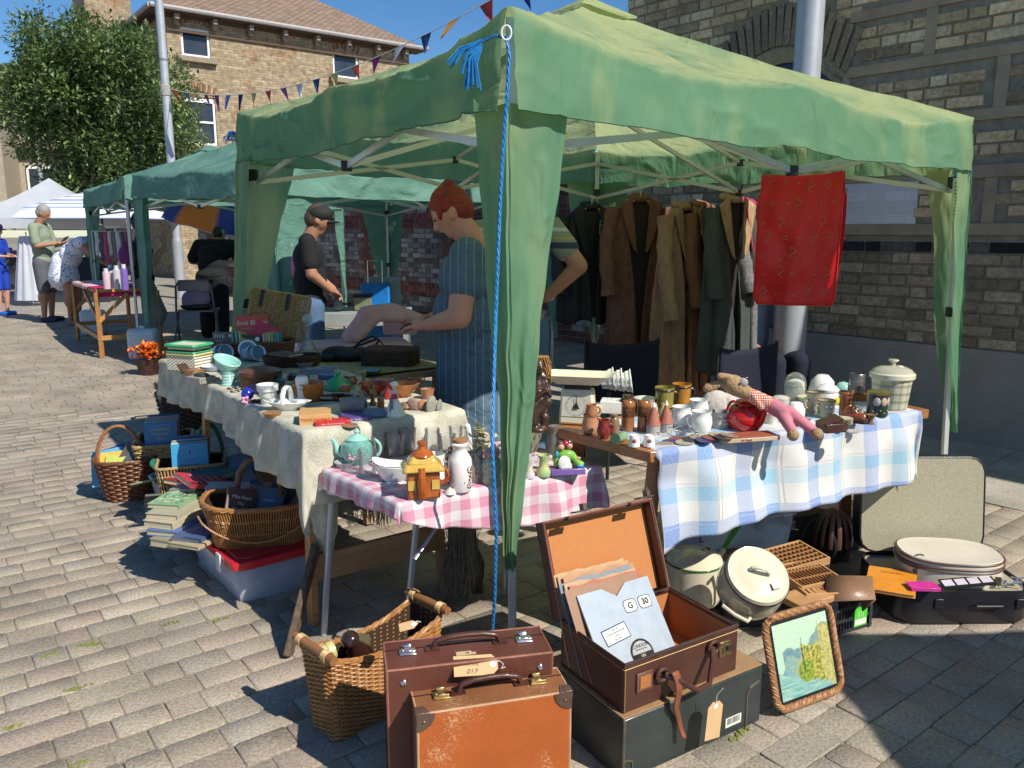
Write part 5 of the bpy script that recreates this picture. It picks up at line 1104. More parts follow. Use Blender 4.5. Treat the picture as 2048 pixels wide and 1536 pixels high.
# ---- open suitcase of records on its dark box
u_=Vector((.853,.523,0)).normalized();v_=Vector((-.523,.853,0)).normalized();rz=math.atan2(u_.y,u_.x);o_=G(1248,1437,.175)
bx=Vector((o_.x,o_.y,0));cbx=bx+u_*.245+v_*.165
db=T('box','dark green grey fibre box with brown lid under the open record suitcase','box',cbx,rz)
q=MB();q.box((0,0,.086),(.50,.34,.172));q.build('body',mk('bottle_green_board',(.035,.045,.042),.42,col2=(.025,.03,.03),vs=9,bs=60,bstr=.2,coat=.1),db,bevel=.005)
q=MB();q.box((0,0,.1745),(.496,.336,.004));q.build('lid_board',mk('tan_board',(.36,.21,.095),.7,vs=12),db,bevel=.001)
q=MB();q.tube([(-.248,-.1705,.002),(-.248,-.1705,.17)],.004,6);q.tube([(-.22,-.1712,.0),(-.22,-.1712,.050),(-.235,-.1712,.058),(-.248,-.1712,.058)],.003,5);q.tube([(.235,-.1712,.13),(.20,-.1712,.12),(.19,-.1712,.10),(.19,-.1712,.0)],.003,5);q.build('stitching',leather('worn_edge',(.16,.12,.08),(.05,.05,.04)),db)
q=MB();q.box((.14,-.1712,.040),(.06,.0012,.028));sk2=q.build('barcode_sticker',PAPW,db,smooth=0);q=MB();rr=random.Random(5)
for k in range(16):q.box((.117+k*.0031,-.1722,.043),(rr.choice((.0006,.0014)),.0006,.018))
q.build('bars',ink,sk2,smooth=0)
RX=bx+u_*.008+v_*.012;cs_=RX+u_*.198+v_*.137;WS,DS,HS=.396,.274,.132
su=T('suitcase','open dark brown suitcase with tan lining holding old records','suitcase',(cs_.x,cs_.y,.178),rz)
brl=leather('dark_brown_hide',(.085,.032,.022),(.055,.02,.015));lin_=mk('tan_lining',(.48,.19,.06),.85,col2=(.42,.16,.05),vs=140,bs=160,bstr=.3);t6=.008
q=MB();q.box((0,-DS/2+t6/2,HS/2),(WS,t6,HS));q.box((0,DS/2-t6/2,HS/2),(WS,t6,HS));q.box((-WS/2+t6/2,0,HS/2),(t6,DS-2*t6,HS));q.box((WS/2-t6/2,0,HS/2),(t6,DS-2*t6,HS));q.box((0,0,.003),(WS-2*t6,DS-2*t6,.006));q.build('body',brl,su,bevel=.002)
q=MB();k_=t6+.001
for(x0,y0,x1,y1)in((-WS/2+k_,-DS/2+k_,WS/2-k_,-DS/2+k_),(WS/2-k_,-DS/2+k_,WS/2-k_,DS/2-k_),(WS/2-k_,DS/2-k_,-WS/2+k_,DS/2-k_),(-WS/2+k_,DS/2-k_,-WS/2+k_,-DS/2+k_)):q.add([(x0,y0,.008),(x1,y1,.008),(x1,y1,HS-.01),(x0,y0,HS-.01)],[(0,1,2,3)])
q.add([(-WS/2+k_,-DS/2+k_,.008),(WS/2-k_,-DS/2+k_,.008),(WS/2-k_,DS/2-k_,.008),(-WS/2+k_,DS/2-k_,.008)],[(0,1,2,3)]);q.build('lining',lin_,su,smooth=0)
q=MB();gm=mk('gold_line',(.62,.42,.14),.5)
for z in(HS-.014,):q.tube([(-WS/2,-DS/2-.0006,z),(WS/2,-DS/2-.0006,z)],.0011,4)
q.tube([(-WS/2+.003,-DS/2-.0006,0.004),(-WS/2+.003,-DS/2-.0006,HS-.014)],.0009,4);q.tube([(-WS/2-.0006,-DS/2,HS-.014),(-WS/2-.0006,DS/2,HS-.014)],.0009,4);q.build('gold_line',gm,su)
q=MB();q.tube([(-WS/2+.001,-DS/2+.001,HS),(WS/2-.001,-DS/2+.001,HS),(WS/2-.001,DS/2-.001,HS),(-WS/2+.001,DS/2-.001,HS)],.0045,6,closed=True);q.build('rim',leather('rim_hide',(.06,.028,.022),(.035,.015,.012)),su)
ld=MB();LT=R(20);LH=.270;LD=.045;ld.at((0,DS/2,HS),(-LT*1.0,0,0))
ld.box((0,LD/2-.003+.0,LH/2),(WS,.006,LH))if False else None
ld.box((0,LD-.003,LH/2),(WS,.006,LH));ld.box((-WS/2+.004,LD/2-.003,LH/2),(.008,LD-.006,LH));ld.box((WS/2-.004,LD/2-.003,LH/2),(.008,LD-.006,LH));ld.box((0,LD/2-.003,LH-.004),(WS-.016,LD-.006,.008));ld.at()
lo=ld.build('lid',brl,su,bevel=.002)
q=MB();q.at((0,DS/2,HS),(-LT,0,0));q.add([(-WS/2+.009,LD-.008,.004),(WS/2-.009,LD-.008,.004),(WS/2-.009,LD-.008,LH-.009),(-WS/2+.009,LD-.008,LH-.009)],[(0,1,2,3)]);q.at();q.build('lining',lin_,lo,smooth=0)
q=MB();q.at((0,DS/2,HS),(-LT,0,0));q.tube([(-WS/2,0,0),(-WS/2,0,LH),(WS/2,0,LH),(WS/2,0,0)],.0035,6);q.at();q.build('rim',leather('worn_piping',(.34,.13,.08),(.22,.08,.05)),lo)
for sx in(-.28,.30):q=MB();q.at((WS*sx,DS/2+.08,HS+LH*.97),(-LT,0,0));q.box((0,-.05,.01),(.05,.03,.004));q.box((.008,-.055,.02),(.012,.02,.02));q.at();q.build('hasp',mk('dull_metal',(.16,.12,.10),.4,metal=.7),lo)
q=MB();q.tube([(WS/2-.11,DS/2-.04,HS),(WS/2-.12,DS/2-.05,HS+.03),(WS/2-.06,DS/2-.02,HS+.012),(WS/2-.03,DS/2-.01,HS+.002)],.004,5,flat=.4);q.build('lid_stay',brl,su)
q=MB();q.box((-.135,-DS/2-.003,.072),(.052,.006,.052));q.build('name_frame',leather('worn_edge2',(.16,.08,.05),(.09,.04,.03)),su,bevel=.002)
q=MB();q.box((-.135,-DS/2-.0068,.072),(.034,.002,.034));q.build('name_patch',leather('patch',(.42,.16,.05),(.30,.11,.04)),su)
q=MB();q.box((.150,-DS/2-.002,.078),(.044,.004,.044));lk=q.build('lock',brass,su,bevel=.001);q=MB();q.tube([(.160,-DS/2-.004,.080),(.160,-DS/2-.010,.080)],.009,12);q.box((.140,-DS/2-.0045,.075),(.003,.001,.014));q.build('knob',mk('dark_metal',(.08,.06,.05),.4,metal=.6),lk)
hm=leather('handle_leather',(.085,.03,.02),(.05,.018,.012));q=MB()
q.tube([(-.07,-DS/2-.008,.072),(-.045,-DS/2-.035,.060),(0,-DS/2-.055,.030),(.045,-DS/2-.050,.030),(.075,-DS/2-.03,.075),(.095,-DS/2-.008,.100)],.008,8);q.build('handle',hm,su)
for x,z in((-.08,.075),(.10,.100)):q=MB();q.tube([Vector((x+.018*math.cos(a),-DS/2-.008,z+.016*math.sin(a)))for a in[j*math.pi/8 for j in range(16)]],.006,6,closed=True);q.build('handle_ring',hm,su)
q=MB();q.grid(3,24,lambda u,v:Vector((-.055+.012*(u-.5)*(2-v)+.045*max(0,v-.45)**1.3*1.6+.004*math.sin(v*11),-DS/2-.026-.012*math.sin(v*6)-.02*v,.085-.19*v)));q.build('strap',leather('orange_strap',(.30,.10,.04),(.16,.05,.025)),su,solid=.003)
lt_=on((cs_.x,cs_.y,.178),rz,.050,-DS/2-.068,-.065)
luggage_tag('large brown card tag hanging on string from the record suitcase handle',lt_,(R(84),R(-90)+R(5),rz+R(4)),.105,.052,[],string=[(.040,0,.001),(.075,.003,.004),(.098,0,.018)])
def record(label,x,y,z,tilt,c_,w2=.255,lean=0.,sl=None,front=None,t=.003):
 r_=T('record_sleeve',label,'record',on((cs_.x,cs_.y,.178),rz,x,y,z),rot=(R(tilt),R(lean),rz));m_=cov(c_);q=MB();h2=w2
 if front:poly=[(-w2/2,0),(w2/2,0),(w2/2,h2),(w2*.17,h2),(0,h2-.03),(-w2*.17,h2),(-w2/2,h2)]
 else:
  rr_=random.Random(int(x*999)+int(y*777)+len(label));poly=[(-w2/2,0),(w2/2,0),(w2/2,h2)]+[(w2/2-w2*k/9,h2+rr_.uniform(-.006,.004))for k in range(1,9)]+[(-w2/2,h2)]
 q.prism(poly,0,t);q.build('sleeve',m_,r_,smooth=0);return r_
for k,(y,c_,tl,l_)in enumerate(((.095,(.55,.35,.18),70,'crumpled brown paper record sleeve standing highest against the lid'),(.075,(.50,.30,.17),67,'brown paper sleeve second from the lid in the record suitcase'),(.055,(.45,.24,.13),65,'tan sleeve with a red line third from the lid'),(.037,(.20,.24,.27),63,'grey blue sleeve fourth from the lid'),(.020,(.48,.30,.16),61,'creased kraft sleeve in the middle of the records'),(.002,(.42,.12,.07),59,'red edged sleeve behind the grey front one'),(-.010,(.30,.16,.09),58,'dull brown sleeve just behind the front record'))):
 record(l_,-.075+.006*(k%3),y,.012,tl,c_,lean=0+(k%3)*1.2,w2=.25)
fr=record('grey blue card sleeve with round black label at the front of the records',-.045,-.045,.010,52,(.34,.40,.46),front=True,w2=.25,t=.006)
tz=.0064
q=MB();q.lathe([(1e-4,0),(.038,0)],36,(.012,.058,tz+.0004));lo_=q.build('record_label',mk('label_black',(.012,.012,.014),.35),fr,smooth=0)
q=MB();q.add([(.012+.032*math.cos(a),.058+.032*math.sin(a),tz+.0008)for a in[math.pi*k/20 for k in range(21)]],[tuple(range(21))]);q.build('label_half',mk('label_silver',(.36,.38,.38),.5),fr,smooth=0)
text('LONDON',.013,ink,fr,(.012,.077,tz+.001),(0,0,0));text('AMERICAN RECORDINGS',.0035,ink,fr,(.012,.068,tz+.001),(0,0,0));text('101',.012,inkw,fr,(.012,.050,tz+.0008),(0,0,0));text('MUSIC  45 RPM',.004,inkw,fr,(.012,.040,tz+.0008),(0,0,0));text('RECORDS',.004,inkw,fr,(.012,.034,tz+.0008),(0,0,0))
q=MB();q.add([(-.088,.098,tz),(-.002,.108,tz),(-.008,.152,tz),(-.094,.142,tz)],[(0,1,2,3)]);q.build('sticker_border',mk('navy_ink',(.03,.05,.16),.6),fr,smooth=0);q=MB();q.add([(-.0845,.1015,tz+.0004),(-.0055,.1105,tz+.0004),(-.0108,.1485,tz+.0004),(-.0905,.1385,tz+.0004)],[(0,1,2,3)]);q.build('sticker',PAPW,fr,smooth=0)
for i,(s_,sz)in enumerate((('JAZZ BY',.006),('THE BLUES AND RHYTHM BAND',.0045),('featuring',.004),('Various Artists',.0045))):text(s_,sz,mk('pencil',(.15,.15,.18),.7),fr,(-.047,.138-.0085*i,tz+.0008),(0,0,R(6.5)))
for(x,s_)in((.030,'G'),(.083,'30')):
 q=MB();poly=[tuple(rrect(.044,.036,.010,a/24)[0]+Vector((x,.185,0)))[:2]for a in range(24)];q.prism(poly,tz,tz+.0003);q.build('sticker_border',ink,fr,smooth=0);q=MB();poly=[tuple(rrect(.040,.032,.009,a/24)[0]+Vector((x,.185,0)))[:2]for a in range(24)];q.prism(poly,tz+.0003,tz+.0006);q.build('sticker',PAPW,fr,smooth=0);text(s_,.024,ink,fr,(x,.185,tz+.0010),(0,0,0),bold=.0006)
 # ==== GOODS ON THE GROUND AT THE RIGHT
enam=mk('cream_enamel',(.66,.60,.44),.12,va=.05,vs=5,coat=.6);enamd=mk('dark_green_rim',(.02,.09,.035),.2,coat=.4);blackrim=mk('black_rim',(.015,.015,.015),.25,coat=.4)
def fwd(p,d):v=Vector((p.x,p.y,0)).normalized();return p+v*d
sp=fwd(G(1385,1200,.055),.01);t_=T('saucepan','cream enamel saucepan with green rim, sloping lid and long green handle','saucepan',(sp.x,sp.y,.055));r_=.100
q=MB();q.lathe([(r_*.90,0),(r_*.97,.012),(r_,.03),(r_,.145)],40);q.build('body',enam,t_,smooth=50)
q=MB();q.tube([(r_*math.cos(a),r_*math.sin(a),.147)for a in[i*math.pi/24 for i in range(48)]],.0035,6,closed=True);q.build('rim',mk('green_enamel',(.03,.16,.04),.2,coat=.4),t_)
q=MB();q.at((0,0,.150),(R(10),0,R(-20)));q.lathe([(r_*1.0,0),(r_*.96,.008),(r_*.7,.022),(r_*.45,.030),(r_*.42,.026),(r_*.2,.028),(1e-4,.030)],40);q.at();l_=q.build('lid',enam,t_,smooth=50);q=MB();q.at((.045,.02,.180),(R(10),0,0));q.lathe([(.014,0),(.015,.003),(1e-4,.003)],16,sx=1.1,sy=.8);q.at();q.build('chip',mk('enamel_chip',(.03,.03,.025),.6),l_)
q=MB();q.tube([(r_*.92,.04,.135),(r_*1.25,.08,.155)],.010,8);q.build('socket',enam,t_);q=MB();q.tube([(r_*1.2,.075,.152),(.16,.115,.190),(.21,.165,.235),(.25,.20,.26)],[.010,.012,.013,.010],10,flat=.6);q.build('handle',mk('leaf_green_enamel',(.06,.33,.03),.25,coat=.3),t_)
pc=Q(1500,1172,2.43);t_=T('enamel_pot','big cream enamel cooking pot with a black rim lying tilted, lid on','cooking pot',(pc.x,pc.y,pc.z),rot=(R(36),R(14),R(-8)));r_=.100;z_=-.085
q=MB();q.lathe([(r_*.60,z_),(r_*.80,z_+.012),(r_*1.02,z_+.05),(r_*1.08,z_+.085),(r_*1.05,z_+.125),(r_*1.0,z_+.150)],44);q.build('body',enam,t_,smooth=60)
q=MB();q.tube([(r_*1.02*math.cos(a),r_*1.02*math.sin(a),z_+.152)for a in[i*math.pi/24 for i in range(48)]],.0038,6,closed=True);q.build('rim',blackrim,t_)
q=MB();q.lathe([(r_*1.03,z_+.155),(r_*.98,z_+.166),(r_*.86,z_+.163),(r_*.6,z_+.172),(r_*.3,z_+.178),(1e-4,z_+.179)],44);ld_=q.build('lid',enam,t_,smooth=50)
q=MB();q.tube([(-.030,0,z_+.176),(-.026,0,z_+.192),(-.012,0,z_+.201),(.012,0,z_+.201),(.026,0,z_+.192),(.030,0,z_+.176)],.0075,8,flat=.7);q.build('knob',enam,ld_)
q=MB();q.at((.055,-.03,z_+.181),(0,0,.6));q.box((0,0,0),(.034,.022,.0012));q.at();q.build('price_ticket',PAPW,ld_)
for a_ in(-110,70):
 q=MB();an=R(a_);c_,s_=math.cos(an),math.sin(an);k=[(-.045,0,.085),(-.042,.022,.095),(0,.030,.100),(.042,.022,.095),(.045,0,.085)]
 q.tube([(c_*(r_*1.05+y)-s_*x,s_*(r_*1.05+y)+c_*x,z_+z)for x,y,z in k],.0065,8);q.build('handle',enam,t_)
q=MB();q.at((0,0,0));q.prism([tuple(rrect(.30,.26,.05,a/40)[0])[:2]for a in range(40)],0,.07);p_=G(1500,1250,0);o=solo(q,'crate',mk('black_crate',(.03,.03,.035)),'low black tray under the tilted enamel pot','tray',(p_.x+.06,p_.y+.12,0),.1,bevel=.006)
q=MB();q.grid(8,8,lambda u,v:(-.1+.2*u,-.1+.2*v,.002*math.sin(9*u)));p_=G(1400,1195,.065);solo(q,'paper',mk('pale_paper',(.5,.55,.62),.7),'pale sheet of paper under the green handled saucepan','paper',(p_.x+.02,p_.y+.10,.062),.3,solid=.001)
q=MB();q.box((0,0,.03),(.34,.30,.056));p_=G(1390,1200,0);solo(q,'box',MC['black_crate'],'flat black box under the green handled saucepan','box',(p_.x+.02,p_.y+.16,0),.2,bevel=.004)
def typetray(label,loc,rot,w,d,nx,ny):
 t_=T('type_tray',label,'type tray',loc,rot=rot,group='wooden type trays');q=MB();h=.028;e=.007
 q.box((0,0,.002),(w,d,.004));q.box((0,-d/2,h/2),(w+e,e,h));q.box((0,d/2,h/2),(w+e,e,h));q.box((-w/2,0,h/2),(e,d-e,h));q.box((w/2,0,h/2),(e,d-e,h));q.build('frame',mk('tray_wood',(.52,.30,.13),.6,col2=(.38,.20,.08),vs=6,stretch=(1,9,9)),t_,bevel=.001)
 q=MB();[q.box((-w/2+w*i/nx,0,h*.48),(.0022,d-e,h*.85))for i in range(1,nx)];[q.box((0,-d/2+d*j/ny,h*.5),(w-e,.003,h*.9))for j in range(1,ny)];q.build('dividers',mk('divider_wood',(.40,.20,.08),.6),t_)
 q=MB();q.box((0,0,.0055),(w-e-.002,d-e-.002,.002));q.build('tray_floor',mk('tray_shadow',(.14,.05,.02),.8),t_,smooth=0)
typetray('upper wooden type tray with small square cells behind the tilted pot',Q(1585,1122,2.78),(R(4),R(-3),R(24)),.20,.15,10,6)
typetray('middle wooden type tray with long narrow cells in two rows',Q(1612,1158,2.66),(R(8),R(2),R(26)),.19,.14,12,3)
typetray('lowest wooden type tray mostly covered by the middle one',Q(1632,1182,2.60),(R(4),R(5),R(14)),.17,.13,8,3)
q=MB();q.box((0,0,0),(.16,.10,.022));p_=Q(1612,1196,2.52);solo(q,'board',mk('tray_wood',(.52,.3,.13)),'plain pine block under the type trays','wood block',p_,(0,0,.5),bevel=.002)
q=MB();q.add([(-.07,-.05,0),(.09,-.04,.02),(.10,.07,.055),(-.05,.06,.05)],[(0,1,2,3)]);q.add([(.09,-.04,.02),(.10,.07,.055),(.07,.09,-.02),(.06,-.01,-.04)],[(0,1,2,3)]);p_=Q(1688,1195,2.55);solo(q,'folder',leather('old_tan',(.30,.17,.10),(.2,.11,.06)),'folded tan leather folder sticking out beside the type trays','folder',p_,(0,0,-.2),solid=.004)
q=MB();q.at((0,0,0),(0,0,0));q.lathe([(.055,0),(.055,.035),(1e-4,.036)],20,sx=1.3);p_=Q(1465,1100,2.95);solo(q,'wooden_dish',mk('tan_board',(.36,.21,.095)),'flat tan wooden dish between the saucepan and the type trays','dish',Vector((p_.x,p_.y,p_.z-.03)),.3)
q=MB();q.box((0,0,.06),(.20,.18,.12));p_=G(1560,1215,0);solo(q,'crate',MC['black_crate'],'dark crate carrying the type trays','crate',(p_.x+.12,p_.y+.22,0),.4,bevel=.004)
p_=G(1665,1185,0);t_=T('strap_basket','round ribbed contraption of brown leather straps beside the type trays','strap cage',(p_.x+.06,p_.y+.18,.05));lm=leather('strap_brown',(.16,.075,.045),(.09,.04,.025))
for k in range(7):
 q=MB();a=math.pi*k/7+.2;q.tube([(.075*math.cos(a)*math.cos(b),.075*math.sin(a)*math.cos(b),.10+.125*math.sin(b))for b in[math.pi*j/24-.35 for j in range(29)]],.0085,6,flat=.25);q.build('strap',lm,t_)
q=MB();q.ell((0,0,.075),(.062,.062,.085),16,12);q.build('core',mk('black_cloth',(.010,.010,.013),.9),t_)
q=MB();q.tube([(-.11+.0*k+.02*math.cos(k*.5),-.01,.02+.17*math.sin(k*math.pi/14))if False else(-.10*math.cos(k*math.pi/14)-.02,.0,.10+.10*math.sin(k*math.pi/14))for k in range(15)],.003,5);q.build('wire_loop',blk,t_)
p_=G(1690,1268,0);t_=T('crate','small black plastic mesh crate with a bright green label','crate',(p_.x-.005,p_.y+.08,0),R(27));q=MB();bm_=MC['black_crate']
for z in(.008,.050,.092):q.box((0,-.07,z),(.20,.008,.010));q.box((.10,0,z),(.008,.13,.010));q.box((-.10,0,z),(.008,.13,.010));q.box((0,.07,z),(.20,.008,.010))
for i in range(15):q.box((-.098+i*.014,-.07,.05),(.003,.006,.09));q.box((.10,-.065+i*.0095,.05),(.006,.003,.09))
q.box((.088,-.07,.05),(.012,.012,.1));q.box((-.088,-.07,.05),(.012,.012,.1));q.box((0,0,.006),(.19,.13,.006));q.build('mesh_body',bm_,t_,smooth=0)
q=MB();q.box((.035,-.0765,.052),(.062,.003,.070));gl_=q.build('label',mk('green_label',(.08,.55,.03),.5,va=.05),t_);q=MB();q.box((.035,-.0785,.033),(.056,.001,.020));q.build('label_band',PAPW,gl_)
for i in range(4):q=MB();q.box((.018+i*.009,-.0785,.062),(.004,.001,.026));q.build('label_print',mk('pale_green',(.35,.75,.25),.6),gl_)
q=MB();q.ell((-.045,0,.075),(.05,.05,.045),18,12);q.build('glass_bowl',glass('clear_glass',(.95,.98,1),.02,.12),None,loc=tuple(t_.location));tag(bpy.data.objects['glass_bowl'],'clear glass globe inside the black mesh crate','glass')
pts=[G(1552,1444,.0),G(1690,1392,.0)];u_=(pts[1]-pts[0]);PW=u_.length+.01;rz=math.atan2(u_.y,u_.x);PH=.285;m_=(pts[0]+pts[1])/2;t_=T('framed_picture','painted lakeside landscape in a plaited cane frame leaning beside the black box','picture',(m_.x,m_.y,.012),rot=(R(-17),0,rz))
cane=mk('plaited_cane',(.42,.21,.085),.5,col2=(.22,.10,.04),vs=90);q=MB()
def edge(k):
 a=k%1*4;W2=PW/2-.012;
 return rrect(PW-.03,PH-.03,.035,k)[0]
for s_ in range(4):q.tube([Vector((e.x,0,e.y+PH/2))+Vector(((e.x/.15)*.0,0,0))+Vector((math.cos(i*.85+s_*1.57)*.007*(1 if abs(e.x)>abs(e.y)*.9 else .0),math.sin(i*.85+s_*1.57)*.006,math.cos(i*.85+s_*1.57)*.007*(0 if abs(e.x)>abs(e.y)*.9 else 1.)))for i,e in enumerate([edge(j/190)for j in range(190)])],.0058,5,closed=True)
q.build('frame',cane,t_)
q=MB();IW,IH=PW-.045,PH-.045
q.prism([tuple(rrect(IW,IH,.02,a/40)[0])[:2]for a in range(40)],0,.006);ib=q.build('mount',mk('black_mount',(.015,.015,.017),.3),t_,smooth=0);ib.rotation_euler=(R(90),0,0);ib.location=(0,.005,PH/2)
q=MB();iw,ih=IW-.028,IH-.026
def paintf(u,v):
 x,y=u,v;n=noise.fractal(Vector((x*7,y*7,1.)),.8,2,5);n2=noise.fractal(Vector((x*22,y*26,5.)),.7,2,4)
 sky=Vector((.42,.66,.50)).lerp(Vector((.55,.72,.52)),y);c=sky
 ridge=.50+.33*max(0,x-.05)**.8+.04*n+(-.22 if x<.12 else 0)+.08*math.sin(x*9)
 if y<ridge:c=Vector((.10,.26,.38)).lerp(Vector((.26,.36,.28)),min(1,max(0,.5+n2+(x-.3)*.8)))
 if y<ridge*.82+.05*n2:c=Vector((.20,.38,.42)).lerp(Vector((.48,.48,.12)),min(1,max(0,(x-.15)*2+n2)))
 if x>.45+.2*(1-y)*0 and y<.62+.1*n:c=Vector((.62,.50,.10)).lerp(Vector((.13,.20,.04)),min(1,max(0,.5+1.4*n2)))
 if x>.8 and y<.85+.08*n:c=Vector((.62,.56,.20)).lerp(Vector((.30,.30,.08)),min(1,max(0,.4+n2)))
 if y<.36-.33*x+.04*n:c=Vector((.13,.38,.36)).lerp(Vector((.40,.58,.48)),min(1,max(0,.5+.9*noise.noise(Vector((x*5,y*40,0))))))
 if(x-.5)**2+(y-.30)**2<.022+.01*n2:c=Vector((.10,.20,.03)).lerp(Vector((.38,.42,.05)),min(1,max(0,.5+1.2*n2)))
 if abs(x-.47-.1*(y-.4)*0)<.012*(1-max(0,y-.35)*1.8)and .30<y<.75:c=Vector((.04,.09,.03))
 k9=.80+.12*noise.noise(Vector((x*40,y*44,3)));return tuple(max(0,k_*k9)for k_ in c)
q.grid(110,110,lambda u,v:(-iw/2+iw*u,0,PH/2-ih/2+ih*v),colf=paintf);pq=q.build('painting',attr_mat('painted_canvas',.35,.06,coat=.4),t_,smooth=0);pq.location=(0,-.0035,0)
f0=G(1800,1252,0);SX0=f0.x-.015;SY0=f0.y;SWD,SDP,SHH=.485,.36,.13
t_=T('suitcase','large open black suitcase with woven cream lining at the right edge','suitcase',(SX0+SWD/2,SY0+SDP/2,0));blv=leather('black_vinyl',(.022,.02,.026),(.014,.013,.018));q=MB()
def rr2(w_,d_,r_,z,n=56):return[tuple(rrect(w_,d_,r_,a/n)[0]+Vector((0,0,z)))for a in range(n)]
def shell(mb,rings,cap=True):
 n=len(rings[0]);vs=[v for r_ in rings for v in r_];mb.add(vs,[(k*n+i,k*n+(i+1)%n,(k+1)*n+(i+1)%n,(k+1)*n+i)for k in range(len(rings)-1)for i in range(n)]+([tuple(range(n-1,-1,-1))]if cap else[]))
shell(q,[rr2(SWD-.03,SDP-.03,.06,0),rr2(SWD,SDP,.07,.02),rr2(SWD,SDP,.07,SHH),rr2(SWD-.012,SDP-.012,.065,SHH),rr2(SWD-.014,SDP-.014,.065,.01)],True);q.build('body',blv,t_,smooth=40)
linw=mk('woven_cream_lining',(.52,.48,.34),.9,col2=(.16,.14,.09),vs=260,stretch=(1,3,3));q=MB();shell(q,[rr2(SWD-.016,SDP-.016,.065,SHH-.01),rr2(SWD-.02,SDP-.02,.065,.012)]);q.build('lining',linw,t_,smooth=40)
for(x,wd)in((-.10,.03),(.185,.03)):q=MB();q.box((x,-SDP/2-.003,.085),(wd,.005,.035));q.build('lock',mk('black_metal',(.05,.05,.055),.35,metal=.6),t_,bevel=.002)
q=MB();q.tube([(.02,-SDP/2-.004,.080),(.025,-SDP/2-.016,.082),(.115,-SDP/2-.016,.082),(.12,-SDP/2-.004,.080)],.004,6);q.build('handle',MC['black_metal'],t_)
LH2=.375;q=MB();wl2=SWD
def lidpt(p,z):return(p[0],z,p[1])
q.at((0,SDP/2+.004,SHH+LH2/2+.005),(R(90-8),0,0));n_=56
shell(q,[rr2(wl2,LH2,.06,-.055,n_),rr2(wl2,LH2,.06,.01,n_),rr2(wl2-.01,LH2-.01,.058,.012,n_),rr2(wl2-.012,LH2-.012,.058,-.050,n_)]);q.at();lo2=q.build('lid',blv,t_,smooth=40)
q=MB();q.at((0,SDP/2+.004,SHH+LH2/2+.005),(R(90-8),0,0));shell(q,[rr2(wl2-.014,LH2-.014,.055,.010,n_),rr2(wl2-.020,LH2-.020,.055,-.046,n_)]);q.at();q.build('lining',linw,lo2,smooth=40)
q=MB();q.at((-.03,SDP/2-.01,SHH+LH2/2-.015),(R(90-8),0,0));q.prism([tuple(rrect(wl2-.11,LH2-.07,.04,a/48)[0])[:2]for a in range(48)],-.04,-.034);q.at();q.build('lining_panel',mk('woven_cream_panel',(.62,.58,.45),.9,col2=(.26,.23,.17),vs=260,stretch=(1,3,3)),lo2)
lid_y=0
vx=G(1905,1172,SHH);t_=T('vanity_case','cream oval vanity case with brown trim inside the open black suitcase','case',(vx.x+.045,vx.y+.125,.062),R(-8));q=MB();ovs=lambda s_,z:[(.175*s_*math.copysign(abs(math.cos(a))**.75,math.cos(a)),.125*s_*math.copysign(abs(math.sin(a))**.75,math.sin(a)),z)for a in[i*math.pi/32 for i in range(64)]]
shell(q,[ovs(.98,0),ovs(1,.01),ovs(1,.115)]);q.build('body',mk('cream_vinyl',(.62,.56,.46),.4,va=.06),t_,smooth=40)
q=MB();shell(q,[ovs(1.0,.118),ovs(1.0,.145),ovs(.975,.152),ovs(.95,.151),ovs(.4,.156)]);q.add(ovs(.4,.156),[tuple(range(64))]);q.build('lid',MC['cream_vinyl'],t_,smooth=40)
for z in(.117,.128,.146):q=MB();q.tube(ovs(1.012,z),.0042,5,closed=True);q.build('trim',mk('brown_trim',(.13,.07,.045),.4),t_)
q=MB();q.box((.125,-.118,.09),(.02,.006,.03));q.build('clasp',brass,t_)
p_=Q(1778,1152,2.86);q=MB();q.lathe([(.050,0),(.052,.012),(.040,.028),(.032,.033),(.03,.04),(.016,.043),(.016,.038),(1e-4,.038)],26);hd=q
t_=T('kettle_lid','white enamel electric kettle lid lying in the open black suitcase','lid',p_-Vector((0,0,.02)),rot=(R(12),0,0));q.build('body',ceram,t_);q=MB();q.lathe([(.010,.0435),(1e-4,.044)],16);q.build('hole',ink,t_);q=MB();q.ell((.055,.04,.02),(.022,.045,.02));q.build('grip',mk('grey_plastic',(.25,.25,.27),.3),t_)
q=MB();rr=random.Random(9)
pts=[Vector((.03*math.cos(i*1.1)*rr.uniform(.5,1.2),.025*math.sin(i*1.3),.012*math.sin(i*.9)+.02))for i in range(26)];pts=[a.lerp(b,k/4)for a,b in zip(pts,pts[1:])for k in range(4)];q.tube(pts,.0022,5)
q.tube([Vector((.028*math.cos(a)-.005,0,.05+.03*math.sin(a)))for a in[i*math.pi/8 for i in range(14)]],.0022,5);solo(q,'cable',blk,'tangled black cable in front of the vanity case','cable',G(1838,1150,.14))
book('orange cookery book lying at the left front of the open black suitcase',G(1782,1166,.135),(R(2),R(-2),R(-28)),.16,.20,.012,(.72,.27,.02),title=[('COOKERY',.016,0,.06,mk('brown_ink',(.3,.08,.02),.6))])
book('magenta booklet on top of the orange cookery book',G(1845,1176,.148),(0,0,R(88)),.055,.10,.012,(.60,.03,.28),title=[('- - -',.010,0,-.02,mk('pink_ink',(.8,.4,.6),.6))])
q=MB();q.box((0,0,0),(.19,.045,.004));p_=G(1935,1164,.155);t_=T('slide_strip','black card strip holding four pale slides beside the magenta booklet','slides',p_,rot=(R(20),R(-4),.06));q.build('card',mk('black_mount',(.015,.015,.017)),t_)
for i in range(4):q=MB();q.box((-.07+i*.046,.002,.0026),(.038,.028,.001));q.build('slide',mk('slide_pale',(.62,.55,.60),.4),t_)
q=MB();rr=random.Random(19)
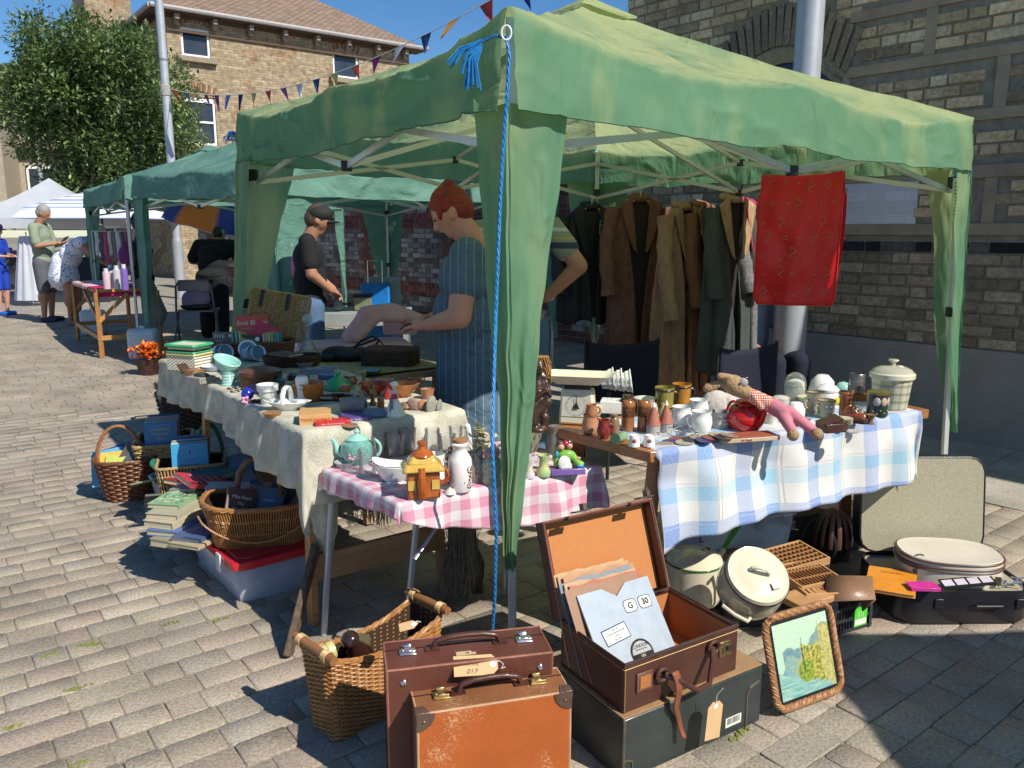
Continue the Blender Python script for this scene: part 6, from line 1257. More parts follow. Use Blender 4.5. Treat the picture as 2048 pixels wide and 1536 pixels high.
for k in range(14):a=Vector((rr.uniform(-.07,.07),rr.uniform(-.02,.02),0));q.tube([a,a+Vector((rr.uniform(-.03,.03),.0,rr.uniform(.01,.03))),a+Vector((rr.uniform(-.05,.05),.01,rr.uniform(0,.02)))],.0035,5)
solo(q,'cable',mk('grey_blue_plastic',(.25,.30,.36),.4),'loops of grey plastic clips at the right end of the open black suitcase','clips',G(2020,1170,.13))
p_=Q(1520,1085,3.15);sbx,_,_=storage('clear lidded storage box letter L marked, under the blue checked cloth',Vector((1.13,3.02,0)),Vector((.70,2.90,0))+Vector((0,.0,0)),.34,.27,None,group=None)
text('L',.05,ink,sbx,(.20,.18,.21),(R(90),0,R(180)))
q=MB();q.tube([rrect(.47,.36,.03,a/60)[0]+Vector((0,0,.285))for a in range(60)],.012,6,closed=True);q.prism([tuple(rrect(.46,.35,.03,a/48)[0])[:2]for a in range(48)],.285,.292);q.build('lid',glass('cloudy_lid',(.8,.9,.95),.15,.35),sbx)
bagm=glass('clear_film',(.92,.95,.97),.08,.12);q=MB();q.grid(20,20,lambda u,v:Vector((-.09+.18*u,-.05+.1*v,.02+.06*math.sin(math.pi*u)*math.sin(math.pi*v)))+noise.noise_vector(Vector((u*5,v*5,2)))*.018);solo(q,'plastic_bag',bagm,'crumpled clear plastic bag on the clear storage box','plastic bag',Q(1545,1062,2.98),.2,smooth=20)
q=MB();q.box((0,0,.10),(.5,.3,.2));solo(q,'box',mk('dark_board',(.035,.03,.03),.7),'dark storage box deep under the right-hand table','box',(1.25,3.35,0),.4,bevel=.005)
# ==== GOODS ON THE TABLES
terra=mk('terracotta',(.42,.17,.08),.5,vs=14);stone=mk('shaker_brown',(.40,.16,.04),.2,col2=(.26,.09,.025),vs=10,coat=.5)
clg=glass('clear_glass',(.95,.98,1),.02,.12);clg2=glass('table_glass',(.97,.98,.99),.02,.03)
turq=mk('turquoise_glaze',(.30,.58,.50),.15,va=.08,coat=.5);silv=mk('nickel',(.7,.7,.72));
def sp_(px,py,Z):return G(px,py,Z+.003)
def item(name,label,cat,px,py,Z,prof,mat,n=28,part='body',rot=None,group=None,dz=0.,fx=0.,**k):
 p=sp_(px,py,Z);r0=max(a for a,b in prof[:3]);p=fwd(p,r0*.9+fx);t_=T(name,label,cat,(p.x,p.y,p.z+dz),rot=rot or(0,0,0),group=group)
 q=MB();q.lathe(prof,n,**k);q.build(part,mat,t_,smooth=50);return t_
def add(t_,name,mat,fn,**k):q=MB();fn(q);return q.build(name,mat,t_,**k)
def sbox(name,label,cat,px,py,Z,d,rz,mat,part=None,bevel=.002,group=None,fx=0.):
 p=fwd(sp_(px,py,Z),fx+d[1]/2);t_=T(name,label,cat,p,rz,group);add(t_,part or 'body',mat,lambda q:q.box((0,0,d[2]/2),d),bevel=bevel);return t_
A_,B_,C_=ZA,ZB,ZC
# --- long table, far end
t_=sbox('sewing_box','green and white woven sewing box at the far corner of the long table','sewing box',382,742,A_,(.165,.125,.085),R(-20),fn_mat('woven_check',lambda w_,mix,nz:mix(w_(0,.022,.5),mix(w_(2,.014,.4),(.70,.68,.55),(.25,.18,.12)),mix(w_(2,.014,.4,.5),(.72,.70,.58),(.35,.28,.16))),.6))
add(t_,'band',mk('green_plait',(.05,.38,.18),.4,vs=120,va=.3),lambda q:[q.tube([rrect(.168,.128,.01,a/40)[0]+Vector((0,0,z))for a in range(40)],.004,6,closed=True)for z in(.088,)])
add(t_,'yellow_band',mk('yellow_plait',(.55,.50,.12),.5,vs=120,va=.4),lambda q:q.tube([rrect(.170,.130,.01,a/40)[0]+Vector((0,0,.075))for a in range(40)],.004,6,closed=True))
l_=add(t_,'lid',fn_mat('woven_lid',lambda w_,mix,nz:mix(w_(0,.016,.5),(.72,.70,.58),(.45,.42,.20)),.6),lambda q:q.box((0,0,.110),(.155,.115,.022)),bevel=.003)
add(l_,'rim',MC['green_plait'],lambda q:q.tube([rrect(.172,.132,.014,a/40)[0]+Vector((0,0,.118))for a in range(40)],.008,6,closed=True))
milk=mk('milk_glass',(.66,.74,.82),.12,va=.04,coat=.5);bluep=mk('blue_print',(.10,.22,.42),.3)
for gi,(px,py,tag_)in enumerate(((436,722,'left'),(500,724,'right'))):
 for k in range(2):
  p=fwd(sp_(px,py,A_),.03)+Vector((.030*k,-.012*k,.040));t_=T('mug','%s mug of the %s pair of pale blue milk glass mugs'%(('inner','outer')[k],tag_),'mug',p,rot=(R(78),0,R(52)))
  add(t_,'body',milk,lambda q:q.lathe([(.026,-.045),(.030,-.04),(.039,.035),(.0395,.040),(.036,.036),(.026,-.035),(1e-4,-.036)],26));add(t_,'printed_band',bluep,lambda q:q.lathe([(.0373,.018),(.0385,.028)],26))
  t_.children[1].data.polygons.foreach_set('material_index',[0]*len(t_.children[1].data.polygons))
for(px,py,n,c_,l_)in((497,722,1,bluep,'blue patterned plate standing behind the pale mugs'),(428,744,4,ceram,'')):
 if n==1:p=fwd(sp_(px,py,A_),.06)+Vector((0,0,.05));t_=T('plate',l_,'plate',p,rot=(R(70),0,R(30)));add(t_,'body',milk,lambda q:q.lathe([(.02,-.004),(.045,.002),(.05,.005),(.045,.004),(.02,0),(1e-4,0)],30));add(t_,'blue_centre',bluep,lambda q:q.lathe([(.041,.0035),(.02,.0015),(1e-4,.0015)],30))
 else:
  for k in range(n):item('saucer',('lowest','second','third','top')[k]+' of the pale saucers stacked beside the turquoise vase','saucer',px,py,A_,[(.03,0),(.055,.006),(.0555,.008),(.03,.003),(1e-4,.003)],milk,dz=k*.005)
t_=item('vase','turquoise fluted shell shaped vase on the long table','vase',458,772,A_,[(.030,0),(.032,.004),(.026,.012)],turq)
add(t_,'fluted_stem',turq,lambda q:q.lathe([(.026,.010),(.029,.016),(.026,.022),(.028,.028),(.025,.034),(.027,.040),(.024,.046),(.026,.052),(.028,.06)],28))
add(t_,'shell_bowl',turq,lambda q:q.grid(34,12,lambda u,v:Vector(((.020+.028*v**.7)*math.cos(2*math.pi*u)*1.15,(.020+.022*v**.7)*math.sin(2*math.pi*u),.058+.050*v*(1+.45*math.cos(2*math.pi*u-2.6))+.002*math.sin(v*26)))),solid=.003)
t_=sbox('watch_case','open brown leather watch case on the edge of the long table','case',385,750,A_,(.09,.055,.022),R(-25),leather('tan_case',(.33,.16,.07),(.2,.09,.04)));add(t_,'lid',leather('dark_case',(.08,.04,.03),(.05,.03,.02)),lambda q:q.at((-.03,-.02,.03),(0,R(50),0)).box((0,0,0),(.045,.05,.006)))
t_=sbox('snakeskin_box','grey snakeskin patterned box in front of the leather watch case','box',402,768,A_,(.095,.085,.028),R(-30),mk('snakeskin',(.42,.40,.34),.5,col2=(.12,.11,.09),vs=140));add(t_,'spectacle_case',mk('dark_oval',(.06,.06,.05),.5),lambda q:q.ell((.01,-.0,.033),(.045,.022,.012)))
t_=item('wooden_box','eight sided reddish wooden box behind the cream flower pot','box',522,778,A_,[(.090,0),(.090,.045),(.094,.047),(.094,.065),(.06,.075),(1e-4,.075)],mk('mahogany',(.15,.055,.025),.35,col2=(.08,.03,.015),vs=6,stretch=(3,10,10),coat=.2),n=8)
book('dark plum book lying on the eight sided wooden box',sp_(552,748,A_)+Vector((.03,.08,.075)),(0,0,R(55)),.09,.14,.012,(.07,.045,.055))
hm_=fwd(sp_(505,708,A_),-.04);rzh=R(8);t_=T('hamper','wicker hamper with its lid propped open, full of children\'s books','hamper',hm_,rzh)
basket(t_,.40,.17,.075,.02,wmat('brown'),rows=9,nst=40,flare=1.06,sr=.0048,kr=.0035,rimr=.006)
q=MB();q.at((.10,.10,.08),(R(-14),R(10),R(-6)))
for i in range(26):q.tube([(-.155+.0124*i*1.0,.003*(1 if i%2 else-1),z)for z in(0,.08,.16,.235)],.0034,4)
for j in range(20):q.tube([(-.155+.31*k/24,.006*math.cos(math.pi*(k+j)),.008+j*.012)for k in range(25)],.0048,4)
q.tube([rrect(.32,.245,.02,a/50)[0].to_3d().zxy.yzx if False else Vector((rrect(.32,.25,.02,a/50)[0].x,0,rrect(.32,.25,.02,a/50)[0].y+.122))for a in range(50)],.007,5,closed=True)
ldh=q.build('lid',wmat('straw'),t_)
for x in(-.10,.04):q=MB();q.at((.10,.10,.08),(R(-14),R(10),R(-6)));q.box((x,-.010,.20),(.018,.004,.09));q.at();q.build('strap',mk('black_strap',(.02,.02,.025),.5),ldh,bevel=.001)
def up(label,x,y,z,w2,h2,th,c_,title=None,rx=80,ry=0,dz=0,ex=None):return book(label,on(hm_,rzh,x,y,z),(R(rx),R(ry),rzh+R(dz)),w2,h2,th,c_,title=title,extra=ex)
def five(b,t):
 for(c,r,col,nm)in(((.0,-.04,t+.0006),(.037,.034,.0004),(.10,.48,.30),'cover_scene'),((-.004,-.046,t+.001),(.014,.024,.0004),(.55,.16,.07),'cover_figure'),((0,-.062,t+.0014),(.008,.012,.0004),(.80,.72,.62),'cover_figure'),((.038,.062,t+.0008),(.009,.009,.0004),(.8,.8,.75),'roundel')):q=MB();q.ell(c,r,16,4);q.build(nm,mk('cov_'+nm+str(int(col[0]*99)),col,.6),b)
up('dark paperback titled FIVE with a green scene standing at the left of the hamper',-.140,-.02,.045,.105,.165,.012,(.10,.10,.085),[('FIVE',.030,-.018,.058,inkw),('GO TO',.011,-.02,.036,inkw),("DEMON'S ROCKS",.009,0,.022,inkw)],rx=82,ex=five)
up('black and yellow paperback titled Spiggy Holes in the middle of the hamper',-.010,-.04,.035,.120,.15,.014,(.035,.03,.03),[('THE SECRET',.013,0,.05,inky),('OF',.012,-.03,.032,inky),('SPIGGY',.025,0,.013,inky),('HOLES',.025,0,-.016,inky)],rx=74,ry=4,ex=lambda b,t:[MB().add([(-.055,.06,t+.0002),(-.02,.06,t+.0002),(.01,-.07,t+.0002),(-.015,-.07,t+.0002)],[(0,1,2,3)]).build('flash',mk('cover_gold',(.45,.33,.06),.6),b,smooth=0),MB().lathe([(.012,.0),(.012,.0005),(1e-4,.0005)],16,(.042,.056,t)).build('roundel',ceram,b)])
up('large red Enid Blyton annual propped against the hamper lid',.00,.055,.13,.17,.15,.012,(.55,.07,.035),[('Enid Blyton',.034,0,.035,inkw),("STORIES",.016,-.03,.004,mk('pale_red',(.7,.35,.25),.6))],rx=80,ry=-2)
up('crimson paperback slanting across the red annual in the hamper',.075,.035,.10,.155,.11,.008,(.50,.02,.07),[('WISHING',.016,.01,.01,mk('plum_ink',(.15,.02,.05),.6))],rx=75,ry=24)
for k,(c_,n_)in enumerate((((.55,.50,.38),'cream'),((.60,.45,.20),'orange'),((.50,.55,.45),'pale green'),((.50,.48,.03),'yellow'),((.10,.30,.42),'blue'),((.06,.40,.48),'cyan'))):up('%s spined paperback in the row at the right of the hamper'%n_,.072+.014*k,-.02,.06,.10,.12,.011,c_,rx=88,ry=0,dz=86)
for k,(c_,n_)in enumerate((((.14,.32,.24),'dark green'),((.30,.42,.32),'sage green'),((.50,.45,.33),'stone'))):up('%s paperback leaning between the two dark fronted books'%n_,-.080+.018*k,-.015,.06,.10,.13,.010,c_,rx=84,ry=14,dz=78)
t_=item('decanter','cut glass decanter with ball stopper beside the hamper','decanter',618,716,A_,[(.050,0),(.055,.008),(.050,.03),(.030,.07),(.015,.10),(.013,.14),(.024,.165),(.022,.166),(.010,.14),(.012,.10)],clg,flute=12,fa=.03);add(t_,'stopper',glass('cut_glass',(.85,.9,.95),.05,.35),lambda q:[q.tube([(0,0,.155),(0,0,.175)],.009,8),q.ell((0,0,.198),.026,10,8)],smooth=0)
t_=T('handbag','soft black handbag with looped straps at the back of the long table','handbag',fwd(sp_(700,724,A_),.06),R(5));bm=mk('black_bag',(.012,.012,.016),.55,bs=30,bstr=.4)
blob('bag_body',[('e',(0,0,.03),(.13,.06,.038)),('e',(-.06,0,.04),(.08,.05,.035)),('e',(.07,.01,.035),(.07,.05,.03)),('e',(-.11,-.01,.02),(.06,.05,.022))],bm,t_,.006,3);add(t_,'strap',bm,lambda q:[q.tube([(.02,0,.06),(.06,-.02,.10),(.12,-.02,.125),(.15,0,.10),(.12,.01,.06)],.006,6),q.tube([(.0,.02,.06),(.07,.02,.08),(.14,.03,.105),(.17,.03,.07),(.12,.02,.04)],.006,6)])
p=fwd(sp_(782,735,A_),.09);t_=T('wicker_case','dark brown closed wicker case behind the amber bowls','case',p,R(-12));basket(t_,.25,.15,.075,.015,wmat('dark'),rows=11,nst=40,flare=1.,sr=.004,kr=.003,rimr=.005);add(t_,'lid',wmat('dark'),lambda q:[q.tube([(-.125+.25*i/30,.075-.15*j/18,.080+.003*math.cos(math.pi*(i+j)))for i in range(31)],.0045,4)for j in range(19)])
p=fwd(sp_(585,735,A_),.05);t_=T('bread_basket','shallow dark oval wicker basket between the wooden box and the decanter','basket',p,R(12));basket(t_,.24,.13,.05,.06,wmat('dark'),rows=8,nst=30,flare=1.15,sr=.004,kr=.003,rimr=.005)
q=MB();q.box((0,0,-.02),(.62,.42,.03));p=Vector((-.78,4.06,A_));t_=T('side_table','small table carrying the handbag and dark wicker case beside the long table','table',(p.x,p.y,0),R(-52));q=MB();q.box((0,0,A_-.022),(.95,.50,.03));q.build('table_top',pined,t_)
for sx in(-1,1):
 for sy in(-1,1):add(t_,'leg',pined,lambda q:q.box((sx*.42,sy*.2,.35),(.04,.04,.68)))
def tart(w_,mix,nz):return mix(w_(1,.09,.3),mix(w_(0,.09,.3),(.20,.26,.14),(.45,.30,.10)),mix(w_(0,.09,.12,.6),(.25,.20,.10),(.38,.36,.28)))
q=MB();q.grid(30,12,lambda u,v:Vector((-.45+.9*u,-.23+.46*v,.001+.003*math.sin(7*u+3*v))),lambda u,v:(.9*u+.3*v,.46*v-.3*u,0));solo(q,'tartan_rug',fn_mat('tartan',tart,.9,bs=100),'green and ochre tartan rug spread under the handbag and wicker case','rug',(p.x,p.y,A_+.001),R(-52),solid=.002)
# --- long table, middle
for k in range(4):p=fwd(sp_(628,752,A_),.05);o_=T('glass_slab',('lowest','second','third','top')[k]+' of the bluish acrylic slabs stacked behind the brown bowl','slab',p+Vector((.01*k,.006*k,.001+.0075*k)),R(20+3*k));add(o_,'slab',glass('blue_acrylic',(.62,.74,.95),.05,.45),lambda q:q.box((0,0,.003),(.16,.05,.006)),bevel=.001)
amber=glass('amber_glass',(.85,.30,.06),.04,.55)
t_=item('bowl','dark amber glass bowl behind the white boot vase','bowl',618,808,A_,[(.032,0),(.034,.006),(.055,.03),(.060,.075),(.057,.075),(.050,.03),(.02,.010)],amber,flute=20,fa=.015)
t_=T('boot_vase','small white china boot printed with dark lettering','vase',fwd(sp_(606,808,A_),.01),R(15));blob('body',[('c',(0,0,.014),(0,0,.05),.018,.020),('c',(0,0,.05),(0,0,.088),.020,.026),('c',(0,0,.012),(-.04,0,.010),.014,.010)],ceram,t_,.003,3);add(t_,'hollow',mk('vase_dark',(.2,.2,.2),.5),lambda q:q.lathe([(.022,.1135),(1e-4,.1136)],20));text('Dear',.010,ink,t_,(0,-.027,.075),(R(90),0,0));text('friend',.009,ink,t_,(0,-.0262,.058),(R(90),0,0))
grg=glass('green_glass',(.10,.75,.28),.03,.55);t_=item('butter_dish','domed green glass butter dish with knob','butter dish',677,784,A_,[(.062,0),(.068,.006),(.05,.008)],grg);add(t_,'lid',grg,lambda q:q.lathe([(.056,.008),(.052,.025),(.035,.042),(.016,.052),(.008,.058),(.013,.066),(.010,.074),(1e-4,.077)],30,flute=30,fa=.02))
t_=item('flower_pot','cream china flower pot with a green leaf sprig','plant pot',537,812,A_,[(.024,0),(.026,.004),(.034,.052),(.039,.054),(.041,.078),(.037,.078),(.030,.05),(1e-4,.048)],ceram);add(t_,'sprig',mk('leaf_green',(.18,.30,.10),.5),lambda q:[q.ell((-.012+.008*i,-.029-.0014*(i%2),.025+.005*i),(.006,.0015,.004),8,4)for i in range(3)])
t_=T('china_basket','long white china basket dish with a hoop handle','dish',fwd(sp_(575,823,A_),.02),R(-8));add(t_,'bowl',ceram,lambda q:q.grid(40,8,lambda u,v:Vector(((.03+.05*v)*1.15*math.cos(6.2832*u),(.018+.022*v)*math.sin(6.2832*u),.008+.026*v+.006*abs(math.cos(6.2832*u))**3*v))),solid=.003);add(t_,'bowl_base',ceram,lambda q:q.lathe([(.032,.0),(.034,.009),(1e-4,.0095)],24,sx=1.1,sy=.6));add(t_,'handle',ceram,lambda q:q.tube([(0,-.036,.028),(0,-.036,.060),(0,-.022,.082),(0,0,.088),(0,.022,.082),(0,.036,.060),(0,.036,.028)],.006,8,flat=1.6))
t_=T('ornament','cobalt blue glass bauble with a pink china flower','ornament',fwd(sp_(495,806,A_),.01));add(t_,'bauble',mk('cobalt',(.02,.03,.40),.06,coat=.6),lambda q:[q.ell((0,.006,.032),.024),q.tube([(0,.006,.05),(0,.006,.062)],.005,8)]);add(t_,'flower',mk('pink_china',(.80,.35,.50),.3),lambda q:[q.ell((.012*math.cos(a),-.016,.012+.010*math.sin(a)),(.009,.005,.007),8,6)for a in(0,1.2,2.5,3.8,5.)])
for k,(x,y)in enumerate(((464,780),(470,786),(478,779))):item('bangle',('left','front','right')[k]+' of three thin dark bangles near the turquoise vase','bangle',x,y,A_,[(.018,0),(.020,.003),(.018,.006),(.016,.003),(.018,0)],mk('dull_metal',(.16,.12,.10),.4,metal=.7))
t_=T('flower_brooch','dark jewelled flower brooch beside the cream pot','ornament',sp_(512,806,A_));add(t_,'petals',mk('bronze_petal',(.10,.05,.03),.3,metal=.4),lambda q:[q.ell((.012*math.cos(a),.012*math.sin(a),.008),(.009,.005,.006),8,6,(0,0,a))for a in[k*1.05 for k in range(6)]])
t_=T('mechanism','dark blue enamelled clockwork piece behind the cream pot','ornament',fwd(sp_(528,790,A_),.03));add(t_,'body',mk('dark_indigo',(.02,.02,.07),.3,coat=.4),lambda q:q.box((0,0,.018),(.13,.05,.035)),bevel=.008)
def gamebox(label,px,py,d,rz,c_,side,side2,tm_,stripes=None):
 t_=sbox('game_box',label,'box',px,py,A_,d,rz,cov(c_),bevel=.001)
 text(side,min(d[2]*.62,d[0]*1.35/len(side)),tm_,t_,(d[0]*.0,-d[1]/2-.0006,d[2]*.5),(R(90),0,0),sx=1.15)
 return t_
t_=gamebox('orange Tiddlywinks game box on the near corner of the long table',632,850,(.105,.115,.036),R(13),(.62,.36,.14),'TIDDLYWINKS','TIDDLYWINKS',inkr)
add(t_,'dark_side',mk('olive_print',(.16,.12,.03),.5,col2=(.40,.16,.04),vs=60),lambda q:q.box((-.0530,0,.018),(.0008,.113,.034)))
text('TIDDLYWINKS',.0145,inkr,t_,(-.0538,0,.018),(R(90),0,R(-90)))
gamebox('flat scarlet box with white script in front of the Tiddlywinks box',665,852,(.115,.055,.015),R(16),(.55,.02,.025),'Snap  the old card game',None,inkw)
gamebox('blue and purple flat box beside the scarlet one',712,843,(.10,.10,.014),R(18),(.10,.07,.26),'Lotto  Family Game',None,inkw)
t_=sbox('tin','slate blue oblong tin on the front edge of the long table','tin',748,838,A_,(.08,.07,.026),R(12),mk('slate_tin',(.10,.16,.26),.5),bevel=.010)
t_=T('stone_vase','pitted grey stone vase lying on its side','vase',fwd(sp_(708,830,A_),.03)+Vector((0,0,.03)),rot=(R(90),0,R(80)));add(t_,'body',mk('grey_stone',(.22,.22,.22),.85,vs=30,bs=80,bstr=.5),lambda q:q.lathe([(.015,-.045),(.026,-.042),(.030,-.01),(.026,.03),(.022,.045),(.013,.045),(.013,.01),(1e-4,.008)],24))
item('plate','dark red lacquer plate under the scattered tools','plate',668,806,A_,[(.04,0),(.075,.010),(.076,.012),(.04,.004),(1e-4,.004)],mk('red_lacquer',(.20,.03,.02),.25,coat=.3),sy=.7)
for k,(x,y,a,c_,l_)in enumerate(((655,800,20,(.02,.02,.02),'black handled'),(690,797,-15,(.45,.42,.38),'bone handled'),(640,812,35,(.25,.28,.34),'steel'))):solo(MB().box((0,0,.004),(.12,.012,.006)),'cutlery',mk('cut%d'%k,c_,.35),l_+' table knife lying by the red lacquer plate','knife',sp_(x,y,A_)+Vector((0,.02,.012 if k<2 else 0)),R(a),bevel=.002)
t_=T('brass_figure','small dark brass standing figure left of the china lady','figurine',fwd(sp_(746,812,A_),.01));blob('body',[('e',(0,0,.008),(.016,.014,.008)),('c',(0,0,.01),(0,0,.045),.008,.010),('c',(0,0,.045),(0,0,.06),.012,.009),('e',(0,0,.077),.009),('c',(.01,0,.058),(.016,-.005,.035),.004,.004),('c',(-.01,0,.058),(-.016,.0,.078),.004,.004)],mk('dark_brass',(.25,.16,.07),.3,metal=.8),t_,.0022,2)
item('pot','stacked terracotta thimble pots beside the brass figure','pot',762,822,A_,[(.012,0),(.013,.012),(.010,.014),(.013,.016),(.014,.03),(.010,.032),(.013,.034),(.013,.045)],terra)
item('bowl','ruby carnival glass bowl behind the china lady','bowl',748,795,A_,[(.02,0),(.022,.006),(.048,.028),(.06,.05),(.057,.05),(.044,.028),(.02,.01)],glass('ruby_glass',(.75,.12,.08),.04,.5),flute=16,fa=.03)
item('bowl','frilled orange carnival glass bowl at the right of the china lady','bowl',808,798,A_,[(.02,0),(.022,.008),(.046,.026),(.062,.055),(.059,.056),(.042,.028),(.02,.012)],glass('orange_glass',(.95,.42,.12),.04,.45),flute=8,fa=.07)
t_=T('china_lady','china lady in a wide skirt and bonnet on the edge of the long table','figurine',fwd(sp_(790,834,A_),.015));add(t_,'skirt',mk('lemon_china',(.70,.72,.55),.2,col2=(.75,.74,.70),vs=30,coat=.4),lambda q:q.lathe([(.034,0),(.036,.008),(.030,.022),(.018,.05),(.009,.068)],28,flute=14,fa=.05));blob('figure',[('c',(0,0,.064),(0,0,.088),.008,.011),('e',(0,0,.108),.0095),('c',(.010,0,.088),(.014,-.008,.068),.004,.003),('c',(-.010,0,.088),(-.012,-.008,.07),.004,.003)],mk('pale_china',(.75,.60,.52),.25),t_,.002,2);add(t_,'bonnet',ceram,lambda q:q.ell((0,.004,.115),(.014,.013,.010)));add(t_,'red_sash',mk('red_china',(.5,.05,.05),.25),lambda q:q.lathe([(.0115,.062),(.013,.070),(.0115,.082)],18));add(t_,'grey_panel',mk('grey_china',(.16,.18,.21),.3),lambda q:q.box((-.008,-.024,.045),(.012,.006,.05)))
for(x,y,rr_,c_,l_,pr)in((826,822,.03,(.30,.20,.15),'brown fossil shell on the end of the long table',0),(845,822,.026,(.45,.20,.12),'broken terracotta shard next to the fossil',1),(862,824,.030,(.32,.30,.26),'grey rounded standing stone at the table end',2),(878,822,.022,(.28,.27,.24),'smaller grey stone at the corner of the cream cloth',3)):
 t_=T('stone',l_,'stone',fwd(sp_(x,y,A_),.01),.4*pr);blob('body',[('e',(0,0,rr_*.8),(rr_*.75,rr_*.4,rr_*(1.2 if pr>1 else .8)),(0,.3*(pr-1),0)),('e',(rr_*.4,0,rr_*.5),(rr_*.5,rr_*.35,rr_*.6))],mk('stone%d'%pr,c_,.9,vs=40,bs=90,bstr=.7),t_,.004,1)
 # --- gingham table
t_=T('teapot','turquoise speckled china teapot with flowers, at the back left of the gingham','teapot',fwd(sp_(716,936,B_),.045),R(0));spk=mk('speckled_turquoise',(.22,.48,.40),.2,col2=(.06,.20,.18),vs=170,coat=.5)
add(t_,'body',spk,lambda q:q.lathe([(.034,0),(.036,.006),(.052,.030),(.056,.052),(.050,.074),(.034,.084)],36));l_=add(t_,'lid',turq,lambda q:q.lathe([(.036,.082),(.038,.088),(.030,.096),(.012,.101),(.007,.105),(.010,.112),(.006,.120),(1e-4,.121)],30));add(t_,'spout',turq,lambda q:q.tube([(-.046,0,.030),(-.066,0,.045),(-.074,0,.075),(-.088,0,.094)],[.013,.011,.007,.006],10));add(t_,'handle',turq,lambda q:q.handle((.045,0,.055),.032,.006,-75,80,n=14,sz=1.));add(t_,'foot',MC['speckled_turquoise'],lambda q:q.lathe([(.036,-.001),(.036,.008)],30));add(t_,'flower',mk('pink_china',(.8,.35,.5),.3),lambda q:[q.ell((-.008+.009*math.cos(a),-.052,.040+.009*math.sin(a)),(.006,.003,.005),8,5)for a in(0,1.2,2.5,3.8,5.)])
def tumbler(label,px,py,r,h,fl=0,fx=0.,r2=None,m=None):return item('glass',label,'glass',px,py,B_,[(r*.8,0),(r*.85,.004),(r2 or r,h),((r2 or r)-.002,h),(r*.75,.010),(1e-4,.009)],m or clg2,flute=fl,fa=.04 if fl else 0.,fx=fx)
tumbler('ribbed clear glass tumbler in front of the turquoise teapot',736,955,.030,.085,18)
t_=T('sauce_boat','white china sauce boat with a dark line round its lip','sauce boat',fwd(sp_(790,970,B_),.03),R(-12));add(t_,'body',ceram,lambda q:q.grid(40,12,lambda u,v:Vector(((.022+.036*v**.7)*(1.25 if math.cos(6.2832*u)<0 else 1.05)*math.cos(6.2832*u),(.020+.022*v**.7)*math.sin(6.2832*u),.004+.055*v+.016*v**2*max(0,-math.cos(6.2832*u))**3))),solid=.003);add(t_,'foot',ceram,lambda q:q.lathe([(.028,0),(.025,.006),(1e-4,.0065)],24,sx=1.1));add(t_,'line',ink,lambda q:q.tube([Vector((.0585*(1.25 if math.cos(a)<0 else 1.05)*math.cos(a),.0425*math.sin(a),.0595+.016*max(0,-math.cos(a))**3))for a in[i*math.pi/24 for i in range(48)]],.0012,4,closed=True))
ct_=T('cottage_teapot','orange and yellow china teapot shaped like a thatched cottage','teapot',fwd(sp_(846,1002,B_),.045),R(12));og=mk('cottage_orange',(.45,.12,.02),.15,col2=(.25,.05,.01),vs=25,coat=.6);yg=mk('cottage_yellow',(.62,.45,.10),.15,col2=(.50,.28,.05),vs=16,coat=.6)
add(ct_,'walls',og,lambda q:q.box((0,0,.042),(.098,.075,.084),.97),bevel=.008);add(ct_,'roof',yg,lambda q:[q.box((0,0,.094),(.128,.104,.022),.8),q.box((0,0,.115),(.095,.075,.026),.62)],bevel=.008)
l_=add(ct_,'lid',og,lambda q:q.lathe([(.034,.125),(.028,.135),(.014,.142),(.010,.152),(.013,.156),(.013,.166),(1e-4,.167)],20));add(ct_,'chimney_breast',og,lambda q:q.tube([(-.006,-.040,.010),(-.006,-.050,.05),(-.006,-.044,.098)],[.014,.014,.010],10));add(ct_,'eave_line',ink,lambda q:q.box((.0,0,.0835),(.104,.081,.003)));
for x in(-.034,.034):add(ct_,'window',yg,lambda q:q.box((x,-.039,.045),(.022,.004,.028)))
add(ct_,'handle',og,lambda q:q.handle((.048,0,.06),.026,.006,-80,80))
mb_=item('milk_bottle','white china milk bottle with cork and brown flower transfer','bottle',921,986,B_,[(.034,0),(.036,.003),(.036,.088),(.033,.100),(.022,.118),(.021,.132),(.025,.136),(.026,.142),(.021,.146)],mk('blush_white',(.78,.72,.70),.12,coat=.5,va=.03));add(mb_,'cork',mk('cork',(.38,.18,.08),.8,vs=80,bs=90),lambda q:q.lathe([(.020,.143),(.021,.156),(1e-4,.157)],18))
def sprigs(q):
 rr=random.Random(4)
 for k in range(110):a=rr.choice((R(215),R(328)))+rr.gauss(0,.22);z_=rr.uniform(.01,.078);q.ell((.0362*math.cos(a),.0362*math.sin(a),z_),(.0022,.0022,.0018),6,4)
add(mb_,'flower_transfer',mk('brown_transfer',(.14,.08,.05),.4),sprigs)
hj=item('glass_jar','tall glass Horlicks jar with red lettering','jar',866,942,B_,[(.026,0),(.028,.004),(.028,.105),(.024,.115),(.025,.130),(.022,.130),(.026,.10),(.024,.01)],clg2,fx=.02);text('Horlicks',.017,inkr,hj,(0,-.0292,.062),(R(90),0,0),sx=1.)
item('mug','plain white straight sided mug behind the cottage teapot','mug',872,962,B_,[(.030,0),(.031,.075),(.028,.075),(.027,.01),(1e-4,.009)],ceram,fx=.02)
for i,(x,y,r,h,l_)in enumerate(((760,920,.026,.075,'plain tumbler just right of the turquoise teapot'),(790,922,.030,.085,'wide glass jug behind the sauce boat'),(815,915,.030,.09,'fluted glass carafe between the teapot and the jar'),(835,925,.025,.07,'small tumbler left of the tall jar'),(895,925,.028,.085,'thin glass goblet right of the tall jar'),(912,915,.022,.10,'narrow glass behind the milk bottle'),(940,925,.025,.075,'faceted glass right of the milk bottle'))):tumbler(l_,x,y,r,h,12 if i%2 else 0,r2=r*1.1,fx=.02)
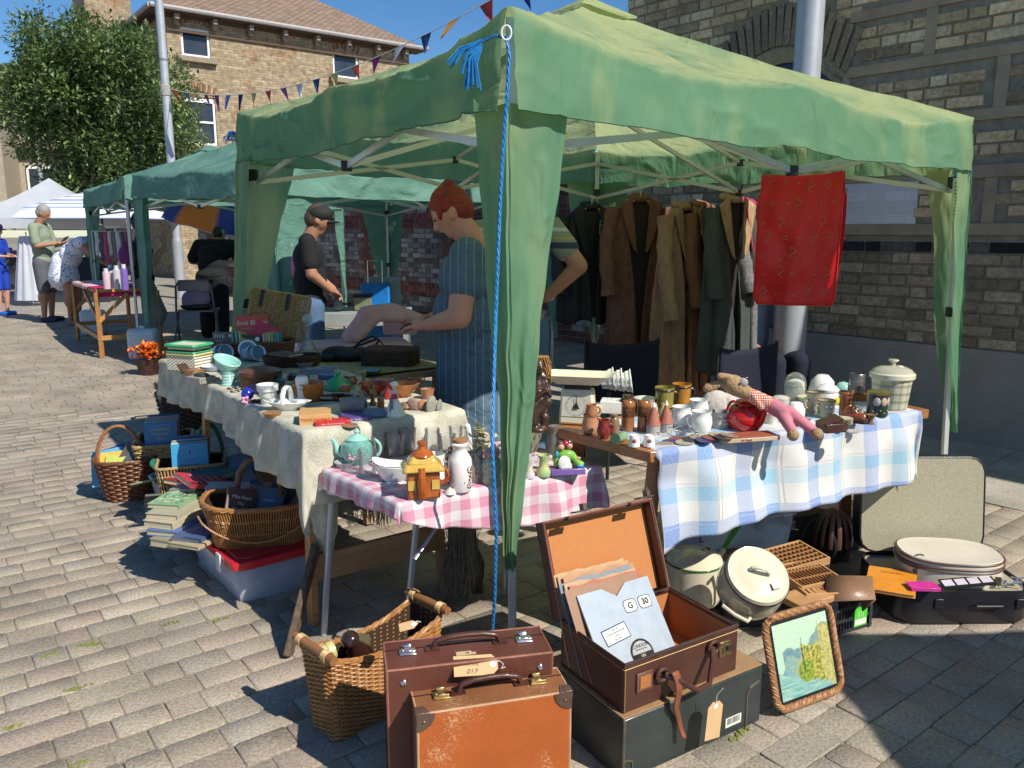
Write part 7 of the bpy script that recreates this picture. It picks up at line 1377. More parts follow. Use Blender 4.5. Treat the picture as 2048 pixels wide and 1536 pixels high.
def leafy_bunch(name,label,cat,p,n,sp,hgt,cols,seed,ln=.03):
 q=MB();rr=random.Random(seed)
 for k in range(n):
  b=Vector((rr.gauss(0,sp),rr.gauss(0,sp),rr.uniform(.3,1)*hgt));ax=Vector((rr.gauss(0,1),rr.gauss(0,1),rr.uniform(-.2,1.2))).normalized();sd=ax.cross(Vector((.3,.2,1))).normalized();L_=ln*rr.uniform(.6,1.2);q.col=rr.choice(cols);q.add([b,b+ax*L_*.5+sd*L_*.3,b+ax*L_,b+ax*L_*.5-sd*L_*.3],[(0,1,2,3)])
 for k in range(12):b=Vector((rr.gauss(0,sp),rr.gauss(0,sp),hgt*rr.uniform(.5,1)));q.col=(.2,.25,.1);q.tube([(0,0,0),b],.0012,3)
 o=q.build(name,attr_mat('leafy',.5,.1),None,smooth=0);o.location=p;return tag(o,label,cat)
leafy_bunch('posy','dried posy of green and orange leaves between the jar and milk bottle','flowers',fwd(sp_(902,955,B_),.03),90,.016,.085,[(.12,.18,.04),(.4,.18,.05),(.25,.25,.08),(.45,.4,.25)],3,.02)
leafy_bunch('ornament','spray of pale cream china petals behind the milk bottle','ornament',fwd(sp_(962,930,B_),.05),80,.022,.115,[(.55,.50,.36),(.45,.40,.25),(.35,.35,.2)],5,.035)
t_=T('china_bird','white china bird head ornament behind the glasses','figurine',fwd(sp_(938,915,B_),.06));blob('body',[('c',(0,0,.01),(0,0,.07),.014,.010),('c',(0,0,.07),(-.004,0,.095),.010,.011),('c',(-.008,0,.098),(-.024,0,.092),.007,.003)],ceram,t_,.0028,2)
def patterned(n,a,b,v=120):return mk(n,a,.25,col2=b,vs=v,coat=.4)
t_=item('jug','silver and brown flowered jug right of the milk bottle','jug',952,968,B_,[(.026,0),(.030,.02),(.030,.05),(.022,.075),(.024,.095),(.021,.095)],patterned('brown_flowers',(.42,.38,.36),(.12,.08,.08)));add(t_,'spout',silv,lambda q:q.tube([(-.02,0,.03),(-.04,0,.06),(-.046,0,.09)],[.010,.007,.004],8))
t_=item('coffee_pot','green and brown patterned china pot hard against the front gazebo leg','pot',984,972,B_,[(.030,0),(.034,.01),(.031,.03),(.034,.05),(.030,.075),(.02,.085),(.012,.098),(1e-4,.104)],patterned('green_flowers',(.42,.52,.42),(.16,.18,.12)));add(t_,'pink_lid',mk('dusty_pink',(.45,.26,.30),.3),lambda q:q.ell((.0,.0,.095),(.026,.026,.018)))
t_=T('leaf_bowl','green glass bowl shaped like overlapping leaves behind the gingham table leg','bowl',fwd(sp_(1056,912,B_),.05));olg=glass('olive_glass',(.55,.58,.38),.06,.5)
for k in range(11):a=k*.571;add(t_,'leaf',olg,lambda q:q.grid(4,8,lambda u,v:Vector((math.cos(a),math.sin(a),0))*(.018+.035*v)+Vector((-math.sin(a),math.cos(a),0))*(u-.5)*.05*math.sin(math.pi*min(1,v*.9+.1))**.7+Vector((0,0,.105*v-.02*abs(u-.5)))),solid=.0015)
t_=item('jug','white china jug with a large loop handle and brown flowers','jug',1030,955,B_,[(.024,0),(.026,.012),(.028,.05),(.024,.065),(.022,.065)],ceram);add(t_,'handle',ceram,lambda q:q.handle((.018,0,.045),.027,.0035,-80,85));add(t_,'motif',MC['brown_transfer'],lambda q:q.ell((.012,-.024,.035),(.008,.003,.010),8,6))
t_=item('egg_cup','lilac footed egg cup left of the green one','egg cup',1058,958,B_,[(.018,0),(.019,.012),(.010,.030),(.019,.052),(.021,.072),(.018,.072),(.012,.045)],patterned('lilac_china',(.55,.50,.62),(.68,.62,.45),40));add(t_,'handle',t_.children[0].data.materials[0],lambda q:q.handle((.018,0,.055),.012,.003,-80,80))
item('egg_cup','green and yellow bird shaped egg cup beside the figurine group','egg cup',1087,955,B_,[(.022,0),(.024,.015),(.017,.028),(.014,.038),(.018,.055),(.021,.068),(.018,.068),(.012,.04)],patterned('green_egg',(.22,.45,.22),(.62,.52,.22),35))
q=MB();q.prism([(.017*(1+.12*(k%2))*math.cos(k*.314),.012*(1+.12*(k%2))*math.sin(k*.314))for k in range(20)],0,.001);t_=solo(q,'price_ticket',PAPW,'scalloped white price ticket in front of the egg cups','label',sp_(1038,962,B_)+Vector((0,0,.010)),(R(55),0,R(8)));text('£4 each',.008,ink,t_,(0,0,.0015),(0,0,0))
fg=T('figurine_group','painted figurine of two people in a green armchair on a purple base','figurine',fwd(sp_(1133,950,B_),.02),R(10));vp=lambda n,c_:mk(n,c_,.25,coat=.4)
add(fg,'base',vp('purple_paint',(.22,.12,.38)),lambda q:q.box((0,0,.010),(.112,.05,.020)),bevel=.002)
blob('chair',[('e',(-.01,.012,.05),(.036,.014,.034)),('c',(-.035,.0,.03),(-.03,.01,.085),.009,.010),('c',(.03,0,.028),(.045,-.012,.032),.012,.010),('e',(0,-.002,.06),(.030,.016,.018)),('c',(.02,-.005,.055),(.040,-.012,.028),.012,.012)],vp('lime_paint',(.22,.48,.06)),fg,.0028,2)
blob('apron',[('e',(-.012,-.016,.038),(.022,.008,.026)),('c',(-.02,-.016,.026),(.006,-.018,.026),.008,.008)],ceram,fg,.0028,2);blob('face',[('e',(-.020,-.002,.088),.012),('e',(.008,.0,.090),.011),('e',(.034,-.014,.052),(.010,.005,.005))],vp('flesh_paint',(.65,.32,.22)),fg,.0025,1)
add(fg,'hair',vp('dark_hair_paint',(.09,.04,.05)),lambda q:[q.ell((-.022,.004,.098),(.014,.012,.010)),q.ell((.008,.005,.101),(.013,.011,.009))]);add(fg,'scarf',vp('red_paint',(.5,.03,.04)),lambda q:q.ell((-.004,.0,.098),(.010,.010,.010)));add(fg,'blue_shoe',vp('blue_paint',(.04,.30,.62)),lambda q:q.ell((.040,-.016,.027),(.012,.009,.008)));add(fg,'blue_sleeve',vp('blue_paint',(.04,.3,.62)),lambda q:q.ell((-.036,-.012,.066),(.006,.006,.012)))
# --- right-hand table
stt=T('carved_figure','dark carved wooden figure of a crouching person with straw hair','carving',fwd(sp_(1076,868,C_),.02),R(20));cw=mk('carved_ebony',(.085,.042,.024),.3,col2=(.04,.02,.014),vs=10,stretch=(2,2,8),bs=40,bstr=.4,coat=.3)
blob('body',[('e',(0,0,.012),(.034,.03,.014)),('c',(-.012,0,.02),(-.022,-.015,.055),.013,.016),('c',(.018,-.004,.02),(.020,-.01,.055),.013,.015),('e',(-.004,.0,.085),(.036,.030,.030)),('c',(-.02,-.015,.07),(.022,-.03,.11),.018,.015),('c',(0,.0,.09),(0,.008,.165),.026,.022),('c',(-.028,.005,.170),(-.026,-.015,.115),.011,.009),('c',(-.026,-.015,.115),(.012,-.034,.150),.009,.007),('c',(.028,.005,.170),(.038,-.008,.125),.011,.009),('c',(.038,-.008,.125),(.012,-.034,.155),.008,.007),('c',(0,.004,.175),(0,.0,.20),.013,.013),('e',(0,0,.225),(.022,.024,.028)),('e',(0,-.022,.222),(.006,.008,.009)),('e',(0,-.02,.208),(.010,.008,.004)),('c',(.022,.01,.10),(.03,.0,.04),.010,.006)],cw,stt,.0032,2)
add(stt,'straw_hair',mk('raffia',(.50,.26,.09),.8,vs=60),lambda q:[q.tube([(0+.018*math.cos(a),.012*math.sin(a),.248),(.012+.022*math.cos(a),.02*math.sin(a),.258),(.034+.01*math.cos(a),.01*math.sin(a),.235-.02*(k%3)),(.046,.004*(k%5),.195-.01*(k%4))],.0016,3)for k,a in enumerate([j*.16 for j in range(40)])])
sc_=T('kitchen_scales','cream kitchen scales with a wide pan and square dial','scales',fwd(sp_(1155,852,C_),.05),R(-13));crm=mk('scale_cream',(.66,.62,.46),.35,va=.06)
add(sc_,'body',crm,lambda q:q.box((0,0,.062),(.125,.075,.124),.88),bevel=.008);fc_=add(sc_,'dial',mk('dial_white',(.68,.66,.56),.5),lambda q:q.add([(-.052,-.0385,.03),(.052,-.0385,.03),(.048,-.0355,.112),(-.048,-.0355,.112)],[(0,1,2,3)]),smooth=0)
def dial(q):
 for k in range(44):a=k*math.pi/22;q.at((.034*math.cos(a),-.0392+.0012*math.sin(a),.070+.034*math.sin(a)),(0,-a,0));q.box((0,0,0),(.006 if k%4==0 else .0025,.0006,.0009))
add(fc_,'dial_marks',ink,dial,smooth=0);add(fc_,'pointer',ink,lambda q:q.at((0,-.0405,.070),(R(-2),0,0)).prism([(-.012,-.012),(.012,-.012),(.002,.010),(.001,.036),(-.001,.036),(-.002,.010)],-.0004,.0004)).rotation_euler=(0,0,0)
pn=[c for c in fc_.children if c.name.startswith('pointer')][0]
for v in pn.data.vertices:x,y,z=v.co;v.co=(x,-.0412+(z-.07)*.02,.070+(y+.0405))
add(sc_,'pillar',blk,lambda q:q.box((0,0,.130),(.09,.05,.014)));pan=MB()
for rr4 in[[(.62,.55,.142),(.95,.95,.172),(1.02,1.05,.176),(.97,.98,.170),(.64,.56,.1445)]]:
 rings=[[tuple(Vector((rrect(.245*a,.135*b,.03*min(a,b),k/48)[0].x,rrect(.245*a,.135*b,.03*min(a,b),k/48)[0].y,z)))for k in range(48)]for a,b,z in rr4];shell(pan,rings);pan.add(rings[-1],[tuple(range(48))])
pan.build('pan',crm,sc_,smooth=40)
for k in range(3):
 t_=T('jelly_mould',('left','middle','right')[k]+' of the white fluted jelly moulds nested on their side behind the scales','jelly mould',fwd(sp_(1215+17*k,806,C_),.10)+Vector((0,0,.075-.004*k)),rot=(0,R(82),R(-8)));add(t_,'body',ceram,lambda q:q.lathe([(.022,-.03),(.032,-.026),(.036,0),(.040,.004),(.042,.018),(.047,.022),(.047,.026),(.030,.0)],32,flute=10,fa=.05))
t_=sbox('white_box','low white box under the nested jelly moulds','box',1228,838,C_,(.10,.08,.045),R(-12),ceram,fx=.08)
def jug_(label,px,py,r,h,mat,hd=1,inner=None,**k):
 t_=item('jug',label,'jug',px,py,C_,[(r*.75,0),(r*.95,h*.2),(r,h*.45),(r*.8,h*.8),(r*.85,h),(r*.78,h),(r*.7,h*.75),(1e-4,h*.6)],mat,**k)
 if hd:add(t_,'handle',mat,lambda q:q.handle((r*.8*hd,0,h*.55),r*.6*hd,.004,-80,80))if hd>0 else None
 return t_
jug_('two tone terracotta jug in front of the scales dial',1180,868,.028,.062,mk('two_tone',(.50,.30,.18),.45,col2=(.42,.15,.06),vs=5));t_=jug_('small dark orange jug standing on the two tone terracotta jug',1182,868,.021,.045,terra,dz=.052)
jug_('shiny oxblood relief jug',1207,878,.022,.06,patterned('oxblood',(.30,.03,.025),(.10,.01,.01),70));item('shaker','dull bronze bottle shaker beside the oxblood jug','shaker',1228,870,C_,[(.017,0),(.019,.03),(.014,.05),(.010,.056),(.012,.060),(.012,.066),(1e-4,.068)],mk('bronze_glaze',(.25,.15,.08),.25,coat=.4))
for k,x in enumerate((1255,1287)):
 t_=item('shaker',('left','right')[k]+' of the two tall amber brown shakers with dark spiral bands','shaker',x,866,C_,[(.021,0),(.022,.004),(.022,.085),(.0235,.088),(.022,.098),(.018,.104),(1e-4,.105)],stone,fx=.01);b_=add(t_,'band',mk('dark_band',(.12,.04,.015),.25,coat=.4),lambda q:q.lathe([(.0222,.050),(.0228,.053),(.0228,.082),(.0222,.085)],28));add(b_,'spiral',stone,lambda q:[q.tube([(.0035*j*.22*math.cos(j*.6)*1.0,-.0232,.067+.0035*j*.22*math.sin(j*.6))for j in range(16)],.0008,4)])
t_=T('mug','small green glazed pot lying on its side at the table corner','pot',fwd(sp_(1238,888,C_),.02)+Vector((0,0,.016)),rot=(R(90),0,R(-40)));add(t_,'body',mk('celadon',(.24,.38,.20),.2,coat=.4,va=.3),lambda q:q.lathe([(.014,-.03),(.016,-.028),(.015,.015),(.019,.022),(.016,.022),(1e-4,.012)],22))
for k,(x,y)in enumerate(((1268,895),(1298,895))):
 t_=item('tankard',('left','right')[k]+' of two thimble sized white tankards on the table corner','tankard',x,y,C_,[(.0185,0),(.019,.003),(.0145,.036),(.013,.036),(1e-4,.03)],ceram,n=22);add(t_,'handle',ceram,lambda q:q.handle((.015*(1,-1)[k],0,.02),.010*(1,-1)[k],.002,-80,80));add(t_,'motif',mk('motif_red',(.45,.08,.06),.4,col2=(.10,.10,.12),vs=150),lambda q:q.ell((-.002,-.0165,.020),(.007,.002,.007),10,6))
for k,(x,y,l_)in enumerate(((1306,872,'left'),(1331,868,'right'))):
 t_=item('cruet',l_+' of two oast house shaped cruets with red tiled cone roofs','cruet',x,y,C_,[(.023,0),(.023,.035)],mk('stone_grey',(.42,.38,.36),.6,vs=60));r_=add(t_,'cone_roof',mk('tile_red',(.42,.14,.09),.6,vs=90,bs=120),lambda q:q.lathe([(.025,.034),(.019,.052),(.011,.078),(.006,.094)],22));add(r_,'cowl',ceram,lambda q:q.lathe([(.007,.094),(.004,.102),(1e-4,.112)],14))
for k,(x,c_,l_)in enumerate(((1328,(.30,.26,.06),'olive green'),(1362,(.50,.22,.03),'orange'))):
 t_=item('mug','%s glazed mug with a black beaded band at the back of the table'%l_,'mug',x,822-8*k,C_,[(.034,0),(.036,.06),(.038,.076),(.035,.076),(.033,.05),(1e-4,.04)],mk('mug%d'%k,c_,.2,va=.35,vs=20,coat=.5),fx=.05);add(t_,'beaded_band',mk('bead_black',(.03,.025,.02),.3),lambda q:q.tube([(.0372*math.cos(a),.0372*math.sin(a),.066)for a in[i*math.pi/16 for i in range(32)]],.003,5,closed=True));add(t_,'handle',t_.children[0].data.materials[0],lambda q:q.handle((.034,0,.04),.018,.004,-80,80))
for k,(x,y,fx,l_)in enumerate(((1362,862,.03,'left rounded white mug of the cluster'),(1402,868,.0,'front rounded white mug of the cluster'),(1396,850,.06,'back rounded white mug of the cluster'))):
 t_=item('mug',l_,'mug',x,y,C_,[(.024,0),(.030,.006),(.036,.030),(.034,.050),(.030,.062),(.034,.072),(.031,.072),(.027,.06),(.03,.03),(1e-4,.012)],ceram,fx=fx);add(t_,'handle',ceram,lambda q:q.handle((-.030,0,.038),-.018,.004,-75,75))
t_=item('mug','grey enamel mug with rough lettering behind the white mugs','mug',1440,862,C_,[(.031,0),(.033,.058),(.030,.058),(.029,.01),(1e-4,.009)],mk('grey_enamel',(.5,.48,.46),.3),fx=.02);text('CRICKET',.013,mk('rust_ink',(.18,.04,.02),.6),t_,(0,-.0335,.040),(R(90),0,0));add(t_,'scene',mk('scene_print',(.25,.2,.15),.5,col2=(.5,.48,.4),vs=120),lambda q:q.ell((0,-.029,.018),(.020,.005,.012)))
redg=mk('red_enamel',(.55,.008,.008),.08,va=.04,coat=.8);rt_=T('teapot','glossy round scarlet enamel teapot under the toy dog','teapot',fwd(sp_(1490,866,C_),.05),R(-60));add(rt_,'body',redg,lambda q:q.lathe([(.036,0),(.052,.010),(.064,.034),(.064,.056),(.052,.078),(.036,.088)],40));l_=add(rt_,'lid',redg,lambda q:q.lathe([(.040,.086),(.041,.092),(.032,.101),(.012,.106),(.008,.112),(1e-4,.116)],30));add(rt_,'rim',blk,lambda q:q.tube([(.0405*math.cos(a),.0405*math.sin(a),.088)for a in[i*math.pi/16 for i in range(32)]],.0016,4,closed=True));add(rt_,'spout',redg,lambda q:q.tube([(.052,0,.030),(.072,0,.048),(.080,0,.074),(.086,0,.094)],[.014,.011,.008,.008],10));add(rt_,'handle',redg,lambda q:q.handle((-.050,0,.055),-.034,.005,-80,80))
item('lid','scarlet enamel lid leaning behind the scarlet teapot','lid',1452,840,C_,[(.05,0),(.048,.012),(.02,.022),(1e-4,.024)],redg,rot=(R(18),0,0),fx=.07,dz=.025)
H0,N0,B0,F1,F2=Q(1468,770,2.62),Q(1505,792,2.60),Q(1545,812,2.57),Q(1590,860,2.50),Q(1632,872,2.50);base=Vector((B0.x,B0.y,C_));dg=T('soft_toy','fawn plush dog in pink trousers and checked shirt lying over the scarlet teapot','soft toy',base);v_=lambda p:tuple(p-base)
plush=mk('fawn_plush',(.42,.27,.14),.95,col2=(.30,.19,.10),vs=90,bs=160,bstr=.9,bdist=.006);Hc=H0-base
blob('body',[('e',v_(H0),(.040,.034,.034),(0,.5,0)),('c',v_(H0+Vector((.01,0,-.01))),v_(N0),.030,.020),('c',v_(H0+Vector((-.030,.01,.008))),v_(H0+Vector((-.085,.01,-.012))),.013,.016),('c',v_(H0+Vector((-.02,-.01,.03))),v_(H0+Vector((-.05,-.01,.032))),.010,.012),('e',v_(Q(1586,870,2.48)),(.020,.019,.020)),('e',v_(Q(1634,868,2.48)),(.020,.019,.020)),('c',v_(N0),v_(B0),.018,.02)],plush,dg,.0035,2)
add(dg,'muzzle',mk('grey_felt',(.36,.34,.34),.9,bs=120),lambda q:q.ell(v_(H0+Vector((.024,-.020,.012))),(.017,.012,.016),14,10))
for e_ in(Vector((.010,-.033,.010)),Vector((.036,-.020,.026))):add(dg,'eye',mk('eye_black',(.005,.005,.006),.08),lambda q:q.ell(v_(H0+e_),.004,10,8))
blob('shirt',[('c',v_(N0),v_(B0),.024,.027),('c',v_(N0+Vector((.0,-.02,0))),v_(N0+Vector((.02,-.035,-.03))),.012,.011)],fn_mat('red_check',lambda w_,mix,nz:mix(w_(0,.007,.5),mix(w_(2,.007,.5),(.75,.68,.5),(.6,.2,.15)),mix(w_(2,.007,.5),(.6,.2,.15),(.40,.06,.05))),.9),dg,.0035,1)
blob('trousers',[('c',v_(B0+Vector((.0,0,0))),v_(Q(1568,826,2.54)),.028,.026),('c',v_(Q(1562,826,2.54)),v_(Q(1582,858,2.49)),.020,.017),('c',v_(Q(1576,822,2.54)),v_(Q(1625,860,2.50)),.020,.016)],mk('pink_cotton',(.58,.20,.25),.85,bs=20,bstr=.3),dg,.0035,1)
for k in range(11):solo(MB().lathe([(.026,0),(.0265,.002),(1e-4,.0022)],22,sx=1.3),'coaster',mk('coast%d'%(k%5),[(.35,.28,.20),(.06,.06,.20),(.30,.08,.06),(.45,.40,.28),(.05,.05,.06)][k%5],.5,va=.5,vs=60),['blue purple','buff','dark','brown','red edged','tan','navy','cream','black','speckled','rust'][k]+' mat, number %d from the left in the fan of mats'%(k+1),'mat',fwd(sp_(1332+12.5*k,893-(k%3)*4-k*.6,C_),.02)+Vector((0,0,.0015*k)),(R(5),0,.2*k))
q=MB();rr=random.Random(31)
for k in range(16):a=Vector((rr.gauss(0,.018),rr.gauss(0,.012),.004));q.tube([a,a+Vector((rr.gauss(0,.02),0,rr.uniform(.01,.035))),a+Vector((rr.gauss(0,.03),rr.gauss(0,.01),rr.uniform(.0,.03)))],.0014,4)
solo(q,'wire_trivet',silv,'little tangle of silver wire between the cruets and white mugs','wire ornament',fwd(sp_(1362,876,C_),.01))
t_=sbox('book','flat old red and cream book under the scarlet teapot','book',1492,884,C_,(.20,.075,.014),R(14),cov((.55,.42,.28)),part='cover');text('Mr Punch',.010,inkr,t_,(-.02,-.0382,.007),(R(90),0,0));add(t_,'top_board',cov((.36,.10,.06)),lambda q:q.box((0,0,.0145),(.198,.073,.001)))
t_=sbox('leather_box','dark red brown leather box with a loose flap right of the toy','box',1662,866,C_,(.085,.06,.030),R(16),leather('ox_leather',(.07,.025,.02),(.045,.016,.014)));add(t_,'flap',MC['ox_leather'],lambda q:q.at((-.01,0,.038),(R(12),R(-14),0)).box((0,0,0),(.08,.045,.003)))
for k in range(4):item('saucer',('lowest','second','third','top')[k]+' of the cream saucers stacked beside the china boot','saucer',1684,852,C_,[(.02,0),(.034,.004),(.035,.006),(.02,.003),(1e-4,.003)],cream,dz=.0055*k)
t_=item('storage_jar','cream lidded jar under a clear glass dome behind the toy','jar',1588,808,C_,[(.034,0),(.038,.01),(.038,.05),(.034,.055),(.038,.058),(.035,.075),(.015,.085),(1e-4,.086)],cream,fx=.05);add(t_,'glass_dome',clg,lambda q:q.lathe([(.042,.02),(.043,.07),(.034,.098),(.015,.110),(1e-4,.112)],28))
item('bell_cup','white china bell shaped cup in front of the cream lidded jar','cup',1590,838,C_,[(.036,0),(.034,.02),(.024,.045),(.018,.05),(1e-4,.051)],ceram,fx=.03)
item('mould','white faceted dome shaped mould at the back of the right table','mould',1642,806,C_,[(.056,0),(.055,.03),(.045,.065),(.022,.088),(.012,.090),(1e-4,.089)],ceram,n=10,fx=.10)
t_=item('sugar_bowl','white lidded pot with a yellow patch behind the face mugs','sugar bowl',1652,822,C_,[(.028,0),(.040,.015),(.042,.05),(.036,.062)],ceram,fx=.05);add(t_,'lid',ceram,lambda q:q.lathe([(.042,.062),(.043,.070),(.03,.082),(.014,.088),(1e-4,.092)],28));add(t_,'yellow_patch',mk('yellow_paint',(.7,.6,.03),.3),lambda q:q.ell((.022,-.032,.03),(.014,.008,.018)))
for k,(x,y,fx,l_)in enumerate(((1628,832,.035,'taller olive cream stoneware mug with an ear shaped handle'),(1650,838,.0,'smaller stoneware mug with a goggle eyed face'))):
 sg=mk('stoneware',(.50,.46,.33),.25,col2=(.34,.30,.20),vs=14,coat=.4);t_=item('face_mug',l_,'mug',x,y,C_,[(.026,0),(.030,.01),(.030,.05+.012*(1-k)),(.033,.062+.014*(1-k)),(.030,.062+.014*(1-k)),(.026,.02),(1e-4,.018)],sg,fx=fx);add(t_,'handle',sg,lambda q:q.handle((-.026,-.01,.035),-.016,.005,-80,80));add(t_,'lip',mk('brown_lip',(.20,.10,.05),.3),lambda q:q.tube([(.0322*math.cos(a),.0322*math.sin(a),.064+.014*(1-k))for a in[i*math.pi/14 for i in range(28)]],.0018,4,closed=True))
 if k:
  add(t_,'snout',sg,lambda q:q.ell((0,-.031,.034),(.012,.008,.010)))
  for s_ in(-1,1):add(t_,'eye',ceram,lambda q:q.ell((.007*s_,-.032,.047),.006,10,8));add(t_,'pupil',ink,lambda q:q.ell((.007*s_,-.0378,.047),(.002,.001,.002),8,5))
item('bowl','pale sea green dome behind the metal tankard','bowl',1684,800,C_,[(.03,0),(.032,.03),(.018,.05),(1e-4,.055)],turq,fx=.09)
t_=item('tankard','dark pewter tankard standing behind the china boot','tankard',1710,808,C_,[(.030,0),(.031,.075),(.029,.078),(.0285,.02),(1e-4,.018)],mk('pewter',(.30,.27,.25),.35,metal=.8,va=.4,vs=40),fx=.06,dz=.03);add(t_,'hammered_band',mk('pewter_dark',(.12,.11,.10),.4,metal=.7),lambda q:[q.ell((.0312*math.cos(a),.0312*math.sin(a),z),.0022,6,4)for a in[i*.3 for i in range(21)]for z in(.012,.020,.028)]);p_=t_.location;solo(MB().box((0,0,.014),(.08,.07,.028)),'block',MC['shaker_brown'],'small brown block under the pewter tankard','block',(p_.x,p_.y,C_+.003),0,bevel=.002)
bt_=T('china_boot','glossy brown china boot with black laces at the front of the right table','ornament',fwd(sp_(1700,846,C_),.02),R(-38));bg_=mk('boot_glaze',(.32,.10,.025),.12,col2=(.16,.04,.015),vs=18,coat=.7)
blob('body',[('c',(-.022,0,.025),(-.020,0,.088),.019,.021),('c',(-.018,0,.022),(.040,0,.020),.020,.018),('c',(-.020,0,.06),(.012,0,.034),.017,.016),('e',(-.022,0,.100),(.024,.023,.010))],bg_,bt_,.003,3);add(bt_,'sole',blk,lambda q:q.prism([(-.043,-.016),(-.01,-.017),(.03,-.019),(.052,-.016),(.061,0),(.052,.016),(.03,.019),(-.01,.017),(-.043,.016)],0,.010),bevel=.002);add(bt_,'laces',blk,lambda q:[q.tube([(-.001+.006*k,-.016+.0*k,.086-.010*k),(.006+.006*k,0,.090-.010*k-.004),(-.001+.006*k,.016,.082-.010*k)],.0022,5)for k in range(5)]+[q.tube([(.004,-.004,.088),(.016,-.024,.085),(.010,-.030,.060),(.004,-.022,.045)],.0022,5)]);add(bt_,'tongue',bg_,lambda q:q.ell((-.002,0,.102),(.006,.017,.014),12,8,(0,R(20),0)));add(bt_,'opening',ink,lambda q:q.ell((-.024,0,.108),(.017,.016,.003)))
tn=item('tin','dark round tin painted with garden scenes and a gold lid','tin',1753,834,C_,[(.036,0),(.037,.004),(.037,.080)],mk('tin_dark',(.03,.06,.035),.3,col2=(.015,.02,.05),vs=20,coat=.3));add(tn,'lid',mk('gold_lid',(.35,.28,.10),.35,metal=.7,va=.4,vs=30),lambda q:q.lathe([(.0385,.080),(.0385,.089),(.034,.092),(1e-4,.092)],30))
for a,c_ in((-120,(.40,.50,.55)),(-78,(.48,.46,.30)),(-38,(.40,.50,.55))):sc2_=add(tn,'painted_scene',mk('scene%d'%a,c_,.4,col2=(.50,.22,.12),vs=70),lambda q:q.ell((.034*math.cos(R(a)),.034*math.sin(R(a)),.056),(.013,.006,.018),14,8,(0,0,R(a+90))));
add(tn,'painted_flowers',mk('tin_flowers',(.45,.40,.08),.4),lambda q:[q.ell((.0372*math.cos(a),.0372*math.sin(a),z),.003,6,4)for a,z in[(-2.4,.02),(-2.,.012),(-1.7,.024),(-1.3,.015),(-.9,.022),(-.6,.012)]])
ib_=T('ice_bucket','large cream and grey tartan ice bucket with a domed lid at the table end','ice bucket',fwd(sp_(1778,824,C_),.07));add(ib_,'body',fn_mat('bucket_tartan',lambda w_,mix,nz:mix(w_(0,.030,.4),mix(w_(2,.030,.35),(.60,.57,.40),(.38,.37,.26)),mix(w_(2,.030,.35),(.45,.43,.31),(.28,.28,.20))),.3,bs=0),lambda q:q.lathe([(.058,0),(.060,.004),(.072,.120)],44));l_=add(ib_,'lid',cream,lambda q:q.lathe([(.078,.118),(.081,.122),(.081,.137),(.076,.142)],44));add(l_,'dome',mk('bucket_dome',(.52,.50,.38),.12,coat=.5),lambda q:q.lathe([(.076,.141),(.066,.153),(.04,.164),(1e-4,.168)],44));add(l_,'knob',cream,lambda q:q.lathe([(.007,.166),(.009,.176),(.019,.184),(.018,.189),(1e-4,.190)],22));add(l_,'label_patch',PAPW,lambda q:q.at((.016,-.028,.166),(R(18),0,.4)).box((0,0,0),(.02,.012,.001)))
t_=T('tea_cosy','pale crocheted cosy drooping behind the white mugs','tea cosy',fwd(sp_(1430,845,C_),.14),0);blob('body',[('e',(0,0,.04),(.055,.035,.05)),('e',(.045,0,.05),(.03,.03,.03))],mk('crochet_cream',(.55,.50,.44),.95,vs=60,bs=90,bstr=.9),t_,.005,2)
# ==== PEOPLE
def skin(n,c):return mk('skin_'+n,c,.5,va=.12,vs=9,bs=60,bstr=.08)
SK=skin('fair',(.52,.27,.18));SK2=skin('tanned',(.40,.20,.12));SK3=skin('pink',(.56,.27,.19))
def hand(P,wr,ha,s=1.,curl=.35,up=Vector((0,0,1))):
 wr,ha=Vector(wr),Vector(ha);d=(ha-wr).normalized();side=d.cross(up).normalized();nrm=side.cross(d);pc=wr+d*.045*s
 P.append(('c',wr,pc+d*.02*s,.020*s,.026*s));
 for k in range(4):
  b=pc+d*.035*s+side*(.0195*(k-1.5))*s;L_=(.058,.068,.064,.050)[k]*s;m_=b+d*L_*.5-nrm*L_*.25*curl;e=m_+(d*(1-curl)-nrm*curl).normalized()*L_*.55
  P.append(('c',b,m_,.0088*s,.0082*s));P.append(('c',m_,e,.0082*s,.0068*s))
 tb=pc+side*.022*s-d*.01*s;P.append(('c',tb,tb+(d*.7+side*.6-nrm*.4).normalized()*.04*s,.011*s,.009*s))
def mid_(j,s_):return j['k'+s_].lerp(j['a'+s_],.3)+Vector((0,.01,0))
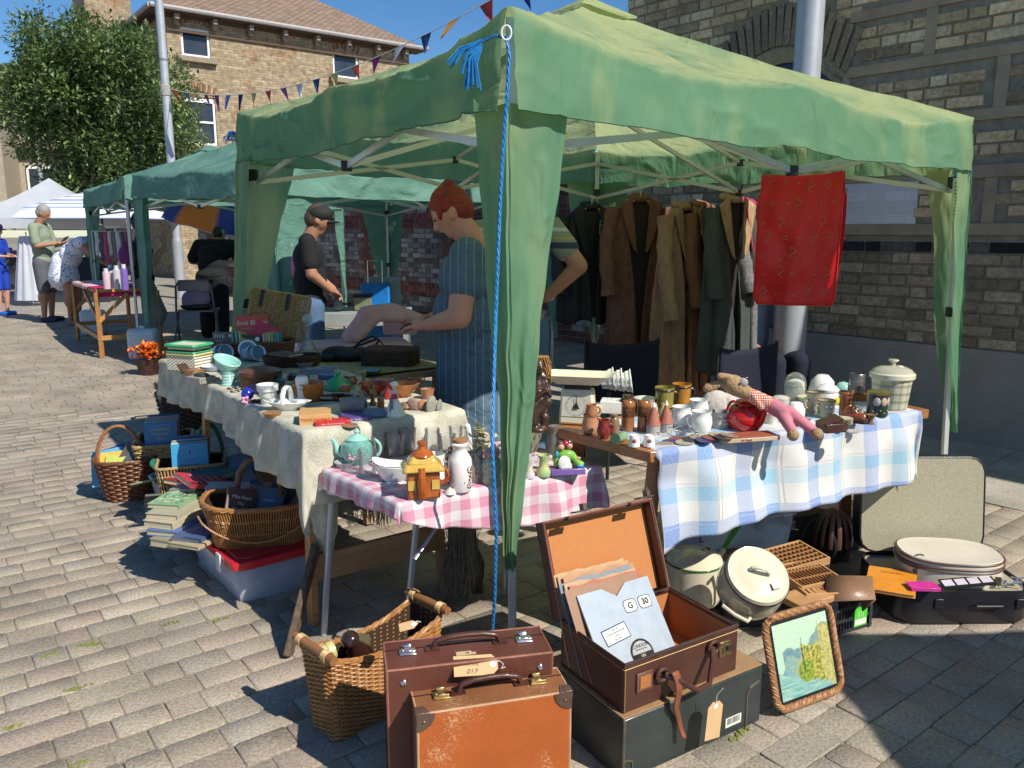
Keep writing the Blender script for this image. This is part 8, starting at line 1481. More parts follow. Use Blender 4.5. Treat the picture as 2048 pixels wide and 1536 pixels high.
def human(label,loc,rz,H=1.7,J=None,sk=SK,top=None,bot=None,sleeve=.45,leg=.45,hair=None,hl=.0,shoe=None,w=1.,belly=0.,vox=.011,skirt=None,cap=None,bald=False,hs=1.,bun=False):
 j=dict(pel=(0,0,.53),ch=(0,0,.72),nk=(0,.01,.825),hd=(0,-.015,.925),sL=(.108,0,.80),sR=(-.108,0,.80),eL=(.14,.01,.64),eR=(-.14,.01,.64),wL=(.15,-.05,.50),wR=(-.15,-.05,.50),hL=(.15,-.08,.45),hR=(-.15,-.08,.45),kL=(.06,-.01,.285),kR=(-.06,-.01,.285),aL=(.06,.01,.05),aR=(-.06,.01,.05))
 j={k:Vector(v)*H for k,v in j.items()}
 for k,v in(J or{}).items():j[k]=Vector(v)
 t_=T('person',label,'person',loc,rz);P=[];hd=j['hd'];nk=j['nk'];r=H*hs;f=Vector((0,-1,0));dn=(hd-nk);dn=dn.normalized()
 ft=(f-dn*f.dot(dn)).normalized()
 P+=[('e',hd+dn*.008*r,(.043*r,.054*r,.060*r)),('c',hd-dn*.018*r+ft*.022*r,hd-dn*.044*r+ft*.030*r,.030*r,.020*r),('c',nk-dn*.02*r,hd-dn*.03*r,.034*H*w**.5,.032*H*w**.5)]
 P+=[('c',hd+ft*.050*r+dn*.006*r,hd+ft*.060*r-dn*.012*r,.006*r,.0095*r),('e',hd+ft*.050*r-dn*.028*r,(.012*r,.008*r,.005*r)),('e',hd+Vector((.043*r,.004*r,-.004*r)),(.006*r,.011*r,.018*r)),('e',hd+Vector((-.043*r,.004*r,-.004*r)),(.006*r,.011*r,.018*r))]
 for s_ in 'LR':
  P+=[('c',j['s'+s_],j['e'+s_],.029*H*w,.024*H*w),('c',j['e'+s_],j['w'+s_],.024*H*w,.0155*H*w**.5)];hand(P,j['w'+s_],j['h'+s_],H/1.72)
  hp=j['pel']+Vector(((.05 if s_=='L' else-.05)*H,0,-.02*H));P+=[('c',hp,j['k'+s_],.050*H*w,.034*H*w),('c',j['k'+s_],j['a'+s_],.034*H*w,.020*H)]
  mid=j['k'+s_].lerp(j['a'+s_],.3)+Vector((0,.012*H,0));P.append(('e',mid,(.033*H*w,.036*H*w,.06*H)));P.append(('c',j['a'+s_]-Vector((0,-.01,.025*H)),j['a'+s_]+Vector((0,-.075*H,-.03*H)),.020*H,.016*H))
 P+=[('c',j['pel'],j['ch'],.045*H,.045*H),('c',j['ch'],j['nk'],.040*H,.030*H),('c',j['sL'],j['sR'],.028*H,.028*H)]
 blob('body',P,sk,t_,vox,2)
 S=[];m1=j['pel'].lerp(j['ch'],.45)
 S+=[('e',j['ch'],(.098*H*w,.066*H*w,.085*H)),('e',j['ch']+(j['nk']-j['ch'])*.35,(.10*H*w,.060*H*w,.05*H)),('e',m1+f*belly*.04,(.088*H*w+belly*.02,.066*H*w+belly*.05,.11*H)),('e',j['pel'],(.092*H*w,.074*H*w,.06*H)),('c',j['sL'],j['sR'],.036*H*w,.036*H*w)]
 for s_ in 'LR':e=j['s'+s_].lerp(j['e'+s_],min(1,sleeve*1.6));S.append(('c',j['s'+s_],e,.036*H*w,.036*H*w))
 if skirt:S+=[('c',j['pel'],j['pel']+Vector((0,.02,skirt)),.085*H*w,.105*H*w),('c',j['pel']+Vector((.05,0,-.05)),j['pel']+Vector((.07,.0,skirt)),.07*H*w,.08*H*w),('c',j['pel']+Vector((-.05,0,-.05)),j['pel']+Vector((-.07,.0,skirt)),.07*H*w,.08*H*w)]
 blob('top',S,top,t_,vox,2)
 if bot:
  S=[('e',j['pel']-Vector((0,0,.02*H)),(.090*H*w,.070*H*w,.055*H))]
  for s_ in 'LR':
   hp=j['pel']+Vector(((.05 if s_=='L' else-.05)*H,0,-.03*H));L1=min(1,leg*2.2);S.append(('c',hp,hp.lerp(j['k'+s_],L1),(.060)*H*w,(.048 if leg<.5 else .046)*H*w))
   if leg>.5:S.append(('c',j['k'+s_],j['k'+s_].lerp(j['a'+s_],(leg-.5)*2),.046*H*w,.040*H*w));S.append(('e',mid_(j,s_),(.043*H*w,.046*H*w,.08*H)))
  blob('trousers',S,bot,t_,vox,2)
 if hair:
  S=[('e',hd+dn*.020*r-ft*.008*r,(.047*r,.056*r,.056*r)),('e',hd-ft*.026*r-dn*.008*r,(.042*r,.036*r,.045*r))]
  if hl:S+=[('c',hd-ft*.03*r,hd-ft*.028*r-Vector((0,0,hl)),.040*r,.030*r),('c',hd+Vector((.035*r,.01,0)),hd+Vector((.035*r,.012,-hl*.8)),.018*r,.014*r),('c',hd+Vector((-.035*r,.01,0)),hd+Vector((-.035*r,.012,-hl*.8)),.018*r,.014*r)]
  if bun:rr=random.Random(5);S+=[('e',hd+dn*.056*r-ft*.030*r+Vector((rr.gauss(0,.012),rr.gauss(0,.012),rr.gauss(0,.010))),.021+.006*rr.random())for _ in range(7)]+[('c',hd+ft*.035*r+dn*.048*r,hd+ft*.052*r+dn*.022*r,.014,.012),('c',hd+ft*.02*r+dn*.03*r+Vector((.040*r,0,0)),hd+ft*.035*r+Vector((.036*r,0,.005)),.014,.010)]
  blob('hair',S,hair,t_,vox*.7,1)
 if cap:
  q=MB();q.ell(hd+dn*.030*r-ft*.004*r,(.052*r,.060*r,.043*r),20,12);q.build('cap',cap,t_);q=MB();q.ell(hd+dn*.020*r+ft*.060*r,(.038*r,.040*r,.006*r),18,6);q.build('cap_peak',cap,t_)
 for s_ in(-1,1):q=MB();q.ell(hd+ft*.049*r+dn*.006*r+Vector((s_*.018*r,0,0)),(.006*r,.0035*r,.0035*r),10,6);q.build('eye',ink,t_)
 if shoe:
  for s_ in 'LR':a=j['a'+s_];blob('shoe',[('c',a+Vector((0,.02,-.028*H)),a+Vector((0,-.085*H,-.030*H)),.026*H,.023*H)],shoe,t_,vox,1)
 return t_,j
denim=mk('denim',(.09,.16,.28),.85,col2=(.06,.11,.20),vs=40,bs=200,bstr=.3);black_c=mk('black_cotton',(.012,.012,.015),.9,bs=20,bstr=.3)
dressm=fn_mat('striped_dress',lambda w_,mix,nz:mix(w_(1,.034,.05),mix(nz(60,.3,.7),(.085,.15,.21),(.06,.11,.16)),(.34,.40,.44)),.85,bs=14,bstr=.8,bdist=.03)
redh=mk('red_hair',(.33,.03,.010),.45,col2=(.09,.010,.010),vs=26,stretch=(1,1,4),bs=90,bstr=.6)
pw,jw=human('red haired person in a blue pinstriped dress looking down at the goods',(-.195,3.66,0),R(-90),1.60,dict(nk=(0,.015,1.325),hd=(0,-.075,1.452),ch=(0,0,1.15),pel=(0,.03,.85),sL=(.155,.0,1.265),sR=(-.155,0,1.265),eL=(.235,-.03,1.005),eR=(-.2,0,1.01),wL=(.175,-.17,.965),wR=(-.10,-.17,.97),hL=(.15,-.235,.955),hR=(-.06,-.23,.96)),SK3,dressm,None,.30,hair=redh,w=1.36,belly=.5,vox=.0062,skirt=-.50,shoe=black_c,bun=True,hs=1.02)
q=MB();q.tube([(.150*1.17*math.cos(a),.03+.125*1.2*math.sin(a),.945)for a in[i*math.pi/20 for i in range(40)]],.008,6,closed=True);q.tube([(.175,.06,.945),(.185,.03,.90),(.178,.05,.84)],.005,5);q.build('belt',MC['striped_dress'],pw)
q=MB();q.tube([(.10+.05*math.cos(a),-.27+.03*math.sin(a),.945+.02*math.sin(a+1))for a in[i*math.pi/10 for i in range(20)]],.004,5,closed=True);solo(q,'strap',MC['ox_leather'],'thin dark leather strap held in the hands of the red haired person','strap',pw.location,R(-90))
rugby=fn_mat('rugby_stripes',lambda w_,mix,nz:mix(w_(2,.16,.20),mix(w_(2,.16,.12,.45),mix(w_(2,.16,.05,.70),(.22,.25,.20),(.42,.30,.10)),(.42,.44,.42)),(.035,.04,.09)),.85,bs=16,bstr=.5)
pm_,jm=human('person in striped polo shirt with hand on hip behind the front leg drape',(.005,4.28,0),R(180),1.70,dict(sR=(-.185,0,1.40),eR=(-.345,.07,1.19),wR=(-.175,.02,1.02),hR=(-.10,-.04,.985)),SK2,rugby,denim,.36,leg=1.,hair=mk('brown_hair',(.09,.05,.03),.6),w=1.12,belly=.6,vox=.0085,shoe=black_c)
q=MB();[q.tube([Vector(jm['wR']).lerp(jm['eR'],.10)+Vector((.0+.026*math.cos(a),.004*k,.026*math.sin(a)))for a in[i*math.pi/8 for i in range(16)]],.005,5,closed=True)for k in(-1,0,1)];q.build('wristwatch',mk('nickel',(.7,.7,.72)),pm_)
pc_,jc=human('person in black T-shirt with pink back print, dark cap and sunglasses',(-1.55,6.15,0),R(104),1.62,dict(nk=(0,-.02,1.33),hd=(-.01,-.085,1.455),eR=(-.215,-.02,1.06),wR=(-.14,-.16,.93),hR=(-.06,-.20,.90),eL=(.2,-.02,1.06),wL=(.08,-.18,.93),hL=(.03,-.2,.90)),SK2,black_c,denim,.42,leg=.42,hair=mk('brown_hair',(.09,.05,.03)),w=1.1,belly=.2,vox=.0095,shoe=black_c,cap=mk('dark_cap',(.018,.024,.018),.8))
q=MB();q.box((-.01,-.165,1.467),(.10,.012,.026));q.build('sunglasses',blk,pc_,bevel=.004)
pk_=mk('pink_print',(.62,.10,.26),.7,col2=(.50,.18,.36),vs=9);q=MB();q.ell((-.01,.098,1.13),(.055,.03,.105),10,8,(R(6),0,0));q.build('shirt_print',pk_,pc_,smooth=0);text('breast friends',.030,inkw,pc_,(-.01,.136,.985),(R(90),0,R(180)),ext=.002);text('66',.04,inkw,pc_,(-.01,.112,1.27),(R(80),0,R(180)),ext=.002)
human('dark haired person in black mostly hidden behind the pale teal drape',(-1.98,6.95,0),R(30),1.66,{},SK2,black_c,denim,.42,leg=1.,hair=mk('black_hair',(.015,.012,.012),.4),hl=.05,vox=.012)
g_=G(100,643);human('grey haired person in olive T-shirt and grey shorts holding a phone',g_,R(92),1.80,dict(hd=(0,-.075,1.655),eR=(-.25,-.06,1.17),wR=(-.16,-.28,1.20),hR=(-.12,-.36,1.22),eL=(.22,-.06,1.17),wL=(.12,-.28,1.20),hL=(.06,-.36,1.22)),SK2,mk('olive_tee',(.26,.31,.22),.9),mk('grey_shorts',(.11,.115,.13),.9),.5,leg=.46,hair=mk('grey_hair',(.32,.30,.28),.7),w=1.08,belly=.5,vox=.012,shoe=mk('dark_shoe',(.03,.035,.045),.6))
q=MB();q.box((0,0,0),(.08,.15,.01));solo(q,'phone',blk,'black phone held by the olive shirted person','phone',g_+Vector((.40,-.06,1.27)),(R(25),R(-20),0),bevel=.003)
fl_=fn_mat('floral_print',lambda w_,mix,nz:mix(nz(34,.56,.60),(.70,.72,.78),(.18,.20,.32)),.85)
g_=G(152,650);human('fair haired person in a white floral sundress bending over the far stall',g_+Vector((-.02,.05,0)),R(88),1.68,dict(pel=(0,.10,.93),ch=(0,-.16,1.16),nk=(0,-.36,1.29),hd=(0,-.46,1.37),sL=(.15,-.27,1.24),sR=(-.15,-.27,1.24),eL=(.17,-.47,1.06),eR=(-.19,-.46,1.04),wL=(.14,-.68,.93),wR=(-.17,-.66,.90),hL=(.14,-.76,.90),hR=(-.17,-.74,.87)),skin('sunburnt',(.42,.17,.09)),fl_,None,.10,hair=mk('blonde_hair',(.62,.50,.32),.6,col2=(.35,.26,.15)),hl=.10,w=1.2,belly=.2,vox=.012,skirt=-.22,shoe=mk('tan_sandal',(.3,.2,.12)))
roy=mk('royal_blue',(.01,.05,.42),.7);g_=G(10,630);human('child in a royal blue football kit and dark cap at the left edge',g_,R(85),1.52,dict(eR=(-.2,-.02,1.0),wR=(-.12,-.2,.98),hR=(-.08,-.27,.98),eL=(.2,-.02,1.0),wL=(.1,-.2,.98),hL=(.05,-.27,.98)),SK,roy,roy,.5,leg=.42,cap=mk('navy_cap',(.01,.012,.03),.8),w=.92,vox=.012,shoe=mk('blue_trainer',(.02,.12,.55),.5),hs=1.08)
g_=G(322,700);human('person in black top and grey leggings, one hand raised to the face',g_+Vector((-.05,-.2,0)),R(120),1.60,dict(kL=(.08,-.12,.46),kR=(-.08,-.14,.46),eR=(-.22,-.10,1.04),wR=(-.14,-.24,1.22),hR=(-.10,-.22,1.30)),SK,black_c,mk('grey_marl',(.20,.20,.18),.9,vs=60),.32,leg=1.,hair=mk('black_hair',(.015,.012,.012)),hl=.06,w=1.08,vox=.011,shoe=mk('dark_shoe',(.03,.035,.045)))
g_=G(388,690);human('broad person in dark shirt and pale blue cap seen from behind',g_+Vector((0,.75,0)),R(180),1.58,dict(pel=(0,0,.82),ch=(0,-.14,1.09),nk=(0,-.25,1.22),hd=(0,-.33,1.32),sL=(.21,-.18,1.20),sR=(-.21,-.18,1.20),eL=(.33,-.22,1.0),eR=(-.33,-.20,.98),wL=(.22,-.42,.95),wR=(-.24,-.42,.92),hL=(.2,-.5,.92),hR=(-.2,-.5,.9)),SK2,mk('charcoal_shirt',(.010,.013,.015),1.,bs=16,bstr=.3),black_c,.5,leg=1.,hair=mk('black_hair',(.015,.012,.012)),cap=mk('sky_cap',(.22,.36,.48),.7),w=1.42,vox=.012)
human('seated person in a pale blue shirt glimpsed behind the lamp post and red silk',(1.71,5.72,0),R(20),1.66,dict(pel=(0,0,.50),ch=(0,0,.80),nk=(0,0,.98),hd=(0,-.03,1.11),sL=(.17,0,.94),sR=(-.17,0,.94),eL=(.2,-.05,.68),eR=(-.2,-.05,.68),wL=(.12,-.26,.58),wR=(-.12,-.26,.58),hL=(.1,-.34,.57),hR=(-.1,-.34,.57),kL=(.1,-.42,.50),kR=(-.1,-.42,.50),aL=(.1,-.42,.09),aR=(-.1,-.42,.09)),SK2,mk('sky_shirt',(.30,.42,.62),.8),mk('navy_cloth',(.012,.015,.035),.9),.5,leg=1.,hair=mk('brown_hair',(.09,.05,.03)),vox=.012)
add(T('stool','low dark stool under the seated person behind the lamp post','stool',(1.71,5.75,0)),'seat',blk,lambda q:[q.box((0,0,.40),(.34,.34,.03)),*[q.tube([(x*.14,y*.14,0),(x*.14,y*.14,.39)],.012,6)for x in(-1,1)for y in(-1,1)]])
# ==== CLOTHES ON HANGERS
def coat(label,px,py0,py1,Y,w_,mat,rz=0.,collar=None,lin=None,fur=0.,sl=.62,hem=1.15,name='coat',fold=.016,hanger=None):
 a=Q(px,py0,Y);b=Q(px,py1,Y);L_=a.z-b.z;t_=T(name,label,name,(a.x,a.y,b.z),rz,'coats hung along the back of the green gazebo');sd=px*.01
 def prof(v):return(.20+.80*min(1,v/.10)**.6)*(1+(hem-1)*max(0,v-.1))
 q=MB()
 def f(u,v):
  gp=.08+.55*max(0,1-v*1.3)**1.2;an=-math.pi/2+gp+(2*math.pi-2*gp)*u;W2=w_/2*prof(v)*.86;D_=.055+.06*v;rip=fold*min(1,v*2.5)*(math.sin(an*7+sd*9)+.6*math.sin(an*13+sd))+fur*noise.noise(Vector((an*9,v*30,sd)))
  return Vector(((W2+rip)*math.cos(an)+(.018*v*math.sin(an*2)),(D_+rip)*math.sin(an),L_*(1-v)-.02*math.sin(an*4)*v-.075*(abs(math.cos(an))**1.4)*(1 if v<.35 else max(0,1-(v-.35)*3))*min(1,v*12)))
 q.grid(72,50,f);q.build('body',mat,t_,smooth=180,solid=.006)
 q=MB();q.grid(8,20,lambda u,v:Vector((-.07+.14*u-0.,-.030-.055*v,L_*(.97-.93*v))));q.build('lining',lin or mk('dark_lining',(.025,.018,.016),.8),t_,smooth=60)
 for s_ in(-1,1):
  q=MB();sh=Vector((s_*w_*.40,0,L_-.085));el=Vector((s_*(w_*.52),-.04,L_-.085-.28));wr=Vector((s_*(w_*.50),-.10,L_-.085-sl));pts=[sh.lerp(el,k/6)for k in range(6)]+[el.lerp(wr,k/6)for k in range(7)]
  q.tube(pts,[.052+.006*math.sin(k*1.7+sd)for k in range(13)],14,flat=.95);q.build('sleeve',mat,t_,smooth=70)
  q=MB();q.grid(6,16,lambda u,v:Vector((s_*(.028+.085*u*(1-v)**.5+.035*(1-v)+.002),-.055-.035*v-.012*u,L_-.01-.38*v-.05*u*(1-v))));q.build('lapel',collar or mat,t_,smooth=70,solid=.012)
 q=MB();q.tube([(.055*math.cos(x),.035*math.sin(x)*1.2,L_-.012+.012*math.sin(x))for x in[i*math.pi/12 for i in range(25)]],.024,8);q.build('collar',collar or mat,t_,smooth=70)
 if hanger:
  h=T('coat_hanger',hanger,'coat hanger',(a.x,a.y,a.z-.05),rz,'coat hangers along the gazebo bar');q=MB();q.tube([(-.085,-.03,-.03),(-.05,-.04,.015),(0,-.04,.035),(.05,-.04,.015),(.085,-.03,-.03)],.013,8,flat=.7);q.build('bar',pine,h);q=MB();q.tube([(0,-.04,.04),(0,-.04,.075),(.015,-.03,.095),(.0,-.01,.11),(-.012,0,.095)],.002,5);q.build('hook',chrome,h)
 return t_
furm=lambda n,c1,c2:mk(n,c1,.95,col2=c2,vs=34,stretch=(1,1,.45),bs=90,bstr=.7,bdist=.008)
coat('black padded jacket with a square inside label hung at the left of the coats',1180,408,642,5.95,.50,mk('black_jacket',(.014,.016,.026),.7,bs=12,bstr=.6),.25,lin=mk('jacket_lining',(.012,.014,.02),.5),sl=.56,hem=1.02,hanger='pale wooden hanger in the neck of the black jacket')
lb2=T('jacket_label','square outlined label inside the black jacket','label',Q(1208,455,5.80),.25);q=MB();q.tube([(-.03,0,-.045),(.03,0,-.045),(.03,0,.045),(-.03,0,.045)],.0016,4,closed=True);q.build('outline',inkw,lb2);text('NORTH',.014,inkw,lb2,(0,0,.015),(R(90),0,0));text('27',.02,inkw,lb2,(0,0,-.012),(R(90),0,0))
coat('long dark brown fur coat with wide collar, second from the left',1278,392,742,5.72,.46,furm('brown_fur',(.20,.095,.068),(.11,.05,.036)),.15,fur=.008,sl=.60,hem=1.05,fold=.012,hanger='orange wooden hanger in the collar of the dark brown fur coat')
coat('light brown sheepskin coat with turned back cuff, third from the left',1362,408,800,5.40,.40,furm('tan_sheepskin',(.36,.215,.14),(.23,.135,.085)),.75,fur=.006,sl=.66,hem=1.25,fold=.022)
coat('rust brown coat close behind the light brown sheepskin one',1400,405,790,5.48,.34,furm('rust_wool',(.25,.11,.07),(.19,.085,.05)),.9,fur=.005,sl=.6,hem=1.1,fold=.02)
coat('dark green tweed coat with pale fox fur collar, beside the red silk',1462,392,740,5.18,.34,mk('green_tweed',(.07,.085,.08),.95,col2=(.035,.042,.04),vs=90,bs=120,bstr=.8),.5,collar=furm('fox_fur',(.46,.31,.18),(.28,.17,.09)),sl=.55,hem=1.2,fold=.02)
coat('grey brocade coat edged in pink silk behind the green tweed one',1492,400,725,5.30,.20,mk('grey_brocade',(.22,.21,.22),.8,col2=(.08,.08,.09),vs=70),.9,collar=mk('pink_silk',(.50,.06,.13),.35),sl=.5,hem=1.1,fold=.012)
rs0,rs1=Q(1520,352,4.72),Q(1690,338,4.56);RW=(rs1-rs0).length;RH=rs0.z-Q(1530,612,4.72).z;t_=T('silk_hanging','scarlet brocade silk hanging with gold dragons, draped under the right of the canopy','silk cloth',(rs0+rs1)/2-Vector((0,0,RH-.0)),math.atan2(rs1.y-rs0.y,rs1.x-rs0.x));silk=mk('scarlet_silk',(.66,.010,.012),.32,col2=(.52,.006,.010),vs=5,bs=30,bstr=.15)
def slk(u,v):
 x=(u-.5)*RW;e=1.;z=RH*(1-v)
 if v>.9:k=(v-.9)/.1;x*=1-.10*k**3;z-=0 if 0 else 0
 if v<.15:x*=.95
 return Vector((x,.012*math.sin(u*8+1)*(.3+v)+.008*math.sin(u*17+v*4)+.01*noise.noise(Vector((u*4,v*5,3))),z+.018*math.sin(u*3.1+2.6)*(1-v)+.03*(u-.5)*(1-v)))
q=MB();q.grid(40,60,slk);q.build('cloth',silk,t_,smooth=180,solid=.006)
q=MB();q.tube([slk(0,v/30)+Vector((0,-.004,0))for v in range(31)]+[slk(u/20,1)+Vector((0,-.004,0))for u in range(1,21)]+[slk(1,1-v/30)+Vector((0,-.004,0))for v in range(1,31)],.0035,5);q.build('piping',mk('bright_red_piping',(.75,.05,.02),.4),t_)
q=MB();q.grid(4,40,lambda u,v:slk(1,v*.99)+Vector((.004+.02*u*math.sin(math.pi*min(1,v+.15)),.02*u+.02,0)));q.build('back_layer',mk('bright_red_silk',(.62,.008,.02),.3),t_,smooth=180)
q=MB();rr=random.Random(22)
for i in range(7):
 for k in range(5):
  c_=slk((k+.5+.25*(i%2)+rr.uniform(-.2,.2))/5.4,(i+.5+rr.uniform(-.2,.2))/7.2)+Vector((0,-.0075,0));tp=(i+k)%3;s_=rr.uniform(.75,1.1)
  if tp==0:q.tube([c_+Vector((.016*math.sin(a)*s_,0,.030*s_-.0085*s_*a))for a in[j*.55 for j in range(13)]],.0020,4);q.tube([c_+Vector((.008*math.cos(a)-.005,0,.034+.008*math.sin(a)))for a in[j*.9 for j in range(6)]],.0017,4)
  elif tp==1:[q.tube([c_+Vector((.012*math.cos(a+m_)*s_,0,.012*math.sin(a+m_)*s_))*(1+.2*a)for a in[j*.4 for j in range(4)]],.0017,4)for m_ in(0,1.6,3.1,4.7)]
  else:q.ell(c_,(.007,.001,.003),6,4);q.tube([c_+Vector((.01,0,.004)),c_+Vector((.018,0,.009))],.001,4)
q.build('gold_motifs',mk('gold_thread',(.48,.30,.10),.45,metal=.2),t_)
q=MB();q.box((0,0,0),(.03,.004,.15));solo(q,'card',mk('yellow_card',(.75,.62,.03),.6),'yellow card hanging at the left edge of the red silk','card',Q(1524,415,4.85),0,bevel=.001)
def campchair(label,p,rz):
 t_=T('camping_chair',label,'chair',p,rz,'navy camping chairs under the coats');nv=mk('navy_canvas',(.012,.014,.032),.9,bs=30,bstr=.3);add(t_,'backrest',nv,lambda q:q.grid(10,10,lambda u,v:Vector((-.22+.44*u,.03*math.cos(3.1*(u-.5))+.05,.36+.36*v-.03*math.sin(math.pi*u)))),solid=.01);add(t_,'seat',nv,lambda q:q.grid(10,10,lambda u,v:Vector((-.22+.44*u,-.42+.46*v,.36-.04*math.sin(math.pi*u)))),solid=.01)
 for x,y in((-.23,-.40),(.23,-.40),(-.23,.06),(.23,.06)):add(t_,'leg',blk,lambda q:q.tube([(x,y,0),(x,y,.50 if y<0 else .73)],.010,6))
campchair('navy camping chair under the brown fur coat',Vector((.68,4.75,0)),.2);campchair('navy and maroon camping chair in front of the lamp post',Vector((1.40,4.55,0)),.5)
# ==== THE STALLS BEHIND
tb5=Vector((-1.0,5.0,0));t_=T('table','table under a pale pink cloth behind the wicker case','table',tb5,.3);add(t_,'table_top',pined,lambda q:q.box((0,0,.66),(.66,.4,.03)))
for x in(-.3,.3):
 for y in(-.17,.17):add(t_,'leg',pined,lambda q:q.box((x,y,.32),(.04,.04,.64)))
pkm=cloth_mat('pale_pink_cloth',(.70,.42,.42),(.74,.48,.46),.2,bs=5.,bstr=.4,bdist=.02)
drape('tablecloth','pale pink cloth draped over the table behind the wicker case',tb5+Vector((-.25,-.28,0)),Vector((.63,.195,0)),Vector((-.115,.37,0)),.68,lambda s,t:.30,pkm,nu=40,nv=40,ripple=.015,seed=4.)
p=fwd(G(800,668,.685),.05);t_=T('box','pink cardboard box on the pale pink cloth','box',p,.2);add(t_,'body',mk('pink_card',(.58,.36,.44),.7),lambda q:q.box((0,0,.045),(.22,.16,.09)),bevel=.002);add(t_,'lid',MC['pink_card'],lambda q:q.box((0,0,.092),(.226,.166,.012)),bevel=.002)
p=Q(765,655,5.08);t_=T('garment','rumpled pale pink garment thrown over the pink box','garment',Vector((p.x,p.y,.68)),.2);blob('folds',[('c',(-.20,-.03,.02),(-.10,-.02,.17),.05,.055),('c',(-.10,-.02,.17),(.06,0,.19),.06,.055),('c',(.06,0,.19),(.24,0,.12),.055,.05),('c',(-.16,-.08,.03),(-.05,-.06,.14),.03,.03),('c',(-.22,.03,.03),(-.12,.03,.15),.04,.04),('c',(-.05,-.05,.16),(.12,-.06,.15),.03,.028)],pkm,t_,.009,2)
tb6=Vector((-1.55,7.9,0));t_=T('table','grey topped table against the garden wall with cameras on it','table',tb6,.1);add(t_,'table_top',mk('grey_board',(.30,.33,.32),.7),lambda q:q.box((0,0,.55),(1.1,.7,.12)),bevel=.004)
for x in(-.5,.5):add(t_,'leg',MC['grey_board'],lambda q:q.box((x,0,.25),(.05,.6,.49)))
for k,(x,y,c_,l_)in enumerate(((-.12,-.1,blk,'black camera on the grey topped table'),(.10,-.05,mk('olive_case',(.20,.22,.12),.6),'olive camera case with black lid on the grey topped table'),(.26,.12,MC['grey_board'],'pale grey board propped on the grey topped table'))):
 o_=T(('camera','case','board')[k],l_,('camera','case','board')[k],tb6+Vector((x,y,.61)));add(o_,'body',c_,lambda q:q.box((0,0,(.07,.07,.16)[k]),((.15,.13,.015),(.17,.13,.13),(.36,.02,.32))[k]),bevel=.006)
 if k<2:add(o_,('lens','lid')[k],blk if k else chrome,lambda q:q.tube([(0,-.065,.07),(0,-.10,.07)],.045,14)if k==0 else q.box((0,0,.15),(.18,.14,.03)))
p=Q(752,590,7.9);t_=T('shopping_trolley','bright blue wheeled box with a tall metal pull handle by the garden wall','trolley',(p.x,p.y,0),.1);add(t_,'body',mk('azure_plastic',(.01,.17,.52),.45),lambda q:q.box((0,0,.60),(.27,.2,.55),1.04),bevel=.02);add(t_,'handle',chrome,lambda q:q.tube([(-.07,0,.85),(-.07,0,1.09),(.07,0,1.09),(.07,0,.85)],.008,6))
fA,fB=G(205,716),G(157,682);fd=(fB-fA);fn=Vector((-fd.y,fd.x,0)).normalized()*-.62;t_=T('trestle_table','unpainted wooden trestle table of the far stall','table',(0,0,0))
q=MB();pt4=[fA,fA+fn,fB+fn,fB];q.add([(p.x,p.y,.72)for p in pt4]+[(p.x,p.y,.76)for p in pt4],[(3,2,1,0),(4,5,6,7),(0,1,5,4),(1,2,6,5),(2,3,7,6),(3,0,4,7)]);q.build('table_top',pine,t_)
for p in pt4:add(t_,'leg',pine,lambda q:q.beam((p.x,p.y,0),(p.x,p.y,.72),.05,.03,(1,0,0)))
for(p,r_)in((fA,fB),(fA,fA+fn),(fB,fB+fn)):add(t_,'brace',pine,lambda q:q.beam((p.x,p.y,.22),(r_.x,r_.y,.22),.03,.05));add(t_,'brace',pine,lambda q:q.beam((p.x,p.y,.40),((p.x+r_.x)/2,(p.y+r_.y)/2,.70),.025,.04))
drape('tablecloth','cerise cloth over the near end of the far wooden table',fA+fd*.02,fn,fd*.28,.762,lambda s,t:.10 if s==0 else .02,cloth_mat('cerise_cloth',(.60,.02,.16),(.5,.01,.12),.3),nu=24,nv=24,ripple=.01)
drape('tablecloth','white and red patterned cloth on the far wooden table',fA+fd*.32,fn,fd*.66,.764,lambda s,t:.05 if s==3 else .01,mk('red_white_cloth',(.72,.68,.68),.9,col2=(.50,.08,.12),vs=6),nu=20,nv=20,ripple=.01)
for k,(x,y,h,c_,l_)in enumerate(((215,578,.22,(.65,.45,.50),'pink tinted'),(226,577,.19,(.66,.50,.52),'small blush'),(236,578,.25,(.55,.50,.55),'slim grey lidded'),(251,580,.27,(.20,.12,.42),'tall violet'),(224,572,.24,(.15,.30,.45),'blue capped'))):
 o_=T('bottle',l_+' bottle on the cerise cloth of the far stall','bottle',G(x,y,.765),group='bottles on the far stall');add(o_,'body',mk('btl%d'%k,c_,.25),lambda q:q.lathe([(.035,0),(.036,.01),(.036,h*.8),(.028,h*.86)],16));add(o_,'cap',mk('capw',(.65,.68,.72),.4),lambda q:q.lathe([(.022,h*.86),(.022,h),(1e-4,h)],14))
for(x,y,l_,sx)in((180,672,'white plastic water canister weighting the far gazebo leg',.30),(280,722,'pale blue water canister by the nearer teal gazebo leg',.30)):
 p=G(x,y);t_=T('water_canister',l_,'canister',p+Vector((0,.12,0)),.2);add(t_,'body',mk('canister_white',(.55,.62,.70),.4),lambda q:q.box((0,0,.17),(sx,.2,.34)),bevel=.04);add(t_,'cap',mk('capw',(.65,.68,.72)),lambda q:q.lathe([(.03,.34),(.03,.37),(1e-4,.37)],14))
